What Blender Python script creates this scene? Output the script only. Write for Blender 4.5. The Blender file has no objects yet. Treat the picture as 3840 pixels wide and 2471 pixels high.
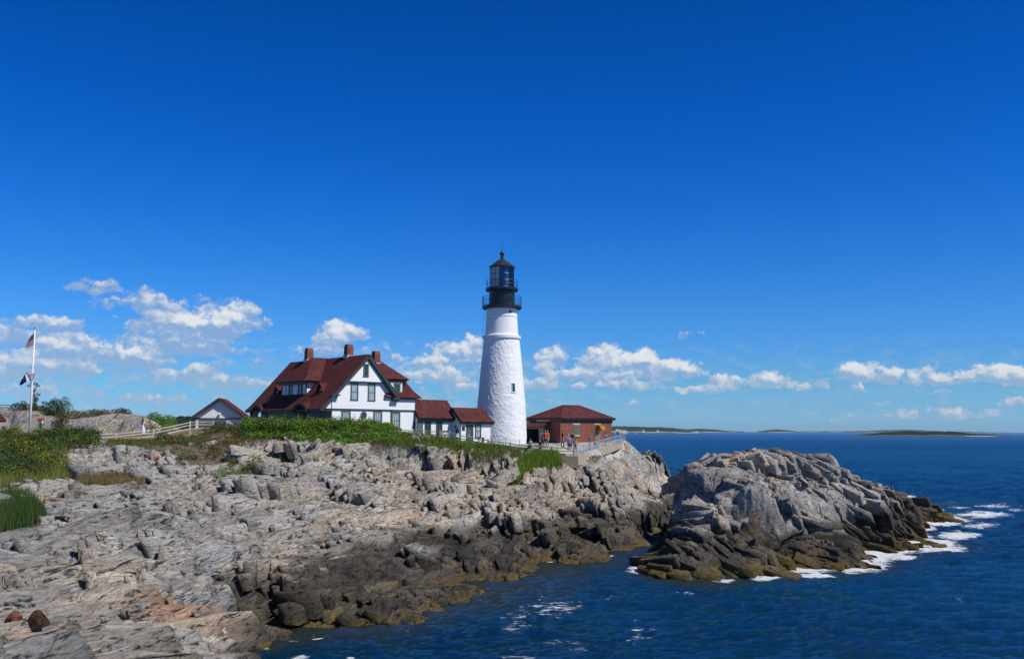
import bpy, bmesh, math, random
import numpy as np
from mathutils import Matrix, Vector

scene = bpy.context.scene
COL = scene.collection
random.seed(7)
RNG = np.random.default_rng(11)

# ------------------------------------------------------------------ camera
FPX, IW, IH = 3700.0, 3840.0, 2471.0
PITCH = math.atan((1613.5 - IH / 2) / FPX)
ROLL = 0.004
CZ = 11.0
_F = np.array([0, math.cos(PITCH), math.sin(PITCH)])
_R0 = np.array([1.0, 0, 0])
_U0 = np.array([0, -math.sin(PITCH), math.cos(PITCH)])
_R = _R0 * math.cos(ROLL) + _U0 * math.sin(ROLL)
_U = -_R0 * math.sin(ROLL) + _U0 * math.cos(ROLL)
cam_d = bpy.data.cameras.new("camera")
cam = bpy.data.objects.new("camera", cam_d)
COL.objects.link(cam)
cam_d.sensor_fit = 'HORIZONTAL'
cam_d.sensor_width = 36.0
cam_d.lens = 36.0 * FPX / IW
cam_d.clip_start = 0.5
cam_d.clip_end = 200000
cam.matrix_world = Matrix(((_R[0], _U[0], -_F[0], 0), (_R[1], _U[1], -_F[1], 0), (_R[2], _U[2], -_F[2], CZ), (0, 0, 0, 1)))
scene.camera = cam

# measured photo position (px, 3840 wide) -> place in the world
def ray(px, py):
    return _F + (px - IW / 2) / FPX * _R - (py - IH / 2) / FPX * _U
def P(px, py, Y):
    v = ray(px, py); return np.array([0, 0, CZ]) + v * (Y / v[1])
def G(px, py, z):
    v = ray(px, py); return np.array([0, 0, CZ]) + v * ((z - CZ) / v[2])
KD = 3840 / 2393.0
def PD(x, y, Y): return P(x * KD, y * KD, Y)
def GD(x, y, z): return G(x * KD, y * KD, z)

# ------------------------------------------------------------------ sun, exposure, sky
SUN_EL = math.radians(50)
SUN_AZ = math.radians(64)            # from 'towards the camera' (-Y) round to the right (+X)
sv = Vector((math.sin(SUN_AZ) * math.cos(SUN_EL), -math.cos(SUN_AZ) * math.cos(SUN_EL), math.sin(SUN_EL)))
sun_d = bpy.data.lights.new("sun", 'SUN')
sun_d.energy = 4.3
sun_d.angle = math.radians(0.5)
sun_d.color = (1.0, 0.955, 0.88)
sun = bpy.data.objects.new("sun", sun_d)
sun.rotation_euler = sv.to_track_quat('Z', 'Y').to_euler()
COL.objects.link(sun)
scene.view_settings.view_transform = 'Standard'
scene.view_settings.look = 'None'
scene.view_settings.exposure = 0.0
scene.view_settings.gamma = 1.0
scene.view_settings.use_curve_mapping = False

world = bpy.data.worlds.new("World")
scene.world = world
world.use_nodes = True
WT = world.node_tree
WT.nodes.clear()

class NT:
    """tiny helper for writing shader maths"""
    def __init__(s, t): s.t = t
    def n(s, typ, **kw):
        nd = s.t.nodes.new(typ)
        for k, v in kw.items(): setattr(nd, k, v)
        return nd
    def link(s, a, b): s.t.links.new(a, b)
    def put(s, sock, v):
        if v is None: return
        if hasattr(v, 'is_linked') or hasattr(v, 'links'): s.t.links.new(v, sock)
        else: sock.default_value = v
    def m(s, op, a, b=None, c=None, clamp=False):
        nd = s.n('ShaderNodeMath', operation=op, use_clamp=clamp)
        s.put(nd.inputs[0], a); s.put(nd.inputs[1], b); s.put(nd.inputs[2], c)
        return nd.outputs[0]
    def vm(s, op, a, b=None):
        nd = s.n('ShaderNodeVectorMath', operation=op)
        s.put(nd.inputs[0], a)
        if b is not None: s.put(nd.inputs[1], b)
        return nd.outputs['Value'] if op in ('DOT_PRODUCT', 'LENGTH') else nd.outputs[0]
    def xyz(s, x, y, z):
        nd = s.n('ShaderNodeCombineXYZ'); s.put(nd.inputs[0], x); s.put(nd.inputs[1], y); s.put(nd.inputs[2], z)
        return nd.outputs[0]
    def noise(s, vec, scale, detail=4, rough=.5, dist=0.0, lac=2.0):
        nd = s.n('ShaderNodeTexNoise')
        if vec is not None: s.link(vec, nd.inputs['Vector'])
        nd.inputs['Scale'].default_value = scale; nd.inputs['Detail'].default_value = detail
        nd.inputs['Roughness'].default_value = rough; nd.inputs['Distortion'].default_value = dist
        nd.inputs['Lacunarity'].default_value = lac
        return nd.outputs[0]
    def ss(s, v, a, b, lo=0.0, hi=1.0):
        nd = s.n('ShaderNodeMapRange', interpolation_type='SMOOTHSTEP')
        s.put(nd.inputs[0], v); s.put(nd.inputs[1], a); s.put(nd.inputs[2], b); s.put(nd.inputs[3], lo); s.put(nd.inputs[4], hi)
        return nd.outputs[0]
    def lin(s, v, a, b, lo=0.0, hi=1.0):
        nd = s.n('ShaderNodeMapRange')
        s.put(nd.inputs[0], v); s.put(nd.inputs[1], a); s.put(nd.inputs[2], b); s.put(nd.inputs[3], lo); s.put(nd.inputs[4], hi)
        return nd.outputs[0]
    def mix(s, f, a, b, mode='MIX'):
        nd = s.n('ShaderNodeMix', data_type='RGBA', blend_type=mode)
        s.put(nd.inputs[0], f); s.put(nd.inputs[6], a); s.put(nd.inputs[7], b)
        return nd.outputs[2]

w = NT(WT)
sky = w.n('ShaderNodeTexSky', sky_type='NISHITA')
sky.sun_disc = False
sky.sun_elevation = SUN_EL
sky.sun_rotation = math.atan2(sv.x, sv.y)
sky.altitude = 0.0; sky.air_density = 1.0; sky.dust_density = 0.3; sky.ozone_density = 3.0
tc = w.n('ShaderNodeTexCoord').outputs['Generated']
sep = w.n('ShaderNodeSeparateXYZ'); w.link(tc, sep.inputs[0])
DX, DY, DZ = sep.outputs
AZ = w.m('DEGREES', w.m('ARCTAN2', DX, DY))
EL = w.m('DEGREES', w.m('ARCSINE', w.m('MINIMUM', w.m('MAXIMUM', DZ, -1.0), 1.0)))
# deep polarised summer blue: saturate the physical sky, then tint it by height; unseen zenith darkened to cut fill
hs = w.n('ShaderNodeHueSaturation'); hs.inputs['Saturation'].default_value = 1.0
w.link(sky.outputs[0], hs.inputs['Color'])
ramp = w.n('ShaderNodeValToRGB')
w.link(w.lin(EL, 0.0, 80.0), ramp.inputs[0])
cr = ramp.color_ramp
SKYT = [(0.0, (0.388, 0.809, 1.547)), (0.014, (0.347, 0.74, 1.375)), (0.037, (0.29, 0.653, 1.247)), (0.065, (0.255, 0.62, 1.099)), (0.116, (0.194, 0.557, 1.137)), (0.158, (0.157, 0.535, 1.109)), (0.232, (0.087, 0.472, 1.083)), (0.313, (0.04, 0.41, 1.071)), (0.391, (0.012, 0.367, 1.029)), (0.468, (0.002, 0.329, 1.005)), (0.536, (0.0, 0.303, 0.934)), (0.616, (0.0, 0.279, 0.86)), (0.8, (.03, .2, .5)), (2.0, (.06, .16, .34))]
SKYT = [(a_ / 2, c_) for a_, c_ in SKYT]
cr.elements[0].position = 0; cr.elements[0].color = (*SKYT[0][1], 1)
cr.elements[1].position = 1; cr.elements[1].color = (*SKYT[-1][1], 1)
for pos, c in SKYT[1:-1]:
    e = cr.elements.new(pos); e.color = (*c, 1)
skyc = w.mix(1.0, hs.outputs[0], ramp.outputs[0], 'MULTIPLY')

def azel(x, y):
    d = ray(x * KD, y * KD); d = d / np.linalg.norm(d)
    return math.degrees(math.atan2(d[0], d[1])), math.degrees(math.asin(d[2]))
DEG = 1 / (3700 / KD * math.pi / 180)      # degrees per D pixel
CL = [  # photo position x, y, half width, half height, solidity
 (222,676,40,13,.55),(250,668,22,10,.6),(300,716,68,14,.7),(350,706,42,20,.75),(460,752,110,34,1.0),(430,780,90,30,.95),(560,742,34,28,1.25),(590,765,20,14,.8),
 (505,772,80,28,1.0),(400,815,110,26,.9),(100,762,60,16,.75),(20,790,70,22,.8),(150,764,30,12,.7),(185,815,70,26,1.0),(125,822,48,22,1.15),(265,832,70,24,1.0),(330,842,70,22,.9),
 (90,850,90,22,.9),(25,870,65,26,.9),(160,868,60,14,.85),(800,782,44,28,1.15),(780,800,34,24,1.0),(715,824,20,9,.7),(760,822,50,16,.8),
 (1000,852,52,20,1.0),(1060,838,55,28,1.05),(1105,822,30,28,1.15),(1020,880,80,18,.8),(1290,846,33,27,1.1),(1265,862,28,14,.8),
 (1420,848,60,30,1.2),(1475,852,50,26,1.15),(1500,844,36,22,1.1),(1545,872,70,26,1.0),(1605,872,40,18,1.0),(1400,882,90,18,.85),(1310,880,40,16,.9),(1260,900,70,14,.8),(1480,902,80,12,.75),
 (1700,898,46,18,.9),(1640,914,46,11,.95),(1800,894,56,18,1.1),(1900,903,30,11,.75),(2010,876,46,26,1.15),(2060,884,52,18,1.0),(2160,884,46,20,1.0),(2200,892,46,12,.8),(2320,880,64,20,1.15),(2380,888,40,22,1.05),
 (460,868,36,12,1.0),(430,885,90,16,.8),(540,900,70,14,.8),(1614,783,28,8,.42),(930,838,18,10,.55),(1004,815,24,8,.5),(880,812,26,7,.35),(2000,912,30,8,.4),(2215,915,30,7,.5),
 (350,935,60,10,.6),(200,925,60,10,.6),(80,915,50,10,.6),(600,900,20,9,.7),(1085,908,30,10,.7),(1300,938,18,6,.5),(2060,944,14,6,.7),(2375,940,25,8,.7),
 (2130,972,26,14,.7),(2060,975,24,12,.55),(2235,972,34,12,.6),(1985,972,22,8,.4),(2300,970,34,10,.5),(1960,985,16,8,.5),(2180,962,20,10,.5),(1345,905,14,8,.8),(1475,940,14,8,.4),
]
# warp the look-up position a little so that every outline is ragged
pos = w.xyz(AZ, EL, 0.0)
def fb(vec, sc, det): return w.noise(vec, sc, det, .56)
wn = w.n('ShaderNodeTexNoise'); w.link(pos, wn.inputs['Vector']); wn.inputs['Scale'].default_value = 1.3; wn.inputs['Detail'].default_value = 3
wp = w.vm('ADD', pos, w.vm('MULTIPLY', w.vm('SUBTRACT', wn.outputs['Color'], (.5, .5, .5)), (.9, .55, 0)))
gs = w.n('ShaderNodeSeparateXYZ'); w.link(wp, gs.inputs[0])
GA, GE = gs.outputs[0], gs.outputs[1]
grp = bpy.data.node_groups.new("cloud_puff", 'ShaderNodeTree')
for nm in ('az', 'el', 'ca', 'ce', 'ia', 'ie', 's'): grp.interface.new_socket(nm, in_out='INPUT', socket_type='NodeSocketFloat')
for nm in ('d', 'h'): grp.interface.new_socket(nm, in_out='OUTPUT', socket_type='NodeSocketFloat')
g = NT(grp); gi = g.n('NodeGroupInput'); go = g.n('NodeGroupOutput'); I = gi.outputs
u_ = g.m('MULTIPLY', g.m('SUBTRACT', I[0], I[2]), I[4])
v_ = g.m('MULTIPLY', g.m('SUBTRACT', I[1], I[3]), I[5])
vv = g.m('MAXIMUM', v_, g.m('MULTIPLY', v_, -1.9))          # flat undersides
q = g.m('ADD', g.m('MULTIPLY', u_, u_), g.m('MULTIPLY', vv, vv))
dd = g.m('MULTIPLY', g.m('SUBTRACT', 1.0, g.m('MULTIPLY', q, 0.62)), I[6])
g.link(dd, go.inputs[0]); g.link(g.m('MULTIPLY', v_, g.m('MAXIMUM', dd, 0.0)), go.inputs[1])
D = H = None
for (x, y, rx, ry, s_) in CL:
    a_, e_ = azel(x, y)
    nd = w.n('ShaderNodeGroup'); nd.node_tree = grp
    w.put(nd.inputs[0], GA); w.put(nd.inputs[1], GE)
    nd.inputs[2].default_value = a_; nd.inputs[3].default_value = e_
    nd.inputs[4].default_value = 1 / (rx * DEG * 1.12); nd.inputs[5].default_value = 1 / (ry * DEG * 1.25); nd.inputs[6].default_value = s_
    D = nd.outputs[0] if D is None else w.m('SMOOTH_MAX', D, nd.outputs[0], 0.12)
    H = nd.outputs[1] if H is None else w.m('ADD', H, nd.outputs[1])
D = w.m('MAXIMUM', D, -1.6)
stre = w.vm('MULTIPLY', wp, (1.0, 1.25, 1.0))
off = w.vm('ADD', stre, (0.16, 0.30, 0.0))                  # towards the sun: up and right
def billow(vec, lv, sm=.6):
    out = None
    for sc_, wt_ in lv:
        v = w.n('ShaderNodeTexVoronoi', feature='SMOOTH_F1', voronoi_dimensions='2D'); w.link(vec, v.inputs['Vector']); v.inputs['Scale'].default_value = sc_
        v.inputs['Smoothness'].default_value = sm
        q_ = w.m('MULTIPLY', v.outputs['Distance'], wt_); out = q_ if out is None else w.m('ADD', out, q_)
    return w.m('SUBTRACT', 1.0, out)
LOWF = ((.75, .62), (1.7, .38))
nl1 = billow(stre, LOWF); nl2 = billow(off, LOWF)
nh = billow(stre, ((4.2, .6), (9.0, .4)))
n1 = w.m('ADD', w.m('MULTIPLY', nl1, .72), w.m('MULTIPLY', nh, .28))
fine = w.noise(stre, 1.6, 8, .62)
# a field of small far cloudlets just above the horizon
inv = w.m('DIVIDE', 1.0, w.m('MAXIMUM', w.m('ADD', DZ, 0.012), 0.01))
pl = w.xyz(w.m('MULTIPLY', DX, inv), w.m('MULTIPLY', DY, inv), 3.7)
low = w.ss(w.noise(w.xyz(AZ, w.m('MULTIPLY', EL, 2.6), 9.0), 0.8, 6, .6), .44, .64)
lowm = w.m('MULTIPLY', w.ss(EL, 0.25, 1.2), w.ss(EL, 6.0, 3.2))
lowm = w.m('MULTIPLY', lowm, w.ss(AZ, 8.0, -6.0, .30, 1.0))
dens = w.m('ADD', w.m('ADD', D, w.ss(AZ, -8.0, -16.0, .08, .22)), w.m('MULTIPLY', w.m('SUBTRACT', n1, .66), 1.9))
dens = w.m('ADD', dens, w.m('MULTIPLY', w.m('SUBTRACT', fine, .5), 1.3))
cum = w.ss(dens, .02, .62)
alpha = w.m('MAXIMUM', cum, w.m('MULTIPLY', w.m('MULTIPLY', low, lowm), .72))
lit = w.m('ADD', w.m('MULTIPLY', w.m('SUBTRACT', nl1, nl2), 1.5), w.m('MULTIPLY', H, 1.1))
lit = w.m('ADD', lit, w.m('MULTIPLY', w.m('SUBTRACT', fine, .5), .9))
lit = w.m('ADD', lit, w.m('MULTIPLY', w.m('SUBTRACT', nh, .6), .5))
lit = w.m('SUBTRACT', lit, w.ss(AZ, -8.0, -16.0, .12, .36))
litf = w.ss(lit, -0.45, 0.80)
ccol = w.mix(litf, (.30, .44, .66, 1), (.84, .86, .88, 1))
ccol = w.mix(w.m('MULTIPLY', w.ss(EL, 5.0, 0.5), .5), ccol, (.45, .57, .70, 1))    # far clouds fade in the air
alpha = w.m('MULTIPLY', alpha, w.lin(litf, 0, 1, .74, .97))
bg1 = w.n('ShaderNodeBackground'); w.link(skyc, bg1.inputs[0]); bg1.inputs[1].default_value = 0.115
bg2 = w.n('ShaderNodeBackground'); w.link(ccol, bg2.inputs[0]); bg2.inputs[1].default_value = 0.95
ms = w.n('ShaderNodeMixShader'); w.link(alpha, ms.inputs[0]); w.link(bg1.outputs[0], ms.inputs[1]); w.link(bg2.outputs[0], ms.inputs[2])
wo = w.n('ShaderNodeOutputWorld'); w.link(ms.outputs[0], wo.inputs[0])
world.cycles.sampling_method = 'MANUAL'
world.cycles.sample_map_resolution = 512

# ------------------------------------------------------------------ general helpers
def tag(o, label=None, cat=None, group=None, kind=None):
    if label: o['label'] = label
    if cat: o['category'] = cat
    if group: o['group'] = group
    if kind: o['kind'] = kind
    return o
def empty(name, loc=(0, 0, 0), rz=0.0, label=None, cat=None, group=None):
    o = bpy.data.objects.new(name, None); COL.objects.link(o)
    o.location = loc; o.rotation_euler = (0, 0, rz); o.empty_display_size = .3
    return tag(o, label, cat, group)
def mesh_np(name, co, faces, mat, parent=None, cols=None, smooth=False, fcols=None):
    """faces: (n,k) int array. cols: per-vertex rgb; fcols: per-face rgb"""
    co = np.asarray(co, np.float32); faces = np.asarray(faces, np.int32)
    me = bpy.data.meshes.new(name)
    me.vertices.add(len(co)); me.vertices.foreach_set('co', co.ravel())
    n, k = faces.shape
    me.loops.add(n * k); me.loops.foreach_set('vertex_index', faces.ravel())
    me.polygons.add(n)
    me.polygons.foreach_set('loop_start', np.arange(0, n * k, k, dtype=np.int32))
    me.polygons.foreach_set('loop_total', np.full(n, k, np.int32))
    if cols is not None:
        for nm, c in (cols.items() if isinstance(cols, dict) else [('col', cols)]):
            a = me.attributes.new(nm, 'FLOAT_COLOR', 'POINT')
            c4 = np.ones((len(co), 4), np.float32); c4[:, :c.shape[1]] = c
            a.data.foreach_set('color', c4.ravel())
    if fcols is not None:
        a = me.attributes.new('col', 'FLOAT_COLOR', 'FACE')
        c4 = np.ones((n, 4), np.float32); c4[:, :3] = fcols
        a.data.foreach_set('color', c4.ravel())
    me.update(calc_edges=True)
    if smooth: me.polygons.foreach_set('use_smooth', np.ones(n, bool))
    me.materials.append(mat)
    o = bpy.data.objects.new(name, me); COL.objects.link(o)
    if parent: o.parent = parent
    return o
def _hash(ix, iy, seed):
    h = (ix.astype(np.int64) * 374761393 + iy.astype(np.int64) * 668265263 + seed * 1442695041) & 0xFFFFFFFF
    h = ((h ^ (h >> 13)) * 1274126177) & 0xFFFFFFFF
    h = ((h ^ (h >> 15)) * 2246822519) & 0xFFFFFFFF
    return ((h ^ (h >> 16)) & 0xFFFFFF) / float(0xFFFFFF)
def vnoise(x, y, seed=0):
    ix = np.floor(x); iy = np.floor(y); fx = x - ix; fy = y - iy
    fx = fx * fx * (3 - 2 * fx); fy = fy * fy * (3 - 2 * fy)
    a = _hash(ix, iy, seed); b = _hash(ix + 1, iy, seed); c = _hash(ix, iy + 1, seed); d = _hash(ix + 1, iy + 1, seed)
    return (a * (1 - fx) + b * fx) * (1 - fy) + (c * (1 - fx) + d * fx) * fy
def fbm(x, y, o=4, seed=0, g=.5):
    s = 0; a = 1; t = 0
    for i in range(o):
        s = s + a * (vnoise(x * 2 ** i + 17.3 * i, y * 2 ** i - 9.1 * i, seed + i) - .5); t += a; a *= g
    return s / t * 2
def worley(x, y, seed=0, jit=.85):
    """the two nearest cells of every point: centre and three random numbers of each, and the distance to their border"""
    ix = np.floor(x); iy = np.floor(y)
    A = [np.full(x.shape, 1e9)] + [np.zeros(x.shape) for _ in range(5)]; B = [q.copy() for q in A]
    for j in (-1, 0, 1):
        for i in (-1, 0, 1):
            gx = ix + i; gy = iy + j
            px = gx + .5 + jit * (_hash(gx, gy, seed) - .5); py = gy + .5 + jit * (_hash(gx, gy, seed + 51) - .5)
            C_ = [(px - x) ** 2 + (py - y) ** 2, px, py, _hash(gx, gy, seed + 101), _hash(gx, gy, seed + 108), _hash(gx, gy, seed + 115)]
            m = C_[0] < A[0]; m2 = (~m) & (C_[0] < B[0])
            for k_ in range(6):
                B[k_] = np.where(m, A[k_], np.where(m2, C_[k_], B[k_]))
                A[k_] = np.where(m, C_[k_], A[k_])
    e = (B[0] - A[0]) / (2 * np.sqrt((A[1] - B[1]) ** 2 + (A[2] - B[2]) ** 2) + 1e-6)
    return A, B, e
def sst(v, a, b):
    t = np.clip((v - a) / (b - a), 0, 1); return t * t * (3 - 2 * t)
def in_poly(x, y, poly):
    c = np.zeros(np.shape(x), bool); n = len(poly)
    for i in range(n):
        x0, y0 = poly[i]; x1, y1 = poly[(i + 1) % n]
        if y0 == y1: continue
        c ^= ((y0 > y) != (y1 > y)) & (x < (x1 - x0) * (y - y0) / (y1 - y0) + x0)
    return c
def project_d(x, y, z):
    """world -> position in the photo (D units)"""
    vx, vy, vz = x, y, z - CZ
    d_ = vx * _F[0] + vy * _F[1] + vz * _F[2]
    a_ = (vx * _R[0] + vy * _R[1] + vz * _R[2]) / d_; b_ = (vx * _U[0] + vy * _U[1] + vz * _U[2]) / d_
    return (IW / 2 + FPX * a_) / KD, (IH / 2 - FPX * b_) / KD

# ------------------------------------------------------------------ materials
MATS = {}
def newmat(name):
    m = bpy.data.materials.new(name); m.use_nodes = True
    t = NT(m.node_tree); b = m.node_tree.nodes['Principled BSDF']
    return m, t, b
def simple(name, c, rough=.6, var=.12, scale=3.0, metal=0.0, bump=0.0, bscale=20.0, spec=.4):
    if name in MATS: return MATS[name]
    m, t, b = newmat(name)
    oc = t.n('ShaderNodeTexCoord').outputs['Object']
    nz = t.noise(oc, scale, 5, .6)
    c = tuple(c)
    t.link(t.mix(t.ss(nz, .3, .7), tuple(x * (1 - var) for x in c) + (1,), tuple(min(1, x * (1 + var)) for x in c) + (1,)), b.inputs['Base Color'])
    b.inputs['Roughness'].default_value = rough; b.inputs['Metallic'].default_value = metal
    b.inputs['Specular IOR Level'].default_value = spec
    if bump:
        bp = t.n('ShaderNodeBump'); bp.inputs['Strength'].default_value = bump; bp.inputs['Distance'].default_value = .02
        t.link(t.noise(oc, bscale, 4), bp.inputs['Height']); t.link(bp.outputs[0], b.inputs['Normal'])
    MATS[name] = m; return m

# rock: colour comes from the block it belongs to, wetness and weed from height above the tide
m_rock, t, b = newmat('coastal_rock')
at = t.n('ShaderNodeAttribute', attribute_name='col')
oc = t.n('ShaderNodeTexCoord').outputs['Object']
rot = t.n('ShaderNodeMapping'); t.link(oc, rot.inputs[0]); rot.inputs['Rotation'].default_value = (0, 0.12, math.radians(15))
rot.inputs['Scale'].default_value = (1.6, .42, 3.2)
gr = t.noise(rot.outputs[0], 2.4, 9, .74, .5)
sp = t.noise(oc, 9.0, 6, .7)
k1 = t.ss(gr, .30, .70, .52, 1.30)
k2 = t.ss(sp, .32, .68, .84, 1.12)
vo = t.n('ShaderNodeTexVoronoi', feature='DISTANCE_TO_EDGE'); vo.inputs['Scale'].default_value = .85
wv = t.vm('ADD', rot.outputs[0], t.vm('MULTIPLY', t.n('ShaderNodeTexNoise').outputs['Color'], (.5, .5, .5)))
t.link(wv, vo.inputs['Vector'])
crk = t.m('MAXIMUM', t.ss(vo.outputs['Distance'], .0, .03, .45, 1.0), t.ss(t.noise(oc, .45, 3), .42, .55))
rot2 = t.n('ShaderNodeMapping'); t.link(oc, rot2.inputs[0]); rot2.inputs['Rotation'].default_value = (0, 0.10, math.radians(14)); rot2.inputs['Scale'].default_value = (3.6, .30, 5.0)
st1 = t.noise(rot2.outputs[0], 1.0, 7, .72, .6)
rot3 = t.n('ShaderNodeMapping'); t.link(oc, rot3.inputs[0]); rot3.inputs['Rotation'].default_value = (0, 0, math.radians(-38)); rot3.inputs['Scale'].default_value = (2.6, .35, .9)
st2 = t.noise(rot3.outputs[0], 1.0, 5, .65, .8)
lines = t.m('MULTIPLY', t.ss(st1, .37, .44, .16, 1.0), t.ss(st2, .33, .37, .28, 1.0))
kk = t.m('MULTIPLY', t.m('MULTIPLY', t.m('MULTIPLY', k1, k2), crk), lines)
t.link(t.mix(1.0, at.outputs['Color'], t.xyz(kk, kk, kk), 'MULTIPLY'), b.inputs['Base Color'])
b.inputs['Roughness'].default_value = .82; b.inputs['Specular IOR Level'].default_value = .25
bp = t.n('ShaderNodeBump'); bp.inputs['Strength'].default_value = .9; bp.inputs['Distance'].default_value = .20
hgt = t.m('ADD', t.m('MULTIPLY', gr, 1.0), t.m('ADD', t.m('MULTIPLY', crk, .25), t.m('MULTIPLY', t.m('ADD', lines, st1), .7)))
t.link(t.m('ADD', hgt, t.m('MULTIPLY', sp, .35)), bp.inputs['Height']); t.link(bp.outputs[0], b.inputs['Normal'])

def leafmat(name, rough=.6, trans=.25):
    m, t, b = newmat(name)
    at = t.n('ShaderNodeAttribute', attribute_name='col')
    t.link(at.outputs['Color'], b.inputs['Base Color'])
    b.inputs['Roughness'].default_value = rough; b.inputs['Specular IOR Level'].default_value = .25
    tr = t.n('ShaderNodeBsdfTranslucent'); t.link(at.outputs['Color'], tr.inputs[0])
    mx = t.n('ShaderNodeMixShader'); mx.inputs[0].default_value = trans
    t.link(b.outputs[0], mx.inputs[1]); t.link(tr.outputs[0], mx.inputs[2])
    t.link(mx.outputs[0], m.node_tree.nodes['Material Output'].inputs[0])
    return m
m_leaf = leafmat('foliage')

# ------------------------------------------------------------------ terrain control points
# (photo x, photo y, distance or None, height or None, roughness of the rock)
MC = []
def cy(x, y, Y, amp=1.0): q = PD(x, y, Y); MC.append((q[0], q[1], q[2], amp))
def cz(x, y, z, amp=1.0): q = GD(x, y, z); MC.append((q[0], q[1], q[2], amp))
SH = [(470,1560,.0),(550,1520,.0),(556,1478,.0),(640,1474,.0),(715,1458,.0),(800,1452,0),(880,1452,0),(950,1436,0),(1040,1402,0),(1097,1372,0),(1102,1352,0),(1180,1345,0),(1240,1330,0),(1262,1306,0),(1360,1310,0),(1400,1286,0),(1470,1248,0),(1520,1236,0),(1565,1225,0)]
for x, y, z in SH: cz(x, y, z, .5)
for x, y, Y in [(0,1540,29),(130,1540,30),(260,1540,31.5),(380,1540,35),(450,1540,38),(0,1460,33),(150,1460,35),(260,1440,37.5),(420,1455,41),(500,1480,45),
    (0,1380,37),(130,1370,39.5),(300,1380,43),(420,1400,47),(520,1390,51),(600,1400,55),(680,1400,58),(0,1300,45),(150,1300,47),(300,1310,51),(450,1320,56),(560,1310,61),(680,1340,62),(760,1360,63),(860,1370,65),(860,1300,72),(960,1330,72),(1060,1320,76),
    (0,1245,52),(150,1240,56),(300,1230,60),(450,1240,64),(600,1240,69),(720,1240,75),(860,1240,78),(1000,1260,82),(1130,1270,84),(1220,1260,87),(1320,1250,90),(1400,1240,95),
    (0,1180,60),(130,1180,64),(250,1170,69),(400,1170,75),(560,1170,80),(700,1170,84),(860,1170,88),(1000,1170,91),(1150,1180,94),(1260,1170,97),(1360,1180,99),(1440,1180,104),(1500,1180,110),
    (0,1120,74),(150,1120,80),(260,1120,84),(400,1120,88),(560,1120,93),(700,1110,97),(860,1100,100),(1000,1110,101),(1150,1110,104),(1260,1110,107),(1350,1110,110),(1420,1100,115)]:
    cy(x, y, Y, 1.0)
for x, y, Y in [(0,1075,86),(130,1070,91),(300,1060,94),(430,1065,97),(560,1055,101),(700,1050,104),(820,1060,104),(960,1060,105),(1100,1075,106),(1200,1078,107)]: cy(x, y, Y, 1.12)
# plateau edge and plateau
for x, y, Y in [(40,1040,97),(130,1035,99),(270,1030,103),(360,1028,106),(445,1012,113),(560,1022,107),(700,1030,108),(820,1030,109),(950,1015,113),(1050,1030,113),(1140,1042,112),(1240,1050,111),(1300,1062,110)]: cy(x, y, Y, .5)
for x, y, Y in [(1347,1066,110),(1400,1053,120),(1462,1033,137)]: cy(x, y, Y, .3)
for X_, Y_, Z_ in [(-52.5,108,10.1),(-60,104,9.9),(-48,118,10.3),(-36,114,10.9),(-40,130,11.0),(-41,142,10.6),(-22,118,10.4),(-30,130,10.6),(-14,124,10.5),(-10,127,9.9),(-4,127,9.2),(-1.4,132,9.05),(-6,140,9.2),(2,120,8.7),(6,122,8.75),(6.5,131,9.2),(13,136,9.4),(3,137,9.5),(8,143,9.2),(-20,150,9.5),(-40,165,8),(-70,160,9),(-20,170,5),(10,152,5),(0,165,0),(20,155,-3),(-75,110,10.2),(-90,130,10)]:
    MC.append((X_, Y_, Z_, .1))
# left outcrop behind the flagpole is a mesh of its own; headland tip and the shoulder beyond it
for x, y, Y in [(1474,1033,136.5),(1476,1040,135)]: cy(x, y, Y, .2)
for x, y, Y in [(1483,1064,138),(1540,1070,140),(1470,1110,126),(1440,1075,126),(1480,1140,124),(1540,1110,134),(1575,1130,138),(1580,1160,134),(1470,1180,113),(1530,1160,124),(1556,1190,124),(1580,1190,128)]: cy(x, y, Y, .9)
for x, y, z in [(1500,1230,.1),(1545,1200,.5),(1560,1170,.9)]: cz(x, y, z, .4)
# sea bed
for X_, Y_, Z_ in [(-8,44,-2),(-6,52,-2.2),(-3,58,-2.2),(4,66,-2.2),(2,60,-3),(9,76,-2.4),(8,82,-1.6),(13,90,-2),(15,97,-1.6),(16.5,103,-.9),(19,113,-.4),(21,121,-.3),(24,130,-.8),(-4,36,-2.5),(-3,28,-2),(-2,20,-1),(28,146,-4),(25,160,-5),(10,170,-4),(0,185,-5),(-40,190,-4),(30,100,-5),(30,60,-6),(40,130,-5)]:
    MC.append((X_, Y_, Z_, .2))
for X_, Y_, Z_ in [(-10,22,5.5),(-20,18,6.5),(-6,14,6),(-35,30,6.5),(-40,50,7),(-50,70,8.4),(-60,85,9.3),(-30,40,5.6),(-42,62,6.8),(-50,80,8.0),(-75,70,10),(-80,40,10)]: MC.append((X_, Y_, Z_, .8))
IC = []
def iy(x, y, Y, amp=1.0): q = PD(x, y, Y); IC.append((q[0], q[1], q[2], amp))
def iz(x, y, z, amp=1.0): q = GD(x, y, z); IC.append((q[0], q[1], q[2], amp))
for x, y in [(1524,1336),(1600,1342),(1652,1340),(1680,1315),(1740,1308),(1830,1322),(1862,1318),(1980,1302),(2050,1284),(2092,1280),(2143,1262),(2150,1237),(2175,1205),(2160,1190),(1522,1290),(1560,1262),(1582,1240)]: iz(x, y, 0, .5)
for x, y in [(2205,1198),(2195,1188),(2188,1218),(2178,1250),(2172,1268),(2110,1298),(2062,1303),(2000,1320),(1880,1336),(1780,1334),(1700,1336)]: iz(x, y, -1.3, .2)
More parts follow.
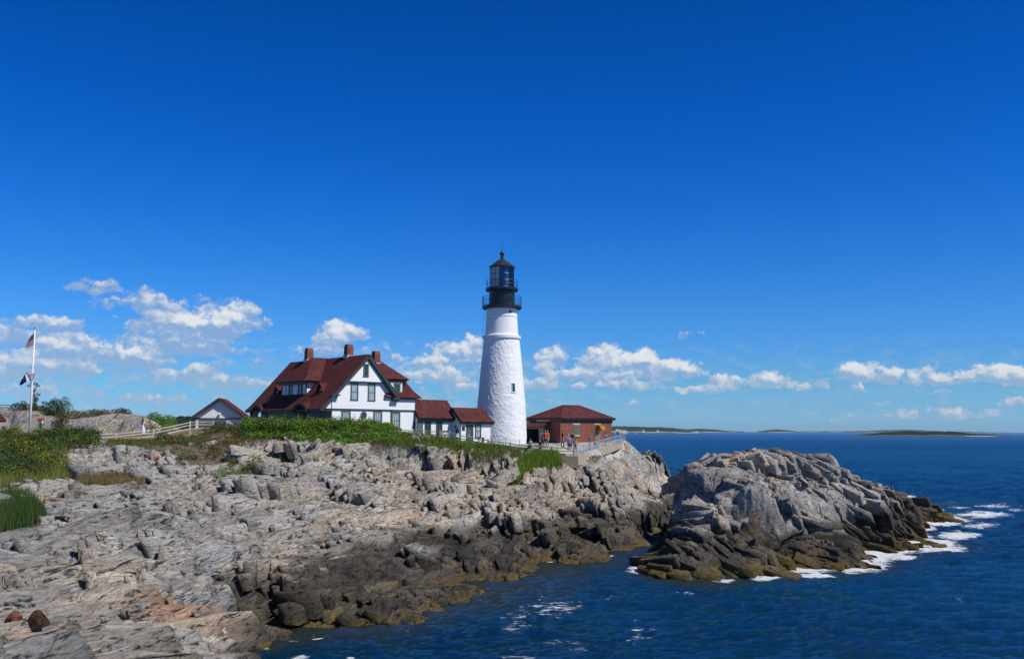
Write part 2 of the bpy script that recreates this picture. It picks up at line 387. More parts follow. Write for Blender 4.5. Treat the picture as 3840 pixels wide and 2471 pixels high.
for x, y, Y in [(1585,1150,98),(1592,1120,101),(1640,1110,97),(1645,1078,99),(1690,1070,101),(1740,1053,103),(1790,1048,105),(1850,1053,107),(1900,1074,109),(1930,1097,110),(1960,1108,111),(2000,1122,112),(2045,1145,115),(2090,1160,119),(2130,1180,125),
   (1640,1190,89),(1630,1230,85),(1660,1290,79.5),(1700,1250,84),(1700,1200,88),(1700,1130,94),(1780,1280,83),(1780,1200,90),(1780,1130,96),(1860,1290,83.5),(1850,1240,87.5),(1850,1160,94),(1850,1100,100),(1930,1280,86.5),(1930,1220,91),(1930,1160,97),(1980,1260,90),(1990,1190,97),(2040,1240,94),(2050,1190,103),(2090,1250,97),(2090,1200,106),(2125,1240,101),(2110,1180,117),
   (1545,1290,78.5),(1590,1270,79.5),(1630,1300,77.5)]: iy(x, y, Y, 1.0)
for q in [(12.5,70,-2.5),(9,74,-2.5),(9.5,80,-1.5),(20,73,-2.5),(28,76,-2.5),(38,84,-3),(48,92,-3),(58,105,-3),(64,125,-3),(66,140,-4),(50,138,-3),(38,130,-2.5),(28,122,-2),(20,114,-1.5),(17.5,106,-1.2),(15.5,97,-1.5),(13.5,89,-1.5),(10,60,-5),(40,65,-6),(75,100,-6),(20,140,-5),(45,155,-6)]: IC.append((*q, .2))

class Raster:
    def __init__(s, pts, x0, x1, y0, y1, st, c=2.5):
        s.x0, s.y0, s.st = x0, y0, st
        xs = np.arange(x0, x1, st); ys = np.arange(y0, y1, st)
        P_ = np.array(pts); n = len(P_)
        def ker(ax, ay, bx, by): return np.sqrt((ax - bx) ** 2 + (ay - by) ** 2 + c * c)
        A = ker(P_[:, None, 0], P_[:, None, 1], P_[None, :, 0], P_[None, :, 1]) 
        M = np.zeros((n + 3, n + 3)); M[:n, :n] = A + np.eye(n) * -.06
        M[:n, n] = 1; M[:n, n + 1] = P_[:, 0]; M[:n, n + 2] = P_[:, 1]; M[n:, :n] = M[:n, n:].T
        wts = np.linalg.solve(M, np.vstack([P_[:, 2:4], np.zeros((3, 2))]))
        X_, Y_ = np.meshgrid(xs, ys); s.X, s.Y = X_, Y_
        out = np.zeros(X_.shape + (2,))
        for i in range(n): out += ker(X_, Y_, P_[i, 0], P_[i, 1])[..., None] * wts[i]
        out += wts[n] + X_[..., None] * wts[n + 1] + Y_[..., None] * wts[n + 2]
        s.h = out[..., 0]; s.a = np.clip(out[..., 1], 0, 1.5)
    def __call__(s, x, y, a=None):
        A = s.h if a is None else a
        fx = np.clip((np.asarray(x, float) - s.x0) / s.st, 0, A.shape[1] - 1.001); fy = np.clip((np.asarray(y, float) - s.y0) / s.st, 0, A.shape[0] - 1.001)
        ix = fx.astype(int); iy_ = fy.astype(int); fx = fx - ix; fy = fy - iy_
        return (A[iy_, ix] * (1 - fx) + A[iy_, ix + 1] * fx) * (1 - fy) + (A[iy_ + 1, ix] * (1 - fx) + A[iy_ + 1, ix + 1] * fx) * fy
RM = Raster(MC, -110, 60, 8, 200, .5)
RI = Raster(IC, 0, 85, 55, 165, .5)
def ledge(R_, pts, drop, reach=2.8):
    """a step in the ground along a line measured on the photo, down on the near side"""
    w3 = []
    for x_, y_ in pts:
        v = ray(x_ * KD, y_ * KD); Y = 25.0
        while Y < 150:
            q = np.array([0, 0, CZ]) + v * (Y / v[1])
            if R_(q[0], q[1]) >= q[2]: break
            Y += .2
        w3.append(q)
    X_, Y_ = R_.X, R_.Y; best = np.full(X_.shape, 1e9); side = np.zeros(X_.shape); fr = np.zeros(X_.shape); n_ = len(w3) - 1
    wob = 1.1 * fbm(X_ * .35, Y_ * .35, 3, int(pts[0][0])); 
    for i in range(n_):
        a, b_ = w3[i], w3[i + 1]; vx, vy = b_[0] - a[0], b_[1] - a[1]; L2 = vx * vx + vy * vy
        t_ = ((X_ - a[0]) * vx + (Y_ + wob - a[1]) * vy) / L2; tc_ = np.clip(t_, 0, 1)
        d = np.hypot(X_ - a[0] - tc_ * vx, Y_ + wob - a[1] - tc_ * vy); m = d < best
        cr_ = vx * (Y_ + wob - a[1]) - vy * (X_ - a[0])
        best = np.where(m, d, best); side = np.where(m, np.sign(cr_), side); fr = np.where(m, (i + t_) / n_, fr)
    end = sst(fr, -.04, .12) * sst(-fr, -1.04, -.88)
    R_.h = R_.h + end * np.where(side < 0, -drop * np.exp(-(best / reach) ** 2), .30 * drop * np.exp(-(best / reach) ** 2))
for pts, dr_ in [([(165,1157),(260,1152),(330,1152),(420,1165),(500,1178),(545,1212)], 1.7), ([(585,1046),(650,1042),(700,1060),(745,1072)], 1.5), ([(340,1218),(440,1226),(545,1232)], .9), ([(215,1352),(330,1280),(430,1288),(525,1328)], 1.1), ([(760,1112),(800,1150),(850,1172)], 1.3),
                 ([(1285,1192),(1340,1178),(1405,1188)], 1.3), ([(1060,1205),(1170,1214),(1290,1226)], .8), ([(515,1398),(620,1384),(705,1402)], .6), ([(690,1334),(860,1322),(1000,1312),(1095,1334)], .6), ([(890,1046),(960,1052),(1000,1074),(1060,1080),(1170,1070)], 1.3), ([(60,1298),(160,1292),(260,1300)], .8), ([(0,1405),(110,1395),(190,1412)], .8), ([(560,1105),(640,1112),(720,1110)], .8), ([(1190,1130),(1280,1150),(1370,1140)], .8)]:
    ledge(RM, pts, dr_)
for pts, dr_ in [([(1742,1076),(1800,1068),(1900,1084)], 1.6), ([(1700,1165),(1780,1172),(1860,1192),(1910,1232)], 1.2), ([(1605,1228),(1700,1238),(1785,1262)], 1.3), ([(1800,1128),(1860,1130),(1960,1170),(2010,1215)], 1.0), ([(1640,1100),(1700,1110),(1740,1120)], 1.2), ([(1930,1130),(2000,1150),(2060,1190)], .9)]:
    ledge(RI, pts, dr_, 2.2)
# the headland ends in a sheer face: keep the plateau flat behind the fence line
FENCE = [(-75,101),(-52,100),(-46,102),(-40,105),(-37,107.5),(-33.5,112),(-24,112.5),(-13.2,114.5),(-9,114.5),(-3,112),(0,111.2),(3.5,110.5),(7.3,109.8),(15.7,135.5),(16,137),(14,141),(0,142),(-30,160),(-75,160)]
def flat_mask(x, y):
    d = np.full(np.shape(x), 1e9)
    for i in range(len(FENCE)):
        x0, y0 = FENCE[i]; x1, y1 = FENCE[(i + 1) % len(FENCE)]
        vx, vy = x1 - x0, y1 - y0; tt = np.clip(((x - x0) * vx + (y - y0) * vy) / (vx * vx + vy * vy), 0, 1)
        d = np.minimum(d, np.hypot(x - x0 - tt * vx, y - y0 - tt * vy))
    return np.where(in_poly(x, y, FENCE), d, -d)
RI.h = RI.h - .5 * sst(RI.h, 3, 7)
RM.f = flat_mask(RM.X, RM.Y)
RM.a = RM.a * (1 - sst(RM.f, -.6, .4))
_q = ((RM.X + 7) / 11) ** 2 + ((RM.Y - 84) / 15) ** 2
RM.a = RM.a * (1 - .45 * sst(-_q, -1.3, -.5)) * (1 - .30 * sst(-RM.Y, -54, -42))

KA = math.radians(15)     # strike of the beds, from +Y towards +X
KV = [KA]
def strike(x, y): return x * math.sin(KV[0]) + y * math.cos(KV[0]), x * math.cos(KV[0]) - y * math.sin(KV[0])      # along, across(downhill)
def unstrike(a, c): return a * math.sin(KV[0]) + c * math.cos(KV[0]), a * math.cos(KV[0]) - c * math.sin(KV[0])
def rock(R_, x, y, seed):
    """fractured, bedded rock on top of the smooth base; returns height and colours"""
    base = R_(x, y); amp = R_(x, y, R_.a)
    a, c = strike(x, y)
    wa = a + 1.1 * fbm(x * .25, y * .25, 3, seed + 1) + .22 * fbm(x * 1.3, y * 1.3, 3, seed + 2); wc = c + 1.0 * fbm(x * .22, y * .22, 3, seed + 3) + .16 * fbm(x * 1.5, y * 1.5, 3, seed + 4)
    tone = np.zeros(x.shape); warm = np.zeros(x.shape)
    h = base.copy(); crack = np.ones(x.shape)
    LV = [(6.4, 2.7, .24, .09, .40, .10), (2.7, 1.05, .14, .16, .0, .09), (1.05, .42, .06, .20, .0, .08)]
    big = sst(fbm(x * .09, y * .09, 2, seed + 9), -.45, .5)      # where the rock is broken, where it is smooth slab
    for li, (la, lc, off, tilt, q_, bw) in enumerate(LV):
        A_, B_, e = worley(wa / la, wc / lc, seed + 20 * li)
        mod = amp * (1.0 if li == 0 else (.30 + .95 * big))
        hs_ = []
        for K_ in (A_, B_):
            da = wa - K_[1] * la; dc = wc - K_[2] * lc
            hk = mod * (off * (K_[3] * 2 - 1) + tilt * ((K_[4] - .35) * dc * 1.2 + (K_[5] - .72) * da))
            if q_:
                ux, uy = unstrike(K_[1] * la, K_[2] * lc)
                hk = hk + np.clip((R_(ux, uy) - base) * q_, -1.0, 1.0) * np.clip(amp, 0, 1)
            hs_.append(hk)
        tt = .5 + .5 * sst(e, 0, bw)
        h = h + hs_[0] * tt + hs_[1] * (1 - tt)
        if li < 2:
            h = h - mod * off * .4 * (1 - sst(e, 0.0, bw * .9)) * sst(A_[3] + B_[4], .5, 1.1); crack = np.minimum(crack, .55 + .45 * sst(e, 0, bw * .7))
        tone += (.5, .35, .25)[li] * (A_[4] - .5); warm += (.6, .4, .2)[li] * (A_[5] - .5)
    # thin beds
    s_ = (wc + .35 * h + .5 * fbm(x * .4, y * .4, 2, seed + 12)) / .62
    fr = s_ - np.floor(s_)
    h = h + amp * .10 * (fr - .5) * (1 - sst(fr, .86, 1.0) * 1.0)
    h = h - .20 * np.clip(amp, 0, 1) * sst(base, .3, 1.2) + amp * .075 * fbm(x * 1.9, y * 1.9, 4, seed + 30, .55)
    return base, h, amp, tone, warm, crack
def rock_cols(x, y, z, tone, warm, crack, seed, wet_top, pale=0.0, weed=0.0):
    n = fbm(x * .16, y * .16, 4, seed + 40); n2 = fbm(x * .5, y * .5, 4, seed + 41); n3 = fbm(x * .12 + 50, y * .12, 3, seed + 42)
    g0 = np.array([.43, .405, .37]); g1 = np.array([.56, .475, .375]); g2 = np.array([.35, .35, .345])
    wm = sst(warm + n * .8 + pale, -.3, .8)[:, None]
    c = g0 * (1 - wm) + g1 * wm
    gm = sst(-n3 + tone, .1, .7)[:, None] * .8
    c = c * (1 - gm) + g2 * gm
    c = c * (.97 + .58 * tone + .26 * n2)[:, None]
    om = (sst(n2 + warm * .5 + sst(n3, .2, .6) * .35 + .05 * sst(-y, -48, -34), .50, .78) * .62)[:, None]
    c = c * (1 - om) + np.array([.44, .20, .085]) * om
    c = c * crack[:, None]
    wl = wet_top + 1.0 * n + .9 * n2 + .5 * tone
    wt = (sst(-(z - wl), -.3, .4) * .92)[:, None]
    dark = np.array([.066, .054, .040]) * (1 + 1.0 * np.clip(1.1 * n2 + 1.5 * tone, -.75, 1.4))[:, None]
    c = c * (1 - wt) + dark * wt
    ob = (sst(n2 + n * .5, -.05, .55) * sst(-(z - 1.35), -.7, .7) * .7)[:, None]
    c = c * (1 - ob) + np.array([.20, .145, .062]) * ob
    wd = (sst(-(z - .30 - .4 * n2 - weed), -.2, .22) * sst(fbm(x * .9, y * .9, 3, seed + 44), -.5, .35))[:, None] * .92
    c = c * (1 - wd) + np.array([.15, .095, .012]) * wd
    return np.clip(c, .008, .75)

def blocks(R_, name, bounds, seed, specs, wet_fn, pale_fn, weed, soil=None, dip=(.10, .10)):
    """broken, bedded ledges: rows of blocks cut by cross joints, each a solid with its own tilted top"""
    V, Fc, CC = [], [], []
    off0 = 0
    a_lo, a_hi, c_lo, c_hi = bounds
    rg = np.random.default_rng(seed)
    for (wid, ln, offs, thresh, share) in specs:
        cs = [c_lo]
        while cs[-1] < c_hi: cs.append(cs[-1] + wid * min(2.0, math.exp(rg.normal(0, .45))))
        a0s, a1s, c0s, c1s = [], [], [], []
        for c0, c1 in zip(cs, cs[1:]):
            n_ = int((a_hi - a_lo) / ln * 1.6) + 4
            st = np.cumsum(np.minimum(np.exp(rg.normal(0, .5, n_)), 1.9) * ln * min(1.3, .6 + .5 * (c1 - c0) / wid)) + a_lo - rg.uniform(0, 2)
            st = st[st < a_hi]
            a0s.append(st[:-1]); a1s.append(st[1:]); c0s.append(np.full(len(st) - 1, c0)); c1s.append(np.full(len(st) - 1, c1))
        a0, a1, c0, c1 = map(np.concatenate, (a0s, a1s, c0s, c1s)); N = len(a0)
        skew = .45
        # outline: eight points, corner and mid side, pushed about a little
        U8 = np.array([0, .5, 1, 1, 1, .5, 0, 0]); W8 = np.array([0, 0, 0, .5, 1, 1, 1, .5])
        aa = a0[:, None] + (a1 - a0)[:, None] * U8; cc = c0[:, None] + (c1 - c0)[:, None] * W8
        aa = aa + skew * (cc - c0[:, None]) + (a1 - a0)[:, None] * rg.uniform(-.05, .05, (N, 8)); cc = cc + (c1 - c0)[:, None] * rg.uniform(-.05, .05, (N, 8))
        def warp(a, c):
            wx, wy = a * .11, c * .11
            return a + 1.2 * fbm(wx, wy, 2, seed + 3), c + 1.9 * fbm(wx + 7, wy * .6, 2, seed + 4) + .35 * fbm(a * .5, c * .5, 2, seed + 5)
        am_, cm_ = aa.mean(1)[:, None], cc.mean(1)[:, None]; aa = am_ + (aa - am_) * .985; cc = cm_ + (cc - cm_) * .95
        aa, cc = warp(aa, cc)
        X, Y = unstrike(aa, cc); xc, yc = X.mean(1), Y.mean(1)
        base = R_(xc, yc); amp = R_(xc, yc, R_.a)
        e_ = 1.0; gx = (R_(xc + e_, yc) - R_(xc - e_, yc)) / (2 * e_); gy = (R_(xc, yc + e_) - R_(xc, yc - e_)) / (2 * e_)
        len_ = a1 - a0; gm = np.hypot(gx, gy); gl = np.minimum(1, np.minimum(1.1, 2.6 / np.maximum(len_, .5)) / np.maximum(gm, 1e-6)); gx, gy = gx * gl, gy * gl
        ac, cc_ = strike(xc, yc)
        # groups of neighbouring blocks move and tilt together
        A1_, _, e1 = worley(ac / 7.5, cc_ / 3.4, seed + 11); A2_, _, e2 = worley(ac / 3.2, cc_ / 1.5, seed + 12)
        field = fbm(xc * .085, yc * .085, 3, seed + 20) + .5 * fbm(xc * .3, yc * .3, 2, seed + 21)
        keep = (amp > .25) & (base > (-.15 if name == 'islet' else -.45)) & (field > thresh - .55 * np.clip(amp - .9, 0, 1)) & (rg.random(N) < share)
        if soil is not None: keep &= ~soil(xc, yc, base)
        follow = .45                                           # how far the tops lie level instead of following the slope
        H = base + amp * (offs * (1 - .45 * sst(base, 5.5, 8)) * (.55 * (A1_[3] - .5) * 1.6 + .45 * (A2_[3] - .5) * 1.6 + .5 * (rg.random(N) - .45)) - .04)
        kl_ = min(1.0, 2.2 / ln) ** .6; da = kl_ * (dip[0] + .40 * (A1_[4] - .5) + .25 * (A2_[4] - .5) + rg.normal(0, .06, N)); dc = dip[1] + .5 * (A1_[5] - .5) + .3 * (A2_[5] - .5) + rg.normal(0, .08, N)
        da = np.clip(da, -.75 / np.maximum(len_, 1), .75 / np.maximum(len_, 1)); dc = np.clip(dc, -.5, .5)
        dz_da = -da * amp; dz_dc = dc * amp
        tx = gx * (1 - follow) + dz_da * math.sin(KV[0]) + dz_dc * math.cos(KV[0]); ty = gy * (1 - follow) + dz_da * math.cos(KV[0]) - dz_dc * math.sin(KV[0])
        steep = gm; keep &= (rg.random(N) > sst(steep, 1.2, 2.2)) & ~((steep > .75) & (ln > 3.5)); idx = np.nonzero(keep)[0]
        X, Y, xc, yc, H, tx, ty, amp, base = X[idx], Y[idx], xc[idx], yc[idx], H[idx], tx[idx], ty[idx], amp[idx], base[idx]; n = len(idx)
        Z = H[:, None] + tx[:, None] * (X - xc[:, None]) + ty[:, None] * (Y - yc[:, None])
        size = np.minimum((a1 - a0)[idx], (c1 - c0)[idx])[:, None]
        ins = .07
        Xi = X + (xc[:, None] - X) * ins; Yi = Y + (yc[:, None] - Y) * ins; Zi = Z + (H[:, None] - Z) * ins + .015
        Zo = Z - rg.uniform(.005, .05, (n, 8)) * size
        dep = (1.6 if wid > .6 else 1.0)
        lean = rg.uniform(.20, .70, n)[:, None]; sh = rg.normal(0, .06, (n, 2)) + lean * np.array([[.62, .78]])
        Xl = X + (sh[:, :1] * dep) - (xc[:, None] - X) * .10; Yl = Y + (sh[:, 1:] * dep) - (yc[:, None] - Y) * .10
        mid = .45
        Xm = X + (Xl - X) * mid + rg.normal(0, .018, (n, 8)); Ym = Y + (Yl - Y) * mid + rg.normal(0, .018, (n, 8)); Zm = Z - dep * mid
        co = np.concatenate([np.stack([Xl, Yl, Z - dep], -1), np.stack([Xm, Ym, Zm], -1), np.stack([X, Y, Zo], -1), np.stack([Xi, Yi, Zi + rg.normal(0, .012, (n, 8))], -1),
                             np.stack([xc, yc, H + .02 + rg.normal(0, .02, n)], -1)[:, None, :]], 1)       # n, 33, 3
        q = []
        for r_ in range(3):
            for k in range(8): q.append([r_ * 8 + k, r_ * 8 + (k + 1) % 8, r_ * 8 + 8 + (k + 1) % 8, r_ * 8 + 8 + k])
        for k in range(0, 8, 2): q.append([32, 24 + (k - 1) % 8, 24 + k, 24 + k + 1])
        f = (np.arange(n)[:, None, None] * 33 + np.array(q)[None]).reshape(-1, 4) + off0
        off0 += n * 33
        V.append(co.reshape(-1, 3)); Fc.append(f)
        tone = (A2_[4][idx] - .5) * .55 + rg.uniform(-.5, .5, n) * .45 + (A1_[4][idx] - .5) * .35; warm = (A1_[5][idx] - .5) * .7 + rg.uniform(-.5, .5, n) * .55
        CC.append((np.repeat(tone, 33), np.repeat(warm, 33)))
    V = np.concatenate(V); Fc = np.concatenate(Fc); tone = np.concatenate([c[0] for c in CC]); warm = np.concatenate([c[1] for c in CC])
    col = rock_cols(V[:, 0], V[:, 1], V[:, 2], tone, warm, np.ones(len(V)), seed, wet_fn(V[:, 0], V[:, 1]), pale_fn(V[:, 0], V[:, 1], V[:, 2]), weed)
    print(name, 'blocks', len(V) // 33)
    return V, Fc, col
def join_mesh(co1, f1, c1, co2, f2, c2):
    return np.concatenate([co1, co2]), np.concatenate([f1, f2 + len(co1)]), np.concatenate([c1, c2])
def fan(R_, t0, t1, nt, y0, y1, ny, seed, extra=None):
    ts = np.linspace(t0, t1, nt); ys = np.exp(np.linspace(math.log(y0), math.log(y1), ny))
    T_, Y_ = np.meshgrid(ts, ys); X_ = T_ * Y_
    x = X_.ravel(); y = Y_.ravel()
    return x, y, nt, ny
def grid_faces(nt, ny, keep):
    i = np.arange(ny - 1)[:, None] * nt + np.arange(nt - 1)[None, :]
    f = np.stack([i, i + 1, i + nt + 1, i + nt], -1).reshape(-1, 4)
    f = f[keep[f].any(1)]
    u_, inv = np.unique(f, return_inverse=True)
    return u_, inv.reshape(-1, 4)

# soil and grass polygons (photo D units) that lie on the mainland
SOIL = [
 [(480,1010),(500,985),(600,978),(920,985),(960,1005),(1060,1025),(1215,1050),(1218,1064),(1185,1072),(1120,1064),(1050,1062),(1000,1056),(940,1046),(880,1046),(820,1046),(760,1036),(700,1030),(620,1028),(560,1034)],
 [(0,1025),(90,1020),(205,1015),(215,1045),(160,1052),(130,1062),(160,1088),(150,1122),(95,1140),(0,1150)],
 [(215,1020),(430,1014),(480,1000),(560,1030),(555,1058),(500,1088),(430,1084),(400,1060),(330,1045),(240,1040)],
 [(530,1086),(585,1072),(640,1095),(650,1108),(560,1124),(500,1126)],
 [(195,1112),(300,1104),(336,1116),(336,1130),(250,1146),(180,1138)],
 [(1216,1066),(1300,1060),(1318,1086),(1262,1102),(1225,1124),(1200,1142),(1178,1134),(1200,1100)],
 [(0,1165),(66,1175),(112,1212),(60,1232),(0,1246)],
 [(1235,1164),(1275,1158),(1272,1172),(1240,1174)],[(1368,1062),(1402,1064),(1395,1078),(1372,1076)],[(845,1100),(900,1108),(880,1118)],
]
def soil_mask(x, y, z):
    dx, dy = project_d(x, y, z); m = np.zeros(x.shape, bool)
    jx = 7 * fbm(x * .6, y * .6, 3, 77); jy = 5 * fbm(x * .6, y * .6, 3, 78)
    for p in SOIL: m |= in_poly(dx + jx, dy + jy, p)
    return m
x, y, nt, ny = fan(RM, -.66, .225, 1150, 17, 172, 1150, 1)
base, h, amp, tone, warm, crack = rock(RM, x, y, 1)
sm = soil_mask(x, y, base) & (base > 3)
smf = sm.astype(float) * .9
fl = RM(x, y, RM.f)
pl_ = sst(fl, -.5, .3)
h = h * (1 - smf) + (base + .12 * fbm(x, y, 3, 5)) * smf
h = h * (1 - pl_) + (base - .02) * pl_
pale_m = lambda x, y, z: sst(x, -22, -4) * sst(-np.abs(z - 4.5), -3.5, -1) * .55 - sst(-x, 22, 40) * .15
pale = pale_m(x, y, base)
wet_m = lambda x, y: 2.0 + .75 * sst(x, -22, -8) - 1.4 * sst(-y, -50, -36)
wet = wet_m(x, y)
col = rock_cols(x, y, h, tone, warm, crack, 1, wet, pale)
soilc = np.array([.13, .10, .055]) * (1 + .5 * fbm(x * .8, y * .8, 4, 9))[:, None]
smc = (sm * .85)[:, None]
col = col * (1 - smc) + soilc * smc
grassy = np.array([.10, .115, .035]) * (1 + .4 * fbm(x * .5, y * .5, 4, 19))[:, None]
dry = np.array([.30, .22, .12]) * (1 + .25 * fbm(x * .5, y * .5, 4, 29))[:, None]
dm = sst(-x, 30, 36)[:, None]
gcol = grassy * (1 - dm) + dry * dm
pc = sst(fl, -.15, .15)[:, None]
col = col * (1 - pc) + gcol * pc
keep = h > -2.2
u_, f_ = grid_faces(nt, ny, keep)
SPM = [(.90, 4.6, 1.30, -.50, .95), (.46, 3.8, 1.15, -.42, .9), (.23, 1.9, .80, -.32, .85)]
bV, bF, bC = blocks(RM, 'shore', (-5, 170, -115, 14), 301, SPM, wet_m, pale_m, 0.0, lambda a, b_, c_: (soil_mask(a, b_, c_) & (RNG.random(a.shape) < .96)) | (RM(a, b_, RM.f) > -.9) | (a / b_ < -.68) | (b_ < 18) | ((a > 9) & (b_ > 86) & (b_ < 116) & (c_ < .7)))
V_, F_, C_ = join_mesh(np.stack([x, y, h], 1)[u_], f_, col[u_], bV, bF, bC)
land = mesh_np('rocky_shore', V_, F_, m_rock, cols=C_)
tag(land, 'pale fractured rock ledges running down to the water', kind='structure')
LAND_V = V_
# islet
KV[0] = math.radians(-37)
x, y, nt, ny = fan(RI, .06, .50, 760, 69, 150, 800, 1)
base, h, amp, tone, warm, crack = rock(RI, x, y, 211)
col = rock_cols(x, y, h, tone, warm, crack, 211, 2.7 + 1.2 * sst(x, 30, 42), .05, .35)
u_, f_ = grid_faces(nt, ny, h > -2.0)
wet_i = lambda x, y: 2.7 + 1.2 * sst(x, 30, 42)
bV, bF, bC = blocks(RI, 'islet', (8, 112, 40, 138), 511, [(.95, 2.5, 1.10, -.5, .95), (.50, 2.4, 1.05, -.4, .9), (.24, 1.3, .70, -.3, .8)], wet_i, lambda x, y, z: .05 + 0 * x, .35, lambda a, b_, c_: (b_ < 68) | (a > 62) | ((a > 43) & (c_ < .5)) | ((a < 16.5) & (b_ > 88)), dip=(.02, .0))
V_, F_, C_ = join_mesh(np.stack([x, y, h], 1)[u_], f_, col[u_], bV, bF, bC)
islet = mesh_np('rock_islet', V_, F_, m_rock, cols=C_)
KV[0] = KA
tag(islet, 'large dark bottomed rock islet with surf round its foot', kind='structure')

TOPR = np.full(RM.h.shape, -9.0)
_ix = np.clip(((LAND_V[:, 0] - RM.x0) / .5).astype(int), 0, TOPR.shape[1] - 1); _iy = np.clip(((LAND_V[:, 1] - RM.y0) / .5).astype(int), 0, TOPR.shape[0] - 1)
np.maximum.at(TOPR, (_iy, _ix), LAND_V[:, 2])
def ground(px, py):
    """first hit of the smooth ground along the line to a measured photo position"""
    v = ray(px, py); Y = 25.0
    while Y < 190:
        q = np.array([0, 0, CZ]) + v * (Y / v[1])
        if RM(q[0], q[1]) >= q[2]: return q
        Y += .1
    return q

def rocktop(px, py):
    """first hit of the broken rock along the line to a measured photo position"""
    v = ray(px, py); Y = 22.0
    while Y < 150:
        q = np.array([0, 0, CZ]) + v * (Y / v[1]); i_, j_ = int((q[1] - RM.y0) / .5), int((q[0] - RM.x0) / .5)
        if 0 <= i_ < TOPR.shape[0] and 0 <= j_ < TOPR.shape[1] and TOPR[i_, j_] >= q[2]: return q
        Y += .1
    return q
# ------------------------------------------------------------------ sea
ts = np.linspace(-.75, .85, 640); ys = np.exp(np.linspace(math.log(14), math.log(21000), 1250))
T_, Y_ = np.meshgrid(ts, ys); X_ = T_ * Y_
x = X_.ravel(); y = Y_.ravel()
z = np.zeros(x.shape)
rs = np.random.default_rng(5)
for i in range(34):
    L = math.exp(rs.uniform(math.log(.45), math.log(4.5))); th = rs.normal(math.radians(262), .42)
    kx, ky = math.cos(th) * 2 * math.pi / L, math.sin(th) * 2 * math.pi / L
    A = .0135 * L ** .6
    fade = 1 / (1 + (y * .0035 / L) ** 4)
    sft = 1.5 * fbm(x / L * .17, y / L * .17, 2, 60 + i)
    z += A * fade * (1 - 2 * np.abs(np.sin((x * kx + y * ky) * .5 + rs.uniform(0, 7) + sft)) ** 1.2)
bed = np.full(x.shape, -8.0)
m = (y < 165) & (x > -100) & (x < 58); bed[m] = RM(x[m], y[m])
m = (y < 160) & (y > 60) & (x > 4) & (x < 82); bed[m] = np.maximum(bed[m], RI(x[m], y[m]))
fo = np.zeros(x.shape)
# breaking water along the islet, then flecks drifting off it
near = sst(bed, -1.1, -.1)
mi = np.zeros(x.shape); m = (y < 160) & (y > 60) & (x > 4) & (x < 82)
mi[m] = sst(RI(x[m], y[m]), -2.4, -.3)
ang = sst(x, 16, 24) * (1 - .8 * ((x < 27) & (y > 98)))
fo = np.maximum(fo, mi * (.26 + .44 * ang))
mm = np.zeros(x.shape); m = (y < 165) & (x > -100) & (x < 58); mm[m] = sst(RM(x[m], y[m]), -.9, .0)
fo = np.maximum(fo, mm * .38 * sst(fbm(x * .12, y * .12, 2, 5), -.1, .5))
def blob(px, py, rx, ry, s):
    a_ = GD(px - rx, py, 0); b_ = GD(px + rx, py, 0); c_ = GD(px, py + ry, 0); d_ = GD(px, py - ry, 0); o_ = GD(px, py, 0)
    ux = (b_[0] - a_[0]) / 2; uy = (d_[1] - c_[1]) / 2
    # follow the line of sight so that a blob keeps its place
    q_ = ((x - o_[0] * y / o_[1]) / (ux * y / o_[1])) ** 2 + ((y - o_[1]) / uy) ** 2
    return s * np.exp(-q_)
for bl in [(1690,1352,34,8,.9),(1905,1342,60,8,.85),(1785,1348,60,6,.72),(2035,1322,55,8,.88),(2110,1300,50,9,.85),(2200,1218,70,11,.86),(2300,1200,100,12,.70),(2190,1268,60,14,.88),(2240,1248,70,16,.74),(2290,1225,80,14,.62),(2330,1180,90,8,.60),(2020,1292,40,10,.95),(2080,1298,50,8,.6),(1905,1312,50,8,.85),(1780,1306,50,8,.7),(1690,1330,22,14,.95),(1660,1322,20,10,.8),(1490,1330,36,10,.72),(1478,1322,20,5,.75),(1420,1295,40,7,.5),(1545,1282,14,6,.6),
    (2125,1160,26,8,.8),(2240,1184,60,6,.5),(2160,1195,20,8,.6),(2370,1190,40,8,.6),(2060,1325,90,20,.42),(1790,1342,120,22,.44),(2200,1330,120,30,.36),
    (1300,1410,150,60,.455),(1210,1440,90,70,.47),(1430,1390,140,40,.45),(1190,1530,110,50,.47),(1310,1500,160,60,.45),(1500,1470,180,60,.42),(1600,1380,200,26,.38),(1750,1440,200,50,.30),(2000,1420,200,60,.30),(2250,1400,160,60,.34),
    (1284,1306,14,5,.9),(1320,1308,20,4,.8),(745,1482,34,3,.66),(690,1494,40,4,.62),(700,1530,50,8,.6),(600,1500,80,20,.45),(820,1535,22,6,.6),(960,1500,120,20,.3)]:
    fo = np.maximum(fo, blob(*bl))
shal = sst(bed, -2.6, -.2)
z = z + .16 * mi * sst(fbm(x * .5, y * .5, 3, 91), -.2, .5) * ang
m_sea, t, b = newmat('sea_water')
at = t.n('ShaderNodeAttribute', attribute_name='col'); sp_ = t.n('ShaderNodeSeparateColor'); t.link(at.outputs['Color'], sp_.inputs[0])
FO, SHL = sp_.outputs[0], sp_.outputs[1]
oc = t.n('ShaderNodeTexCoord').outputs['Object']
mp = t.n('ShaderNodeMapping'); t.link(oc, mp.inputs[0]); mp.inputs['Rotation'].default_value = (0, 0, .12); mp.inputs['Scale'].default_value = (.6, 1.5, 1)
fn = t.noise(mp.outputs[0], 1.25, 7, .62, .9)
fn2 = t.noise(oc, .22, 3, .5)
fn3 = t.noise(mp.outputs[0], 4.2, 4, .6, .6)
fv = t.m('ADD', t.m('ADD', t.m('MULTIPLY', fn, .62), t.m('MULTIPLY', fn3, .38)), t.m('MULTIPLY', t.m('SUBTRACT', fn2, .5), .28))
thr = t.m('SUBTRACT', .93, t.m('MULTIPLY', FO, .80))
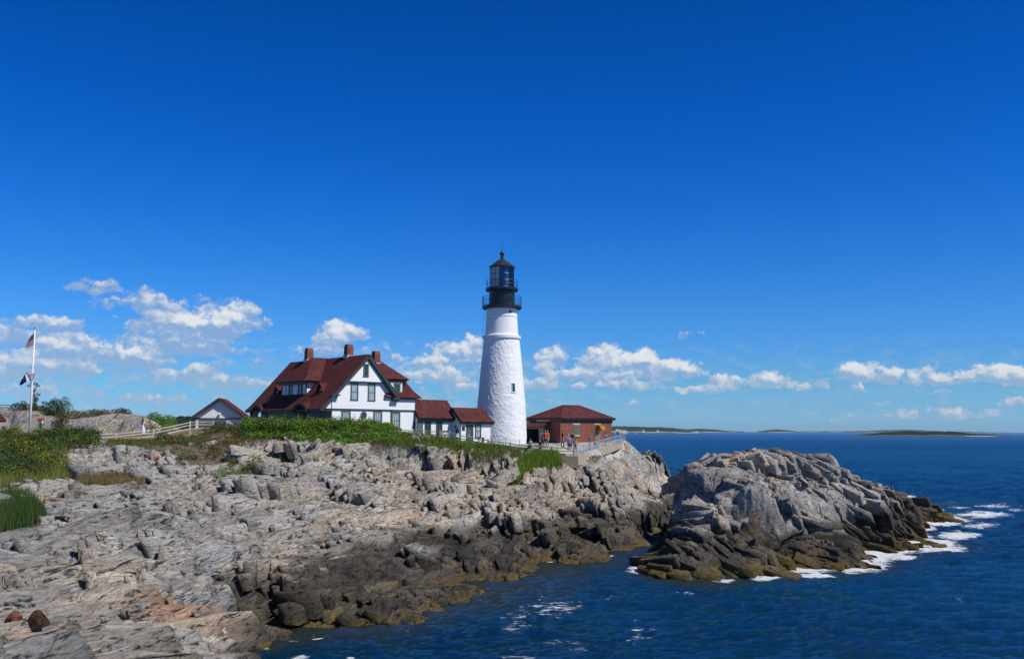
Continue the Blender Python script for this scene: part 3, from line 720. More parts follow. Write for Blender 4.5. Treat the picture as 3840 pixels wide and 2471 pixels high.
foam = t.ss(t.m('SUBTRACT', fv, thr), -.04, .07)
big = t.noise(oc, .012, 5, .6); mpf = t.n('ShaderNodeMapping'); t.link(oc, mpf.inputs[0]); mpf.inputs['Scale'].default_value = (.25, 1, 1)
lanes = t.noise(mpf.outputs[0], .02, 5, .6)
deep = t.mix(t.ss(lanes, .35, .65), (.0004, .018, .042, 1), (.0008, .040, .092, 1))
wcol = t.mix(t.m('MULTIPLY', SHL, .85), deep, (.040, .042, .020, 1))
b.inputs['Base Color'].default_value = (.80, .83, .84, 1); b.inputs['Roughness'].default_value = .7
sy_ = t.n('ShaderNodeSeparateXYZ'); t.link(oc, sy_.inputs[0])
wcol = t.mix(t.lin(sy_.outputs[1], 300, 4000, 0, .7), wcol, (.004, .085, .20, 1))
df_ = t.n('ShaderNodeBsdfDiffuse'); t.link(wcol, df_.inputs[0])
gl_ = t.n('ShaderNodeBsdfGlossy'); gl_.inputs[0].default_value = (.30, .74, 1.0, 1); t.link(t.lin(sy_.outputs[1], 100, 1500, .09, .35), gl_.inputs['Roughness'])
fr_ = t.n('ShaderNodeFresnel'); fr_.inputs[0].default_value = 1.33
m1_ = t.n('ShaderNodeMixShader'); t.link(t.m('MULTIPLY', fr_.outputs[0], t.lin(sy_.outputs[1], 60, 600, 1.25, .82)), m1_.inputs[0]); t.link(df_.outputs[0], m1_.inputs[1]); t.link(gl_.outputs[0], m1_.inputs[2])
m2_ = t.n('ShaderNodeMixShader'); t.link(foam, m2_.inputs[0]); t.link(m1_.outputs[0], m2_.inputs[1]); t.link(b.outputs[0], m2_.inputs[2])
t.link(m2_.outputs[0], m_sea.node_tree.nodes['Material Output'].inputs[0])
b1 = t.n('ShaderNodeBump'); b1.inputs['Strength'].default_value = 1.0; b1.inputs['Distance'].default_value = .30
t.link(t.noise(mp.outputs[0], 3.2, 5, .65), b1.inputs['Height'])
b2 = t.n('ShaderNodeBump'); b2.inputs['Strength'].default_value = 1.0; b2.inputs['Distance'].default_value = .26
t.link(t.noise(mp.outputs[0], .75, 4, .6), b2.inputs['Height']); t.link(b2.outputs[0], b1.inputs['Normal'])
for nd_ in (b.inputs['Normal'], df_.inputs['Normal'], gl_.inputs['Normal'], fr_.inputs['Normal']): t.link(b1.outputs[0], nd_)
u_, f_ = grid_faces(640, 1250, np.ones(x.shape, bool))
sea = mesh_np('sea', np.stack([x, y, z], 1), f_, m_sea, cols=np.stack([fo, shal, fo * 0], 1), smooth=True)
tag(sea, 'deep blue sea with foam flecks', kind='structure')

# ------------------------------------------------------------------ builders
class MB:
    def __init__(s): s.v = []; s.f = []
    def poly(s, pts):
        i = len(s.v); s.v += [tuple(map(float, p)) for p in pts]; s.f.append(list(range(i, i + len(pts)))); return s
    def box(s, x0, x1, y0, y1, z0, z1):
        i = len(s.v)
        s.v += [(x, y, z) for z in (z0, z1) for x, y in ((x0, y0), (x1, y0), (x1, y1), (x0, y1))]
        s.f += [[i + a for a in q] for q in ((3, 2, 1, 0), (4, 5, 6, 7), (0, 1, 5, 4), (1, 2, 6, 5), (2, 3, 7, 6), (3, 0, 4, 7))]
        return s
    def slab(s, pts, d):
        """polygon thickened by the vector d"""
        i = len(s.v); n = len(pts)
        s.v += [tuple(map(float, p)) for p in pts] + [tuple(float(p[k] + d[k]) for k in range(3)) for p in pts]
        s.f.append(list(range(i, i + n))[::-1]); s.f.append(list(range(i + n, i + 2 * n)))
        for k in range(n): s.f.append([i + k, i + (k + 1) % n, i + n + (k + 1) % n, i + n + k])
        return s
    def tube(s, pts, r, n=6, caps=True):
        pts = [Vector(p) for p in pts]
        rr = r if isinstance(r, (list, tuple)) else [r] * len(pts)
        i0 = len(s.v)
        for k, p in enumerate(pts):
            d = (pts[min(k + 1, len(pts) - 1)] - pts[max(k - 1, 0)]).normalized()
            a = d.orthogonal().normalized() if k == 0 else (a - d * a.dot(d)).normalized()
            b_ = d.cross(a)
            for j in range(n):
                th = 2 * math.pi * j / n; s.v.append(tuple(p + (a * math.cos(th) + b_ * math.sin(th)) * rr[k]))
        for k in range(len(pts) - 1):
            for j in range(n):
                s.f.append([i0 + k * n + j, i0 + k * n + (j + 1) % n, i0 + (k + 1) * n + (j + 1) % n, i0 + (k + 1) * n + j])
        if caps:
            s.f.append([i0 + j for j in range(n)][::-1]); s.f.append([i0 + (len(pts) - 1) * n + j for j in range(n)])
        return s
    def lathe(s, prof, n=32, c=(0, 0), caps=True):
        i0 = len(s.v)
        for r, z in prof:
            for j in range(n):
                th = 2 * math.pi * j / n; s.v.append((c[0] + r * math.cos(th), c[1] + r * math.sin(th), z))
        for k in range(len(prof) - 1):
            for j in range(n):
                s.f.append([i0 + k * n + j, i0 + k * n + (j + 1) % n, i0 + (k + 1) * n + (j + 1) % n, i0 + (k + 1) * n + j])
        if caps:
            s.f.append([i0 + j for j in range(n)][::-1]); s.f.append([i0 + (len(prof) - 1) * n + j for j in range(n)])
        return s
    def ball(s, c, r, n=10, m=7, sx=1, sy=1, sz=1):
        pr = [(max(1e-4, r * math.sin(math.pi * k / m)), -r * math.cos(math.pi * k / m)) for k in range(m + 1)]
        i0 = len(s.v); s.lathe(pr, n, caps=False)
        for k in range(i0, len(s.v)):
            x, y, z = s.v[k]; s.v[k] = (x * sx + c[0], y * sy + c[1], z * sz + c[2])
        return s
    def build(s, name, mat, parent=None, smooth=False, bevel=0.0):
        me = bpy.data.meshes.new(name)
        r = parent
        while r is not None and r.parent is not None: r = r.parent
        dz = r.location.z if r is not None else 0.0
        me.from_pydata([(a, b_, c - dz) for a, b_, c in s.v], [], s.f); me.update()
        bm = bmesh.new(); bm.from_mesh(me); bmesh.ops.recalc_face_normals(bm, faces=bm.faces); bm.to_mesh(me); bm.free()
        if smooth: me.polygons.foreach_set('use_smooth', [True] * len(me.polygons))
        if mat: me.materials.append(mat)
        o = bpy.data.objects.new(name, me); COL.objects.link(o)
        if parent is not None: o.parent = parent
        if bevel:
            bv = o.modifiers.new('bevel', 'BEVEL'); bv.width = bevel; bv.segments = 1; bv.limit_method = 'ANGLE'
        return o

# ------------------------------------------------------------------ building materials
def clap(name, c=(.80, .80, .80), pitch=.16):
    m, t, b = newmat(name)
    oc = t.n('ShaderNodeTexCoord').outputs['Object']; sx = t.n('ShaderNodeSeparateXYZ'); t.link(oc, sx.inputs[0])
    fr = t.m('FRACT', t.m('DIVIDE', sx.outputs[2], pitch))
    bp = t.n('ShaderNodeBump'); bp.inputs['Strength'].default_value = 1; bp.inputs['Distance'].default_value = .035
    t.link(t.m('SUBTRACT', 1.0, fr), bp.inputs['Height']); t.link(bp.outputs[0], b.inputs['Normal'])
    n_ = t.noise(oc, 1.2, 5, .6)
    t.link(t.mix(t.ss(n_, .3, .75), tuple(x * .94 for x in c) + (1,), c + (1,)), b.inputs['Base Color'])
    b.inputs['Roughness'].default_value = .5
    return m
m_clap = clap('white_clapboard')
m_shin = clap('white_shingle', (.80, .80, .80), .12)
m_white = simple('white_paint', (.80, .80, .79), .5, .05)
m_green = simple('dark_green_trim', (.035, .060, .055), .5, .15)
m_gfrm = simple('grey_green_trim', (.10, .135, .12), .5, .12)
m_stucco = simple('white_limewash', (.80, .80, .80), .7, .05, 2.0, bump=.6, bscale=3.0)
m_cream = simple('cream_stone', (.46, .40, .28), .7, .12)
m_black = simple('black_iron', (.012, .013, .015), .38, .2)
m_blackm = simple('black_paint', (.016, .018, .022), .3, .2)
m_dark = simple('dark_interior', (.010, .012, .012), .8, .2)
def roofmat():
    m, t, b = newmat('red_brown_shingles')
    oc = t.n('ShaderNodeTexCoord').outputs['Object']
    v = t.n('ShaderNodeTexVoronoi'); v.inputs['Scale'].default_value = 3.4; t.link(oc, v.inputs['Vector'])
    sc_ = t.n('ShaderNodeSeparateColor'); t.link(v.outputs['Color'], sc_.inputs[0])
    n_ = t.noise(oc, .7, 5, .65)
    f = t.m('ADD', t.m('MULTIPLY', sc_.outputs[0], .35), t.m('MULTIPLY', n_, .75))
    t.link(t.mix(t.ss(f, .25, .85), (.062, .018, .018, 1), (.128, .037, .034, 1)), b.inputs['Base Color'])
    sx = t.n('ShaderNodeSeparateXYZ'); t.link(oc, sx.inputs[0])
    fr = t.m('FRACT', t.m('DIVIDE', sx.outputs[2], .13))
    bp = t.n('ShaderNodeBump'); bp.inputs['Strength'].default_value = .8; bp.inputs['Distance'].default_value = .02
    t.link(t.m('ADD', t.m('SUBTRACT', 1.0, fr), t.m('MULTIPLY', sc_.outputs[1], .8)), bp.inputs['Height']); t.link(bp.outputs[0], b.inputs['Normal'])
    b.inputs['Roughness'].default_value = .9; b.inputs['Specular IOR Level'].default_value = .15
    return m
m_roof = roofmat()
def brickmat():
    m, t, b = newmat('red_brick')
    oc = t.n('ShaderNodeTexCoord').outputs['Object']; sx = t.n('ShaderNodeSeparateXYZ'); t.link(oc, sx.inputs[0])
    bt = t.n('ShaderNodeTexBrick'); t.link(t.xyz(t.m('ADD', sx.outputs[0], sx.outputs[1]), sx.outputs[2], 0.0), bt.inputs['Vector'])
    bt.inputs['Scale'].default_value = 1.0; bt.inputs['Brick Width'].default_value = .36; bt.inputs['Row Height'].default_value = .12
    bt.inputs['Mortar Size'].default_value = .006; bt.inputs['Bias'].default_value = -.2
    bt.inputs['Color1'].default_value = (.25, .072, .044, 1); bt.inputs['Color2'].default_value = (.18, .052, .034, 1); bt.inputs['Mortar'].default_value = (.20, .095, .07, 1)
    n_ = t.noise(oc, 1.1, 6, .7)
    k_ = t.ss(n_, .3, .7, .72, 1.15)
    t.link(t.mix(1.0, bt.outputs[0], t.xyz(k_, k_, k_), 'MULTIPLY'), b.inputs['Base Color'])
    b.inputs['Roughness'].default_value = .85
    return m
m_brick = brickmat()
def glassmat(name, c=(.02, .028, .032), rough=.08):
    m, t, b = newmat(name)
    oc = t.n('ShaderNodeTexCoord').outputs['Object']
    n_ = t.noise(oc, 2.5, 3)
    t.link(t.mix(n_, tuple(x * .6 for x in c) + (1,), tuple(x * 1.5 for x in c) + (1,)), b.inputs['Base Color'])
    b.inputs['Roughness'].default_value = rough; b.inputs['Specular IOR Level'].default_value = .7
    return m
m_glass = glassmat('window_glass'); m_curt = glassmat('window_glass_with_curtain', (.34, .38, .43), .25)

def mt(T, d=1): return lambda a, o, z: (a, T - o, z)        # wall facing -t
def ms_(S): return lambda a, o, z: (S - o, a, z)             # wall facing -s
def wbox(mb, mp_, a0, a1, o0, o1, z0, z1):
    p = [mp_(a0, o0, z0), mp_(a1, o1, z1)]
    mb.box(min(p[0][0], p[1][0]), max(p[0][0], p[1][0]), min(p[0][1], p[1][1]), max(p[0][1], p[1][1]), z0, z1)
def window(par, mp_, a0, a1, z0, z1, glass=None, fm=None, cas=.13, rows=2, cols=1, proud=.07, head=True):
    """casing > sash, pane; the wall plane is at offset 0"""
    f = MB()
    wbox(f, mp_, a0, a0 + cas, -.02, proud, z0, z1); wbox(f, mp_, a1 - cas, a1, -.02, proud, z0, z1)
    wbox(f, mp_, a0 + cas, a1 - cas, -.02, proud - .003, z1 - cas, z1 - .003)
    if head: wbox(f, mp_, a0 - .06, a1 + .06, -.02, proud + .06, z1, z1 + .07)
    wbox(f, mp_, a0 - .05, a1 + .05, -.02, proud + .05, z0 - .07, z0)
    w_ = f.build('window', fm or m_gfrm, par)
    pn = MB(); wbox(pn, mp_, a0 + cas, a1 - cas, -.01, .012, z0, z1 - cas); pn.build('pane', glass or m_glass, w_)
    s_ = MB(); b0, b1, c0, c1 = a0 + cas, a1 - cas, z0, z1 - cas
    for k in range(1, rows): zz = c0 + (c1 - c0) * k / rows; wbox(s_, mp_, b0, b1, .01, .04, zz - .03, zz + .03)
    for k in range(1, cols): aa = b0 + (b1 - b0) * k / cols; wbox(s_, mp_, aa - .015, aa + .015, .01, .032, c0 + .04, c1 - .04)
    wbox(s_, mp_, b0, b0 + .04, .01, .036, c0, c1); wbox(s_, mp_, b1 - .04, b1, .01, .036, c0, c1)
    s_.build('sash', fm or m_gfrm, w_)
    return w_

# ------------------------------------------------------------------ keeper's house
HO = np.array([-21.529, 118.0]); HA = math.radians(40)
house = empty('keepers_house', (HO[0], HO[1], 10.0), HA, 'large white clapboard house with steep red brown roof, gables and three brick chimneys', 'house')
def hloc(px, py, t_):
    """photo position on the house plane t = t_ -> (s, z)"""
    v = ray(px, py); n_ = np.array([-math.sin(HA), math.cos(HA), 0]); o_ = np.array([HO[0], HO[1], 0]) + n_ * t_
    q = np.array([0, 0, CZ]) + v * (((o_ - [0, 0, CZ]) @ n_) / (v @ n_)); w_ = q[:2] - HO
    return w_[0] * math.cos(HA) + w_[1] * math.sin(HA), q[2]
mb = MB()
mb.box(0, 11.95, 0, 18.6, 9.6, 13.42)
mb.build('ground_floor_wall', m_clap, house)
mb = MB()
mb.slab([(-1.42, -.08, 13.52), (9.02, -.08, 13.52), (9.02, -.08, 15.3), (4.8, -.08, 19.95)], (0, 18.9, 0))
mb.box(9.02, 12.05, .02, 14, 13.50, 15.0)
mb.build('upper_wall', m_clap, house)
mb = MB()                                                    # attic gable hung out over the windows, toothed lower edge
mb.slab([(1.62, -.38, 16.86), (7.02, -.38, 16.86), (4.8, -.38, 19.9)], (0, .3, 0))
mb.build('attic_gable', m_shin, house)
mb = MB()
for k in range(26):
    a = 1.7 + k * .205; mb.box(a, a + .12, -.41, -.36, 16.74, 16.87)
mb.box(1.5, 7.15, -.36, -.1, 16.78, 16.85)
mb.build('toothed_edge', m_green, house)
# main roof
th = .16
mb = MB()
def roofslab(mb, pts):
    a, b_, c = Vector(pts[0]), Vector(pts[1]), Vector(pts[2]); n_ = (b_ - a).cross(c - a).normalized()
    if n_.z < 0: n_ = -n_
    mb.slab(pts, tuple(n_ * th))
roofslab(mb, [(-1.72, -.62, 13.32), (-1.72, 19.7, 13.32), (-.9, 19.7, 14.02), (-.9, -.62, 14.02)])
roofslab(mb, [(-.9, -.62, 14.02), (-.9, 19.7, 14.02), (4.8, 19.7, 20.10), (4.8, -.62, 20.10)])
roofslab(mb, [(4.8, -.62, 20.10), (4.8, 19.7, 20.10), (9.25, 19.7, 15.0), (9.25, -.62, 15.0)])
# right wing: flared lower roof and hipped upper roof
def ring(mb, r0, z0, r1, z1):
    (a0, a1, b0, b1), (c0, c1, d0, d1) = r0, r1
    A = [(a0, b0, z0), (a1, b0, z0), (a1, b1, z0), (a0, b1, z0)]; B = [(c0, d0, z1), (c1, d0, z1), (c1, d1, z1), (c0, d1, z1)]
    for k in range(4): roofslab(mb, [A[k], A[(k + 1) % 4], B[(k + 1) % 4], B[k]])
ring(mb, (7.5, 12.75, -.35, 14.6), 14.98, (7.5, 11.95, .25, 13.9), 15.75)
ring(mb, (7.5, 11.95, .25, 13.9), 15.75, (7.5, 10.9, 1.1, 12.9), 17.35)
for pl in ([(6.2, -.15, 17.22), (10.95, -.15, 17.22), (8.15, 4.0, 20.25)], [(10.95, -.15, 17.22), (10.95, 13.4, 17.22), (8.15, 9.2, 20.25), (8.15, 4.0, 20.25)],
           [(10.95, 13.4, 17.22), (5.4, 13.4, 17.22), (8.15, 9.2, 20.25)], [(5.4, 13.4, 17.22), (6.2, -.15, 17.22), (8.15, 4.0, 20.25), (8.15, 9.2, 20.25)]):
    roofslab(mb, pl)
roof_o = mb.build('roof', m_roof, house)
# chimneys
for (s_, t_, z0, z1, w2) in ((4.96, 15.0, 19.4, 21.9, .44), (4.96, 4.6, 19.4, 21.75, .44), (8.0, 3.0, 18.4, 20.95, .42)):
    mb = MB(); mb.box(s_ - w2, s_ + w2, t_ - w2, t_ + w2, z0, z1 - .45)
    k_ = .08
    mb.slab([(s_ - w2, t_ - w2, z1 - .45), (s_ + w2, t_ - w2, z1 - .45), (s_ + w2, t_ + w2, z1 - .45), (s_ - w2, t_ + w2, z1 - .45)], (0, 0, .01))
    i = len(mb.v); a_ = w2; b_ = w2 - k_
    mb.v += [(s_ + x * a_, t_ + y * a_, z1 - .44) for x, y in ((-1, -1), (1, -1), (1, 1), (-1, 1))] + [(s_ + x * b_, t_ + y * b_, z1) for x, y in ((-1, -1), (1, -1), (1, 1), (-1, 1))]
    mb.f += [[i, i + 1, i + 5, i + 4], [i + 1, i + 2, i + 6, i + 5], [i + 2, i + 3, i + 7, i + 6], [i + 3, i, i + 4, i + 7], [i + 4, i + 5, i + 6, i + 7]]
    ch = mb.build('chimney', m_brick, roof_o)
    zb = {15.0: 20.2, 4.6: 20.15, 3.0: 19.25}[t_]
    MB().box(s_ - w2 - .08, s_ + w2 + .08, t_ - w2 - .08, t_ + w2 + .08, zb - .5, zb + .22).build('flashing', simple('grey_flashing', (.40, .40, .38), .6), ch)
# trim: rakes, cornices, belt, corner boards
mb = MB()
def rake(mb, p, q, t_, wd, dp):
    p = Vector((p[0], t_, p[1])); q = Vector((q[0], t_, q[1])); d = (q - p).normalized(); n_ = Vector((-d.z, 0, d.x))
    if n_.z > 0: n_ = -n_
    mb.slab([p, q, q + n_ * wd, p + n_ * wd], (0, dp, 0))
rake(mb, (-1.78, 13.33), (4.8, 20.12), -.68, .26, .06); rake(mb, (4.8, 20.12), (9.3, 14.98), -.68, .34, .10)
rake(mb, (5.0, 19.72), (9.1, 15.0), -.58, .34, .42)
mb.box(-.25, .85, -.66, -.05, 15.02, 15.18); mb.box(-.1, .6, -.52, -.05, 14.86, 15.02)
mb.box(8.35, 9.45, -.7, 0, 14.72, 14.95); mb.box(8.6, 9.3, -.55, 0, 14.56, 14.72)
mb.box(-1.8, -.02, -.6, 0, 13.22, 13.36)
mb.box(9.0, 12.55, -.22, 14.2, 14.80, 14.93); mb.box(7.0, 10.8, .0, 13, 17.02, 17.18)
mb.box(-.05, 12.06, -.16, 18.7, 13.42, 13.50)
for a in (-.02, 11.86): mb.box(a, a + .14, -.05, .1, 9.7, 13.42)
mb.box(8.38, 8.46, -.04, .05, 9.7, 13.42)
mb.box(-.04, .04, -.13, -.07, 13.5, 14.75)
mb.build('trim', m_green, house)
# windows of the gable side
G0 = mt(-.08); G1 = mt(0); GAt = mt(-.38)
window(house, G0, 2.57, 3.62, 14.66, 16.6, m_curt, cas=.14); window(house, G0, 5.0, 6.07, 14.63, 16.6, m_curt, cas=.14)
window(house, GAt, 4.12, 4.86, 17.55, 18.95, cas=.15)
window(house, G1, 1.4, 2.67, 11.1, 13.34, m_curt, cas=.18, cols=3); window(house, G1, 5.89, 7.16, 11.1, 13.34, m_curt, cas=.18, cols=3)
window(house, G1, 8.51, 9.83, 11.2, 13.24, m_curt, cas=.18, cols=3)
mb = MB(); n_ = 28
for r0, r1, o0, o1 in ((.33, .47, 0.0, .08),):
    for k in range(n_):
        a, b_ = 2 * math.pi * k / n_, 2 * math.pi * (k + 1) / n_
        pts = [(4.5 + r_ * .94 * math.cos(x_), -o1, 12.76 + r_ * math.sin(x_)) for r_, x_ in ((r0, a), (r1, a), (r1, b_), (r0, b_))]
        mb.slab(pts, (0, .1, 0))
ov = mb.build('window', m_gfrm, house)
MB().slab([(4.5 + .33 * .94 * math.cos(2 * math.pi * k / n_), -.02, 12.76 + .33 * math.sin(2 * math.pi * k / n_)) for k in range(n_)], (0, .03, 0)).build('pane', m_glass, ov)
# dormer of the right wing
mb = MB(); mb.box(7.3, 10.2, .05, 3.5, 15.0, 17.05); d2 = mb.build('dormer', m_clap, house)
window(d2, mt(.05), 8.85, 9.82, 15.62, 16.72, cas=.16, rows=3)
MB().box(10.12, 10.24, .0, .15, 15.2, 17.02).box(7.6, 10.2, -.02, .04, 16.9, 17.02).build('trim', m_green, d2)
# big hipped dormer on the porch side
mb = MB(); mb.box(.2, 3.4, 6.6, 13.1, 14.6, 16.93); dm_ = mb.build('dormer', m_clap, house)
mb = MB()
roofslab(mb, [(-.35, 5.95, 16.95), (-.35, 13.75, 16.95), (2.75, 9.85, 20.14)])
roofslab(mb, [(-.35, 5.95, 16.95), (2.75, 9.85, 20.14), (4.95, 9.85, 20.14), (1.75, 5.95, 16.95)])
roofslab(mb, [(-.35, 13.75, 16.95), (2.75, 9.85, 20.14), (4.95, 9.85, 20.14), (1.75, 13.75, 16.95)])
mb.build('dormer_roof', m_roof, dm_)
mb = MB(); mb.box(-.25, 3.0, 6.05, 13.65, 16.84, 16.94)
for a in (6.55, 13.0): mb.box(.12, .26, a, a + .14, 15.0, 16.84)
mb.box(.1, .2, 6.6, 13.1, 16.62, 16.84)
for a in (8.1, 11.5): mb.box(.13, .19, a - .55, a - .45, 15.1, 16.62); mb.box(.13, .19, a + .45, a + .55, 15.1, 16.62)
mb.build('trim', m_green, dm_)
S0 = ms_(.2)
window(dm_, S0, 7.75, 8.75, 15.45, 16.6, cas=.12, rows=2, fm=m_green); window(dm_, S0, 10.2, 11.2, 15.45, 16.6, cas=.12, rows=2, fm=m_green)
# two gablets
for tc_ in (3.55, 15.1):
    mb = MB()
    s0, z0 = .55, 15.55; hw, hh = .72, 1.05
    back = s0 + hh * .94
    for sg in (-1, 1):
        roofslab(mb, [(s0 - .25, tc_, z0 + hh), (s0 - .25, tc_ + sg * hw * 1.12, z0 - .1), (s0 + .1, tc_ + sg * hw * 1.12, z0 - .1), (back + .2, tc_, z0 + hh)])
    gb = mb.build('gablet', m_roof, house)
    MB().slab([(s0, tc_ - hw, z0 - .25), (s0, tc_ + hw, z0 - .25), (s0, tc_ + hw, z0), (s0, tc_, z0 + hh - .08), (s0, tc_ - hw, z0)], (.08, 0, 0)).build('gablet_wall', m_green, gb)
    MB().slab([(s0 - .03, tc_ - .34, z0 + .12), (s0 - .03, tc_ + .34, z0 + .12), (s0 - .03, tc_, z0 + .62)], (.02, 0, 0)).build('pane', m_curt, gb)
# porch: screen wall with arches along the shaded side
mb = MB(); OP = [(16.2, 2.3, 12.1, 13.3), (4.3, 2.6, 12.2, 13.5), (12.9, .62, 11.3, 12.0), (10.9, .62, 11.3, 12.0), (8.9, .62, 11.3, 12.0)]
t_ = .1
while t_ < 19.0:
    top = None
    for (tc_, w_, zs, zt) in OP:
        d_ = (t_ + .05 - tc_) / (w_ / 2)
        if abs(d_) < 1: top = (zs + (zt - zs) * math.sqrt(1 - d_ * d_), zs, w_)
    if top is None: mb.box(-1.32, -1.14, t_, t_ + .1, 9.8, 13.38)
    else:
        mb.box(-1.32, -1.14, t_, t_ + .1, top[0], 13.38 if top[2] < 1 else 13.9)
        if top[2] < 1: mb.box(-1.32, -1.14, t_, t_ + .1, 9.8, 10.6)
    t_ += .1
mb.build('porch_screen', m_green, house)
mb = MB(); mb.box(-1.3, 0, .02, 18.8, 9.6, 9.95); mb.build('porch_floor', simple('grey_boards', (.2, .2, .19)), house)
mb = MB()
for (tc_, w_, zs, zt) in OP:
    r_ = w_ / 2 + (.22 if w_ > 1 else .14)
    pts = [(-1.42 if w_ > 1 else -1.36, tc_ + r_ * math.cos(math.pi * k / 14), zs + (zt - zs) / (w_ / 2) * r_ * math.sin(math.pi * k / 14)) for k in range(15)]
    if w_ > 1: continue
    mb.tube([(pts[0][0], pts[0][1], 10.5)] + pts + [(pts[0][0], pts[-1][1], 10.5)], .1, 6)
mb.build('arch_surround', m_white, house)
mb = MB()
for (tc_, w_, zs, zt) in OP[:2]:
    r_ = w_ / 2 + .55; N = 14
    P0 = [(tc_ + r_ * math.cos(math.pi * k / N), 13.0 + 1.05 * math.sin(math.pi * k / N)) for k in range(N + 1)]
    for k in range(N):
        (a, za), (b_, zb) = P0[k], P0[k + 1]
        mb.slab([(-1.9, a, za - .02), (-1.9, b_, zb - .02), (-.3 + (zb - 13.4) * .3, b_, zb + .35), (-.3 + (za - 13.4) * .3, a, za + .35)], (0, 0, .14))
    mb.build('eyebrow_roof', m_roof, house); mb = MB()
for (tc_, w_, zs, zt) in OP[:2]:
    r_ = w_ / 2 + .5; N = 14
    P0 = [(-1.86, tc_ + r_ * math.cos(math.pi * k / N), 12.96 + 1.0 * math.sin(math.pi * k / N)) for k in range(N + 1)]
    mb.tube(P0, .12, 5)
mb.box(-1.75, -1.6, -.55, 19.6, 13.2, 13.33)
for a in (.05, 6.2, 14.3, 18.6): mb.box(-1.42, -1.14, a, a + .3, 9.8, 13.3)
mb.build('porch_trim', m_green, house)

# ------------------------------------------------------------------ link buildings
link1 = empty('link_building', (HO[0], HO[1], 9.6), HA, 'low white clapboard link building attached to the right end of the big house', 'outbuilding')
MB().box(12.08, 17.72, -.5, 3.6, 9.4, 12.35).slab([(12.08, -.5, 12.35), (12.08, 3.6, 12.35), (12.08, 1.55, 14.5)], (5.64, 0, 0)).build('wall', m_clap, link1)
mb = MB(); roofslab(mb, [(12.06, -.95, 12.38), (18.15, -.95, 12.38), (18.15, 1.55, 14.82), (12.06, 1.55, 14.82)]); roofslab(mb, [(12.06, 4.05, 12.38), (18.15, 4.05, 12.38), (18.15, 1.55, 14.82), (12.06, 1.55, 14.82)])
mb.build('roof', m_roof, link1)
MB().box(12.1, 18.1, -.86, -.52, 12.2, 12.36).box(12.09, 17.7, -.56, -.5, 12.05, 12.2).build('trim', m_green, link1)
MB().box(12.1, 12.95, -.58, -.5, 9.9, 12.05).build('door', m_gfrm, link1)
L1 = mt(-.5)
for x0, x1 in ((1592.5, 1615.5), (1635.5, 1658)):
    a0 = hloc(x0, 1600, -.5)[0]; a1 = hloc(x1, 1600, -.5)[0]
    window(link1, L1, a0, a1, 10.35, 12.0, cas=.14, rows=2, cols=3, fm=m_green)
link2 = empty('link_building', (HO[0], HO[1], 9.0), HA, 'small white rendered outbuilding with red roof and green door built against the tower', 'outbuilding')
MB().box(17.75, 23.2, -2.2, 1.0, 8.8, 12.0).slab([(17.75, -2.2, 12.0), (17.75, 1.0, 12.0), (17.75, -.6, 13.6)], (4.2, 0, 0)).build('wall', m_stucco, link2)
mb = MB(); roofslab(mb, [(17.45, -2.6, 11.95), (23.35, -2.6, 11.95), (22.2, -.6, 13.82), (17.45, -.6, 13.82)]); roofslab(mb, [(17.45, 1.4, 11.95), (23.35, 1.4, 11.95), (22.2, -.6, 13.82), (17.45, -.6, 13.82)])
mb.build('roof', m_roof, link2)
mb = MB(); mb.box(17.5, 23.3, -2.52, -2.22, 11.78, 11.93); rkp = [(17.42, -2.6, 11.93), (17.42, -.6, 13.8), (17.42, -.6, 13.6), (17.42, -2.6, 11.73)]
mb.slab(rkp, (.1, 0, 0)); mb.build('trim', m_green, link2)
MB().tube([(17.68, -2.3, 11.85), (17.68, -2.3, 9.1)], .05).ball((17.68, -2.36, 11.85), .11).build('downpipe', m_white, link2)
def l2(x): return hloc(1540 + x / 5.5, 1620, -2.2)[0]
L2 = mt(-2.2)
a0, a1 = l2(1145), l2(1287)
dr = MB().box(a0, a1, -2.26, -2.18, 9.1, 11.72).build('door_frame', m_green, link2)
MB().box(a0 + .12, a0 + .12 + (a1 - a0) * .5, -2.29, -2.262, 9.15, 11.1).build('door', m_gfrm, dr)
MB().box(a0 + .3, a0 + .52, -2.305, -2.292, 10.22, 10.28).build('notice', m_white, dr)
window(link2, L2, l2(1330), l2(1450), 10.1, 11.72, m_curt, cas=.1, fm=m_green)
MB().box(l2(1056), l2(1116), -2.24, -2.19, 10.95, 11.45).build('plaque', simple('bronze_plaque', (.06, .025, .022), .4), link2)
MB().box(17.70, 17.752, -1.25, -.85, 11.25, 11.6).build('vent', m_green, link2)

# ------------------------------------------------------------------ light tower
TX, TY = -1.40, 134.0; K2 = 134 / 132.0
def tz(y): return P(1880, 880 + y / 1.877, TY)[2]
def tr(hw): return hw / 1.877 / 3700 * TY
tower = empty('lighthouse', (TX, TY, 9.0), 0, 'tall tapering white stone lighthouse with black lantern and galleries', 'lighthouse')
nth, nz = 420, 300
PROF = [(8.4, tr(186)), (tz(1480), tr(182)), (tz(1200), tr(169)), (tz(950), tr(147)), (tz(735), tr(125))]
zs = np.linspace(8.4, tz(735), nz); rz = np.interp(zs, [p[0] for p in PROF], [p[1] for p in PROF])
thv = np.linspace(0, 2 * math.pi, nth, endpoint=False)
TH, ZZ = np.meshgrid(thv, zs); RR = np.repeat(rz[:, None], nth, 1)
A_, B_, e_ = worley(TH * 32 / (2 * math.pi) * 1.0 + .9 * fbm(TH * 5, ZZ * 1.0, 3, 3), ZZ / .42 + .9 * fbm(TH * 4, ZZ * .8, 3, 8), 4, .95)
WPHI = math.radians(-90 + 32)
wdist = np.maximum(np.abs((TH - WPHI % (2 * math.pi)) * 2.9) / .5, np.abs(ZZ - 16.7) / .85)
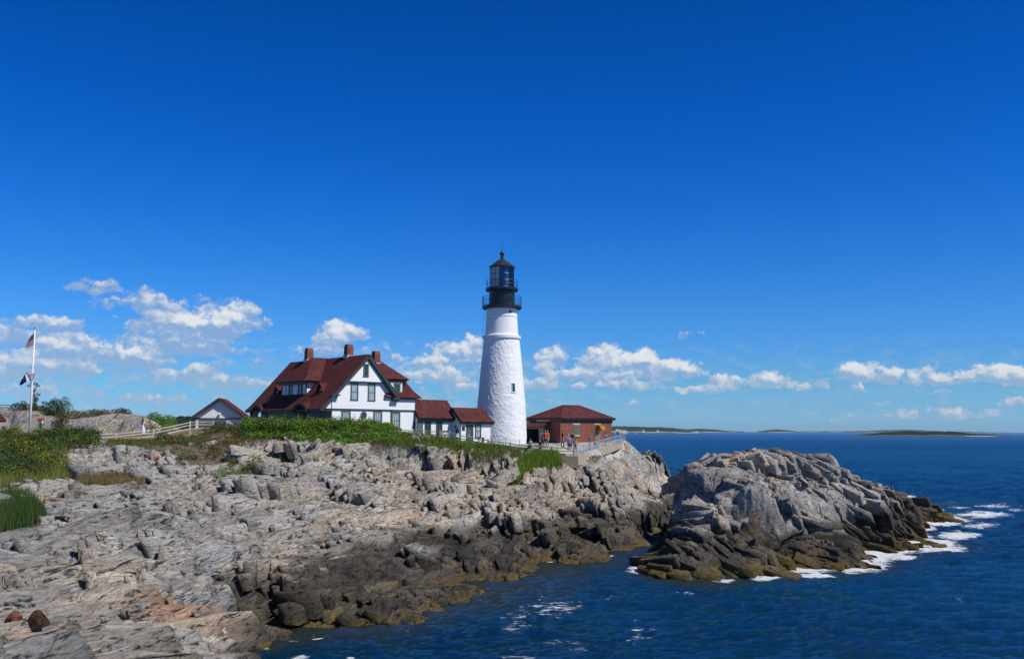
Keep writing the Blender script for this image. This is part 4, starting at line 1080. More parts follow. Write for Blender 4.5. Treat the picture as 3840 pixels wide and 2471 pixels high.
dsp = (.030 * (A_[3] - .5) - .026 * (1 - sst(e_, 0, .16)) * sst(A_[4] + B_[4], .5, 1.3) + .032 * fbm(TH * 9, ZZ * 2.6, 4, 6)) * sst(wdist, .9, 1.3)
RR = RR + dsp
co = np.stack([RR * np.cos(TH), RR * np.sin(TH), ZZ - 9.0], -1).reshape(-1, 3)
i = np.arange(nz - 1)[:, None] * nth + np.arange(nth)[None, :]; j = np.arange(nz - 1)[:, None] * nth + (np.arange(nth)[None, :] + 1) % nth
fc = np.stack([i, j, j + nth, i + nth], -1).reshape(-1, 4)
m_tower = simple('white_limewashed_stone', (.82, .82, .82), .65, .04, 1.0, bump=.5, bscale=9.0)
shaft = mesh_np('stone_shaft', co, fc, m_tower, tower, smooth=True)
mb = MB(); mb.lathe([(tr(125), tz(736)), (tr(135), tz(734)), (tr(136), tz(716)), (tr(122), tz(712)), (tr(117), tz(705)), (tr(113), tz(640)), (tr(109), tz(585)), (tr(112), tz(582)), (tr(112), tz(574)), (tr(109), tz(570)), (tr(108), tz(530)), (tr(116), tz(508)), (tr(118), tz(504))], 72)
mb.build('upper_shaft', m_tower, tower, smooth=False)
# tower window
wphi = WPHI; r_ = np.interp(16.7, [p[0] for p in PROF], [p[1] for p in PROF])
def tw(a, o, z, lean=.076): r2 = r_ + o - (z - 16.7) * lean; return (r2 * math.cos(wphi) - a * math.sin(wphi), r2 * math.sin(wphi) + a * math.cos(wphi), z)
def tbox(mb, a0, a1, o0, o1, z0, z1):
    i_ = len(mb.v); mb.v += [tw(a, o, z) for z in (z0, z1) for a, o in ((a0, o0), (a1, o0), (a1, o1), (a0, o1))]
    mb.f += [[i_ + a for a in q] for q in ((3, 2, 1, 0), (4, 5, 6, 7), (0, 1, 5, 4), (1, 2, 6, 5), (2, 3, 7, 6), (3, 0, 4, 7))]
mb = MB(); tbox(mb, -.30, -.22, -.1, .05, 16.1, 17.3); tbox(mb, .22, .30, -.1, .05, 16.1, 17.3); tbox(mb, -.22, .22, -.1, .05, 17.22, 17.3); tbox(mb, -.36, .36, -.1, .09, 16.0, 16.1)
tw_o = mb.build('window', m_white, tower)
mb = MB(); tbox(mb, -.22, .22, -.1, .02, 16.1, 17.22); mb.build('pane', glassmat('tower_glass', (.03, .045, .042), .2), tw_o)
mb = MB(); tbox(mb, -.22, .22, .018, .032, 16.62, 16.68); tbox(mb, -.012, .012, .018, .03, 16.1, 17.22)
tbox(mb, -.22, -.12, .018, .028, 16.1, 17.22); mb.build('sash', m_green, tw_o)
mb = MB(); c_ = Vector((tr(110) * math.sin(math.radians(33)), -tr(110) * math.cos(math.radians(33)), tz(552))); d_ = Vector((c_.x, c_.y, 0)).normalized()
mb.tube([c_ - d_ * .2, c_ + d_ * .05], .17, 14); mb.build('porthole', m_black, tower)
# galleries
mb = MB(); mb.lathe([(tr(112), tz(528)), (tr(132), tz(526)), (tr(141), tz(520)), (tr(141), tz(509)), (tr(136), tz(504)), (tr(92), tz(503)), (tr(92), tz(404)), (tr(99), tz(402)), (tr(114), tz(399)), (tr(116), tz(393)), (tr(116), tz(382)), (tr(112), tz(378)), (tr(88), tz(377)), (tr(88), tz(374))], 64)
mb.build('watch_room', m_blackm, tower)
def railing(name, R_, z0, z1, nb, n_, thick=.022):
    mb = MB()
    ring_ = lambda z: [(R_ * math.cos(2 * math.pi * k / n_), R_ * math.sin(2 * math.pi * k / n_), z) for k in range(n_ + 1)]
    for q in (z1, (z0 + z1) / 2 if nb < 30 else z0 + .12): mb.tube(ring_(q), thick * 1.25, 5, caps=False)
    for k in range(nb):
        a = 2 * math.pi * k / nb; mb.tube([(R_ * math.cos(a), R_ * math.sin(a), z0), (R_ * math.cos(a), R_ * math.sin(a), z1)], thick if k % 4 else thick * 1.4, 4)
    return mb.build(name, m_black, tower)
railing('gallery_railing', tr(138), tz(505), tz(440), 64, 48, .014); railing('gallery_railing', tr(113), tz(380), tz(327), 14, 40, .02)
# lantern
mb = MB(); rl = tr(86); z0, z1 = tz(374), tz(236); NS = 16
zr = [z0, z0 + (z1 - z0) / 3, z0 + (z1 - z0) * 2 / 3, z1]
vt = [(rl * math.cos(2 * math.pi * (k + .5) / NS), rl * math.sin(2 * math.pi * (k + .5) / NS)) for k in range(NS)]
for x_, y_ in vt: mb.tube([(x_, y_, z0), (x_, y_, z1)], .045, 4)
for q in zr: mb.tube([(x_, y_, q) for x_, y_ in vt + vt[:1]], .035, 4, caps=False)
mb.build('lantern_frame', m_black, tower)
m_lg, t, b = newmat('lantern_glass')
gl = t.n('ShaderNodeBsdfGlossy'); gl.inputs['Roughness'].default_value = .03; tp = t.n('ShaderNodeBsdfTransparent'); tp.inputs[0].default_value = (.62, .74, .80, 1)
fr_ = t.n('ShaderNodeFresnel'); fr_.inputs[0].default_value = 1.7; mx = t.n('ShaderNodeMixShader'); t.link(fr_.outputs[0], mx.inputs[0]); t.link(tp.outputs[0], mx.inputs[1]); t.link(gl.outputs[0], mx.inputs[2]); t.link(mx.outputs[0], m_lg.node_tree.nodes['Material Output'].inputs[0])
m_blind = simple('pale_lantern_blind', (.42, .47, .52), .5, .12)
g1_, g2_ = MB(), MB()
for k in range(NS):
    a, b_ = vt[k - 1], vt[k]
    ang_ = math.degrees(math.atan2((a[1] + b_[1]) / 2, (a[0] + b_[0]) / 2)) % 360
    tgt = g2_ if 185 < ang_ < 262 else g1_
    tgt.slab([(a[0], a[1], z0), (b_[0], b_[1], z0), (b_[0], b_[1], z1), (a[0], a[1], z1)], (-a[0] * .004, -a[1] * .004, 0))
g1_.build('lantern_glass', m_lg, tower); g2_.build('lantern_blind', m_blind, tower)
m_lens = glassmat('lens_glass', (.10, .24, .30), .05)
mb = MB(); mb.lathe([(.3, z0 + .3), (.52, z0 + .7), (.62, z0 + 1.2), (.62, z0 + 1.7), (.5, z0 + 2.2), (.25, z0 + 2.5)], 16); mb.lathe([(.18, z0 - .1), (.18, z0 + .35)], 12)
mb.build('lens', m_lens, tower)
mb = MB(); mb.lathe([(tr(86), tz(238)), (tr(92), tz(236)), (tr(93), tz(227)), (tr(78), tz(217)), (tr(45), tz(192)), (tr(15), tz(174)), (tr(11), tz(170)), (tr(10), tz(166)), (tr(14), tz(163)), (tr(14), tz(159)), (tr(9), tz(156)), (tr(9), tz(153))], 32)
mb.build('lantern_roof', simple('dark_metal_roof', (.030, .034, .036), .45, .2), tower)
mb = MB(); mb.ball((0, 0, tz(136)), tr(17), 16, 10); mb.tube([(0, 0, tz(122)), (0, 0, tz(52))], [.035, .015], 5); mb.build('vent_ball', m_blackm, tower, smooth=True)
mb = MB(); mb.tube([(-tr(118), -.3, tz(520)), (-tr(140), -.3, tz(720)), (-tr(136), -.3, tz(760))], .02, 4); mb.build('cable', m_black, tower)

# ------------------------------------------------------------------ brick fog signal building
BX, BY = 6.50, 132.0
fog = empty('brick_building', (BX, BY, 9.0), HA, 'square red brick building with hipped red roof beside the white tower', 'outbuilding')
MB().box(0, 9.75, 0, 6.15, 8.6, 12.5).build('wall', m_brick, fog)
mb = MB()
C4 = [(-.42, -.42, 12.58), (10.15, -.42, 12.58), (10.15, 6.55, 12.58), (-.42, 6.55, 12.58)]; r0_, r1_ = (3.35, 3.06, 14.40), (6.4, 3.06, 14.40)
roofslab(mb, [C4[0], C4[1], r1_, r0_]); roofslab(mb, [C4[1], C4[2], r1_]); roofslab(mb, [C4[2], C4[3], r0_, r1_]); roofslab(mb, [C4[3], C4[0], r0_])
mb.build('roof', m_roof, fog)
MB().box(-.36, 10.1, -.36, 6.5, 12.44, 12.57).box(-.1, 9.85, -.1, 6.25, 12.12, 12.44).build('cornice', simple('dark_cornice_shade', (.025, .022, .022), .5), fog)  # cornice, and below it the eave shadow put in as a dark band
MB().box(-.08, 9.83, -.08, 6.23, 8.5, 9.42).build('plinth', m_cream, fog)
m_gblock = glassmat('glass_blocks', (.14, .17, .14), .3)
for k, (a0, a1) in enumerate(((2.42, 3.44), (6.48, 7.36))):
    wf = MB().box(a0, a1, -.02, .02, 10.42, 11.78).build('window', m_gblock, fog)
    MB().box(a0 - .18, a1 + .18, -.06, .05, 11.78, 11.98).build('lintel', m_cream, wf); MB().box(a0 - .05, a1 + .05, -.10, .05, 10.22, 10.42).build('sill', m_cream, wf)
    mb = MB()
    for q in range(1, 6): x_ = a0 + (a1 - a0) * q / 6; mb.box(x_ - .012, x_ + .012, -.035, -.018, 10.42, 11.78)
    for q in range(1, 8): z_ = 10.42 + 1.36 * q / 8; mb.box(a0, a1, -.04, -.017, z_ - .012, z_ + .012)
    mb.box(a0, a0 + .06, -.045, -.015, 10.42, 11.78)
    mb.build('glazing_bars', m_gfrm, wf)
mb = MB(); N = 12                                             # curved copper hood over the right hand window
arc = [(-.98 * math.sin(math.pi / 2 * k / N), 11.0 + .85 * math.cos(math.pi / 2 * k / N)) for k in range(N + 1)]
for k in range(N):
    (o0, q0), (o1, q1) = arc[k], arc[k + 1]
    mb.slab([(6.75, o0, q0), (7.55, o0, q0), (7.55, o1, q1), (6.75, o1, q1)], (0, .02, -.03))
mb.slab([(6.75, 0, 10.98)] + [(6.75, o, q_) for o, q_ in arc], (-.03, 0, 0))
mb.build('horn_hood', simple('orange_copper', (.42, .19, .035), .4, .35, 4.0, metal=.3), fog)
# green entrance lobby on the shaded side
mb = MB(); mb.box(-1.75, -.02, 2.15, 2.27, 8.8, 11.35); mb.box(-1.75, -.02, 4.95, 5.07, 8.8, 11.35)
mb.slab([(-1.75, 2.15, 11.35), (-.02, 2.15, 11.35), (-.02, 2.15, 12.05)], (0, .12, 0)); mb.slab([(-1.75, 4.95, 11.35), (-.02, 4.95, 11.35), (-.02, 4.95, 12.05)], (0, .12, 0))
mb.build('entrance_lobby', m_green, fog)
mb = MB(); mb.box(-1.80, -1.70, 2.1, 2.3, 8.8, 11.35); mb.box(-1.80, -1.70, 4.9, 5.1, 8.8, 11.35); mb.box(-1.80, -1.70, 2.3, 4.9, 11.2, 11.35); mb.build('door_frame', m_gfrm, fog)
mb = MB(); roofslab(mb, [(-1.95, 1.95, 11.33), (-1.95, 5.25, 11.33), (-.04, 5.25, 12.1), (-.04, 1.95, 12.1)]); mb.build('lobby_roof', m_roof, fog)
MB().box(-.14, -.03, 2.35, 4.85, 8.9, 11.2).build('door', m_dark, fog)  # near-black panel: shade of the open doorway put in as colour
sgn = MB().box(-.16, -.1, 2.0, 4.6, 12.22, 12.42).build('sign_board', simple('pale_grey_board', (.38, .41, .40), .6), fog)
MB().box(-.35, 9.0, -1.0, 0, 8.7, 9.15).build('step', m_cream, fog) if False else None

# ------------------------------------------------------------------ white garage with gable, left of the house
ga = math.radians(8)
gar = empty('garage', (-41.43, 140.0, 10.3), ga, 'small white gabled garage with red roof standing left of the big house behind shrubs', 'garage')
MB().box(-3.15, 3.15, .40, 6.8, 10.0, 12.55).slab([(-3.55, .40, 12.55), (3.55, .40, 12.55), (0, .40, 15.0)], (0, 6.3, 0)).build('wall', m_clap, gar)
mb = MB(); roofslab(mb, [(-3.95, -.1, 12.38), (-3.95, 7.2, 12.38), (0, 7.2, 15.28), (0, -.1, 15.28)]); roofslab(mb, [(3.95, -.1, 12.38), (3.95, 7.2, 12.38), (0, 7.2, 15.28), (0, -.1, 15.28)])
mb.build('roof', m_roof, gar)
mb = MB(); rake(mb, (-4.0, 12.38), (0, 15.3), -.16, .2, .06); rake(mb, (0, 15.3), (4.0, 12.38), -.16, .2, .06); mb.box(-3.6, 3.6, .31, .41, 12.42, 12.58); mb.build('trim', m_green, gar)
MB().box(-2.7, 1.0, .33, .41, 10.3, 12.3).build('door', m_gfrm, gar)
MB().tube([(.1, .40, 13.1), (.1, .2, 13.1)], .03).ball((.1, .22, 13.1), .16, 8, 6, 1, 1, 1.6).build('lamp', m_white, gar)

# ------------------------------------------------------------------ building cut by the left edge
_c = P(20, 1588, 94.0); _a = math.radians(29)
lb = empty('shed', (_c[0] - .52 * math.cos(_a) - .55 * math.sin(_a), _c[1] - .52 * math.sin(_a) + .55 * math.cos(_a), 9.0), _a, 'white walled shed with steep red roof cut off by the left edge of the photo', 'shed')
MB().box(-6, 0.05, 0, 5, 8.6, 11.7).build('wall', m_clap, lb)
mb = MB(); q0_ = 11.6
ap = [(-3, 2.5, 15.9)]
E4 = [(-6.5, -.55, q0_), (.52, -.55, q0_), (.52, 5.5, q0_), (-6.5, 5.5, q0_)]
for k in range(4): roofslab(mb, [E4[k], E4[(k + 1) % 4], ap[0]])
mb.build('roof', m_roof, lb)

# ------------------------------------------------------------------ outcrop behind the flagpole
OC = []
for px, py in [(-60,1538),(10,1538),(100,1537),(160,1545),(205,1552),(236,1574),(290,1570),(370,1560),(420,1551),(500,1553),(560,1566),(590,1586)]:
    q = P(px, py, 124.5); OC.append((*q, .5)); OC.append((q[0] * 1.09, 136, q[2] + .3, .4)); OC.append((q[0] * 1.2, 152, q[2] - 2.5, .3))
    f_ = P(px, 1600, 122.3); OC.append((f_[0], 122.3, (q[2] + 9.9) / 2 + .5, .6)); OC.append((f_[0], 120.6, 10.0, .4)); OC.append((f_[0], 117, 9.6, .1))
q = P(640, 1600, 124); OC += [(q[0], 124, 9.8, .2), (q[0], 138, 9.8, .2), (q[0] + 4, 130, 9.6, .1), (-100, 130, 13, .3)]
RO = Raster(OC, -110, -30, 110, 160, .5, c=1.2)
x, y, nt, ny = fan(RO, -.58, -.325, 330, 115, 150, 260, 5)
base, h, amp, tone, warm, crack = rock(RO, x, y, 77)
col = rock_cols(x, y, h, tone, warm, crack, 77, -9, .12)
tint = (sst(-(h - 11.3), -.5, .6) * sst(fbm(x * .3, y * .3, 2, 6), -.5, .4) * .5)[:, None]
col = col * (1 - tint) * .92 + np.array([.46, .33, .19]) * tint
u_, f_ = grid_faces(nt, ny, h > 9.3)
outc = mesh_np('rock_outcrop', np.stack([x, y, h], 1)[u_], f_, m_rock, cols=col[u_])
tag(outc, 'long low grey rock outcrop behind the flagpole', kind='structure')

def draped(name, poly, mat, lift, label):
    xs = [p[0] for p in poly]; ys = [p[1] for p in poly]
    X_, Y_ = np.meshgrid(np.arange(min(xs) - .5, max(xs) + .5, .4), np.arange(min(ys) - .5, max(ys) + .5, .4))
    fl_ = in_poly(X_.ravel(), Y_.ravel(), poly)
    u_, f_ = grid_faces(X_.shape[1], X_.shape[0], fl_)
    co = np.stack([X_.ravel(), Y_.ravel(), RM(X_.ravel(), Y_.ravel()) + lift], 1)[u_]
    return tag(mesh_np(name, co, f_, mat), label, kind='structure')
m_conc = simple('worn_concrete', (.40, .375, .34), .85, .14, .7, bump=.2)
draped('plaza', [(-.3, 112.2), (3.4, 111.1), (7.2, 110.4), (10.5, 118.5), (15.2, 134.8), (15.3, 137.5), (13.5, 140), (2.6, 139), (2.7, 134), (2.3, 128), (.9, 117)], m_conc, .05, 'pale concrete forecourt by the brick building')
m_dirt = simple('dirt_path', (.30, .22, .14), .95, .2, .8, bump=.3)
draped('path', [(-75, 101.8), (-52, 101), (-46, 103), (-40, 106), (-37, 108.3), (-33.5, 113), (-33.5, 116), (-38.5, 112), (-43, 108.5), (-50, 105.5), (-75, 106)], m_dirt, .05, 'brown dirt footpath inside the rail fence')

# ------------------------------------------------------------------ far land
m_far, t, b = newmat('far_land')
at = t.n('ShaderNodeAttribute', attribute_name='col'); t.link(at.outputs['Color'], b.inputs['Base Color']); b.inputs['Roughness'].default_value = .95; b.inputs['Specular IOR Level'].default_value = .1
def coast(name, top, Y, depth, label, kind='structure', rock_h=4.0, tree=(.020, .038, .018), pale=(.42, .38, .33), crown=9.0, seed=1, n=420, beach=.6, foot=0.0, cat=None):
    px = np.linspace(top[0][0], top[-1][0], n)
    tp = np.interp(px, [p[0] for p in top], [p[1] for p in top])
    rows = [(-.02, -3, 0), (0, 0, 0), (.012, .6, 0), (.03, 1.0, 0), (.06, 1.0, .25), (.10, 1, .55), (.16, 1, .8), (.26, 1, 1.0), (.45, 1, .97), (.7, 1, .8), (1.0, 1, .3)]
    rows = [(np.interp(k, range(len(rows)), [r[0] for r in rows]), np.interp(k, range(len(rows)), [r[1] for r in rows]), np.interp(k, range(len(rows)), [r[2] for r in rows])) for k in np.arange(0, len(rows) - .5, .34)]
    co, cl = [], []
    for d, r_, h_ in rows:
        yy = Y + depth * d
        X_ = np.array([P(a, 1600, yy)[0] for a in px]); zt = np.array([P(a, c_, Y + depth * .26)[2] for a, c_ in zip(px, tp)])
        rk = rock_h * (.6 + .8 * vnoise(X_ / (rock_h * 9), X_ * 0 + d * 3, seed + 3))
        rk = np.minimum(rk, np.maximum(zt, .3))
        A_, B_, e_ = worley(X_ / crown, np.full(n, yy / crown), seed)
        cr_ = (A_[3] * .6 + .5 * np.sqrt(np.clip(e_, 0, 1))) * crown * .45
        z_ = foot + np.where(r_ < 0, r_ * 2, rk * min(r_, 1)) + h_ * np.maximum(zt - foot - rk - crown * .22, 0) + (cr_ - crown * .2) * (h_ > .2) * np.clip((zt - foot - rk) / crown, 0, 1)
        co.append(np.stack([X_, np.full(n, yy) + (X_ * 0), z_], 1))
        isr = (h_ < .12) * np.ones(n)
        bb = sst(vnoise(X_ / (rock_h * 14), X_ * 0, seed + 9), beach - .3, beach + .2)
        c_ = np.array(pale) * (.35 + .9 * bb)[:, None] * (.9 if r_ > .5 else .2) * isr[:, None] + np.array(tree) * (.6 + .9 * A_[4])[:, None] * (1 - isr)[:, None]
        cl.append(c_)
    co = np.concatenate(co); cl = np.concatenate(cl)
    u_, f_ = grid_faces(n, len(rows), np.ones(len(co), bool))
    return tag(mesh_np(name, co, f_, m_far, cols=cl), label, cat, kind=kind)
coast('wooded_coast', [(1900,1562),(1940,1559),(1985,1563),(2050,1578),(2150,1588),(2230,1594),(2295,1596),(2400,1598),(2480,1600),(2520,1604),(2560,1612),(2600,1619),(2620,1622)], 4700, 1500, 'dark wooded coast across the bay right of the brick building', rock_h=4.5, crown=16, seed=3, beach=.6)
coast('far_coast', [(2430,1602),(2470,1599),(2510,1601),(2540,1605),(2580,1608),(2600,1606.5),(2620,1605.5),(2650,1606),(2680,1608.5),(2720,1613),(2790,1616)], 7600, 2500, 'blue hills beyond the beach across the bay', rock_h=3.5, crown=26, seed=5, tree=(.020, .038, .018), beach=.35)
coast('far_island', [(2838,1616),(2860,1613),(2880,1611),(2905,1608.5),(2930,1609.5),(2960,1612),(2992,1616)], 9000, 700, 'small dark wooded island on the horizon', rock_h=4, crown=20, seed=7, tree=(.020, .038, .018), n=160)
coast('far_coast', [(2960,1615.5),(3050,1614.5),(3150,1614.5),(3250,1613),(3310,1610.5),(3400,1609.4),(3470,1611.5),(3540,1615),(3600,1616),(3700,1618),(3860,1620.3),(4100,1622)], 12500, 3000, 'faint blue land behind the low rocky island', rock_h=5, crown=40, seed=9, tree=(.020, .040, .020), n=500)
coast('rocky_island', [(3190,1635),(3210,1630),(3235,1626),(3270,1624),(3300,1620),(3350,1618),(3400,1615),(3425,1614.5),(3465,1619),(3500,1616),(3525,1615),(3545,1617),(3562,1614.5),(3585,1617.5),(3610,1620),(3640,1624.5),(3700,1625.5),(3730,1628),(3745,1634),(3755,1639),(3762,1633),(3775,1636),(3800,1639)], 2420, 260, 'low rocky island with pale ledges and green scrub', rock_h=2.6, crown=7, seed=11, tree=(.012, .022, .010), beach=.72)
coast('treeline', [(560,1575),(640,1562),(690,1556),(720,1554),(800,1556),(900,1556),(950,1554),(990,1560)], 330, 60, 'dark treeline far behind the garage', kind='stuff', rock_h=.5, crown=2.6, seed=13, tree=(.018, .035, .020), foot=4, pale=(.05, .06, .03))
def far_rock(px, py, w_, hh, Y, nm, lab):
    q = P(px, py, Y); s_ = Y / 3700
    X_, Y2 = np.meshgrid(np.linspace(-1, 1, 40), np.linspace(-1, 1, 24))
    z_ = hh * s_ * np.clip(1 - X_ ** 4 - Y2 ** 2, -.1, 1) * (.65 + .5 * vnoise(X_ * 6, Y2 * 3 + 5, 4)) - .5
    co = np.stack([q[0] + X_ * w_ * s_, Y + Y2 * w_ * s_, z_], -1).reshape(-1, 3)
    u_, f_ = grid_faces(40, 24, np.ones(len(co), bool))
    c_ = np.array([.40, .36, .30]) * (.75 + .4 * vnoise(X_.ravel() * 9, Y2.ravel() * 5, 8))[:, None]
    return tag(mesh_np(nm, co, f_, m_far, cols=c_), lab, kind='structure')
far_rock(2325, 1622, 30, 14, 4650, 'rock_bluff', 'pale rock bluff at the foot of the wooded coast')
def far_house(px, py, Y, w_, hh, roofm, label):
    q = P(px, py, Y); s_ = Y / 3700; a, h_ = w_ * s_ / 2, hh * s_
    e = empty('far_house', (q[0], Y, q[2] - 2), .25, label, 'house', 'houses on the wooded coast')
    z0 = q[2] - 2
    MB().box(-a, a, -a, a, z0, z0 + h_ * .6).build('wall', m_white, e)
    mb = MB(); roofslab(mb, [(-a * 1.1, -a * 1.1, z0 + h_ * .58), (a * 1.1, -a * 1.1, z0 + h_ * .58), (a * 1.1, 0, z0 + h_), (-a * 1.1, 0, z0 + h_)]); roofslab(mb, [(-a * 1.1, a * 1.1, z0 + h_ * .58), (a * 1.1, a * 1.1, z0 + h_ * .58), (a * 1.1, 0, z0 + h_), (-a * 1.1, 0, z0 + h_)])
    mb.build('roof', roofm, e)
m_redroof = simple('bright_red_roof', (.40, .06, .05), .7); m_greyroof = simple('grey_roof', (.16, .17, .18), .7)
far_house(2412, 1619.5, 4690, 9, 10, m_redroof, 'distant white house with bright red roof on the wooded coast')
far_house(2465, 1619.5, 4695, 10, 9, m_greyroof, 'distant white house with grey roof further right on the wooded coast')

# sailboat and small craft
def hull_boat(px, py, Y, L, label, cat, sail=0.0, name='motor_boat'):
    q = P(px, py, Y); e = empty(name, (q[0], Y, 0), .4, label, cat)
    mb = MB(); N = 8
    secs = []
    for k in range(N + 1):
        u0 = k / N; w_ = L * .16 * math.sin(math.pi * min(1, .25 + u0 * .75)) ** .7 if u0 < 1 else .02
        secs.append([( (u0 - .5) * L, -w_, L * .09), ((u0 - .5) * L, -w_ * .6, -.2), ((u0 - .5) * L, w_ * .6, -.2), ((u0 - .5) * L, w_, L * .09)])
    for k in range(N):
        for j in range(3): mb.poly([secs[k][j], secs[k + 1][j], secs[k + 1][j + 1], secs[k][j + 1]])
        mb.poly([secs[k][0], secs[k][3], secs[k + 1][3], secs[k + 1][0]])
    mb.poly(secs[0]); mb.build('hull', m_white, e)
    if sail:
        MB().tube([(0, 0, 0), (0, 0, sail)], .09, 5).build('mast', m_gfrm, e)
        MB().slab([(.3, .1, L * .15), (-L * .42, .5, L * .15), (-.1, .1, sail * .97)], (0, .04, 0)).build('main_sail', m_white, e)
        MB().slab([(.4, -.1, L * .12), (L * .46, -.3, L * .1), (.15, -.1, sail * .85)], (0, .04, 0)).build('jib', m_white, e)
    else: MB().box(-L * .2, L * .12, -L * .1, L * .1, L * .08, L * .24).build('cabin', m_white, e)
hull_boat(2614, 1624, 4900, 12, 'white sailboat with sails up on the blue water far off', 'sailboat', 15.5, 'sailboat')
hull_boat(2383, 1623.5, 4500, 9, 'tiny white motor boat just off the wooded coast', 'boat'); hull_boat(2541, 1621.5, 5000, 9, 'tiny white motor boat off the point left of the sailboat', 'boat')
q = P(3458, 1643, 1820); by = empty('buoy', (q[0], 1820, 0), 0, 'small dark buoy floating in front of the low rocky island', 'buoy')
MB().lathe([(1.2, -.5), (1.25, .6), (.5, 1.1), (.35, 2.6), (.1, 3.0)], 12).build('float', simple('dark_buoy', (.02, .03, .03)), by)

# ------------------------------------------------------------------ plants
GREEN = [(.10, .25, .014), (.14, .30, .018), (.07, .19, .012), (.18, .28, .022)]
OLIVE = [(.12, .14, .026), (.09, .115, .022), (.16, .16, .035), (.07, .09, .02), (.18, .13, .035)]
DARK = [(.035, .075, .018), (.050, .095, .02), (.07, .105, .026), (.028, .055, .014)]
ROSE = [(.055, .105, .020), (.085, .135, .022), (.10, .09, .026), (.04, .075, .018), (.13, .15, .026), (.22, .055, .018)]
TAN = [(.34, .24, .10), (.24, .18, .07), (.16, .16, .045), (.28, .15, .055), (.11, .13, .03)]
YGRN = [(.20, .31, .026), (.15, .26, .022), (.27, .29, .04), (.11, .20, .02)]
PURP = [(.22, .11, .15), (.15, .08, .10), (.18, .14, .07)]
def leaf_quads(c, n_, s_, up=.35):
    """one small leaf-clump quad at every point"""
    N = len(c); a = RNG.normal(size=(N, 3)); a /= np.linalg.norm(a, axis=1)[:, None]
    nn = RNG.normal(size=(N, 3)) * .9 + n_ ; nn[:, 2] += up; nn /= np.linalg.norm(nn, axis=1)[:, None]
    u1 = np.cross(nn, a); u1 /= np.linalg.norm(u1, axis=1)[:, None] + 1e-9; u2 = np.cross(nn, u1)
    s_ = s_ * RNG.uniform(.55, 1.25, N)[:, None]
    k1 = u1 * s_ * .5; k2 = u2 * s_ * .34
    co = np.stack([c - k1, c - k2 * .9, c + k1, c + k2 * 1.1], 1).reshape(-1, 3)
    f = np.arange(4 * N).reshape(N, 4)
    return co, f
def foliage(name, lumps, pal, leaf=.16, dens=38, label=None, cat=None, kind=None, parent=None, group=None, mixp=None, low=-.35):
    C_, NN, CC = [], [], []
    for i, (x0, y0, z0, rx, ry, rz) in enumerate(lumps):
        ar = 4 * math.pi * ((rx * ry) ** 1.6 / 3 + (rx * rz) ** 1.6 / 3 + (ry * rz) ** 1.6 / 3) ** (1 / 1.6)
        N = max(12, int(dens * ar * .62 * (.16 / leaf) ** 2))
        d = RNG.normal(size=(N, 3)); d /= np.linalg.norm(d, axis=1)[:, None]; d[:, 2] = np.where(d[:, 2] < low, -d[:, 2], d[:, 2])
        lum = 1 + .30 * fbm(d[:, 0] * 2.6 + i * 7.1, d[:, 1] * 2.6 + d[:, 2] * 2.1, 3, i + 5)
        r = RNG.uniform(.62, 1.03, N) ** .6 * lum
        C_.append(np.array([x0, y0, z0]) + d * r[:, None] * np.array([rx, ry, rz])); NN.append(d)
        P_ = pal if mixp is None or RNG.random() > mixp[1] else mixp[0]
        base_ = np.array(P_[RNG.integers(len(P_))]); k_ = RNG.integers(0, len(P_), N)
        own = np.array(P_)[k_]
        sel = (RNG.random(N) < .55)[:, None]
        CC.append(np.where(sel, base_, own) * RNG.uniform(.72, 1.3, N)[:, None])
    c = np.concatenate(C_); nn = np.concatenate(NN); cc = np.concatenate(CC)
    co, f = leaf_quads(c, nn, leaf)
    if parent is not None: co = co - np.array(parent.location)
    o = mesh_np(name, co, f, m_leaf, parent, fcols=cc)
    return tag(o, label, cat, group, kind)
def region(poly, step, zf=None, R_=None, jit=.5):
    """ground points on a world grid that fall inside a patch measured on the photo"""
    R_ = R_ or RM
    xs = np.arange(R_.X.min(), R_.X.max(), step); ys = np.arange(max(R_.Y.min(), 25), R_.Y.max(), step)
    X_, Y_ = np.meshgrid(xs, ys); X_ = (X_ + RNG.uniform(-jit, jit, X_.shape) * step).ravel(); Y_ = (Y_ + RNG.uniform(-jit, jit, Y_.shape) * step).ravel()
    Z_ = R_(X_, Y_); dx, dy = project_d(X_, Y_, Z_); m = in_poly(dx, dy, poly)
    if zf is not None: m &= zf(X_, Y_)
    return X_[m], Y_[m], Z_[m], dx[m], dy[m]
def blades(name, X_, Y_, Z_, pal, hgt, wid, per, spread, label=None, cat=None, kind='stuff', lean=.25, parent=None):
    N = len(X_) * per
    x_ = np.repeat(X_, per) + RNG.normal(size=N) * spread; y_ = np.repeat(Y_, per) + RNG.normal(size=N) * spread; z_ = np.repeat(Z_, per) - .05
    hh = np.repeat(np.broadcast_to(hgt, X_.shape), per) * RNG.uniform(.5, 1.15, N); a = RNG.uniform(0, 6.3, N); w_ = wid * RNG.uniform(.6, 1.3, N)
    ln = RNG.normal(size=(N, 2)) * lean * hh[:, None]
    b0 = np.stack([x_ - np.cos(a) * w_, y_ - np.sin(a) * w_, z_], 1); b1 = np.stack([x_ + np.cos(a) * w_, y_ + np.sin(a) * w_, z_], 1)
    tp = np.stack([x_ + ln[:, 0], y_ + ln[:, 1], z_ + hh], 1)
    co = np.stack([b0, b1, tp], 1).reshape(-1, 3); f = np.arange(3 * N).reshape(N, 3)
    cc = np.array(pal)[RNG.integers(0, len(pal), N)] * RNG.uniform(.7, 1.3, N)[:, None]
    if parent is not None: co = co - np.array(parent.location)
    return tag(mesh_np(name, co, f, m_leaf, parent, fcols=cc), label, cat, kind=kind)

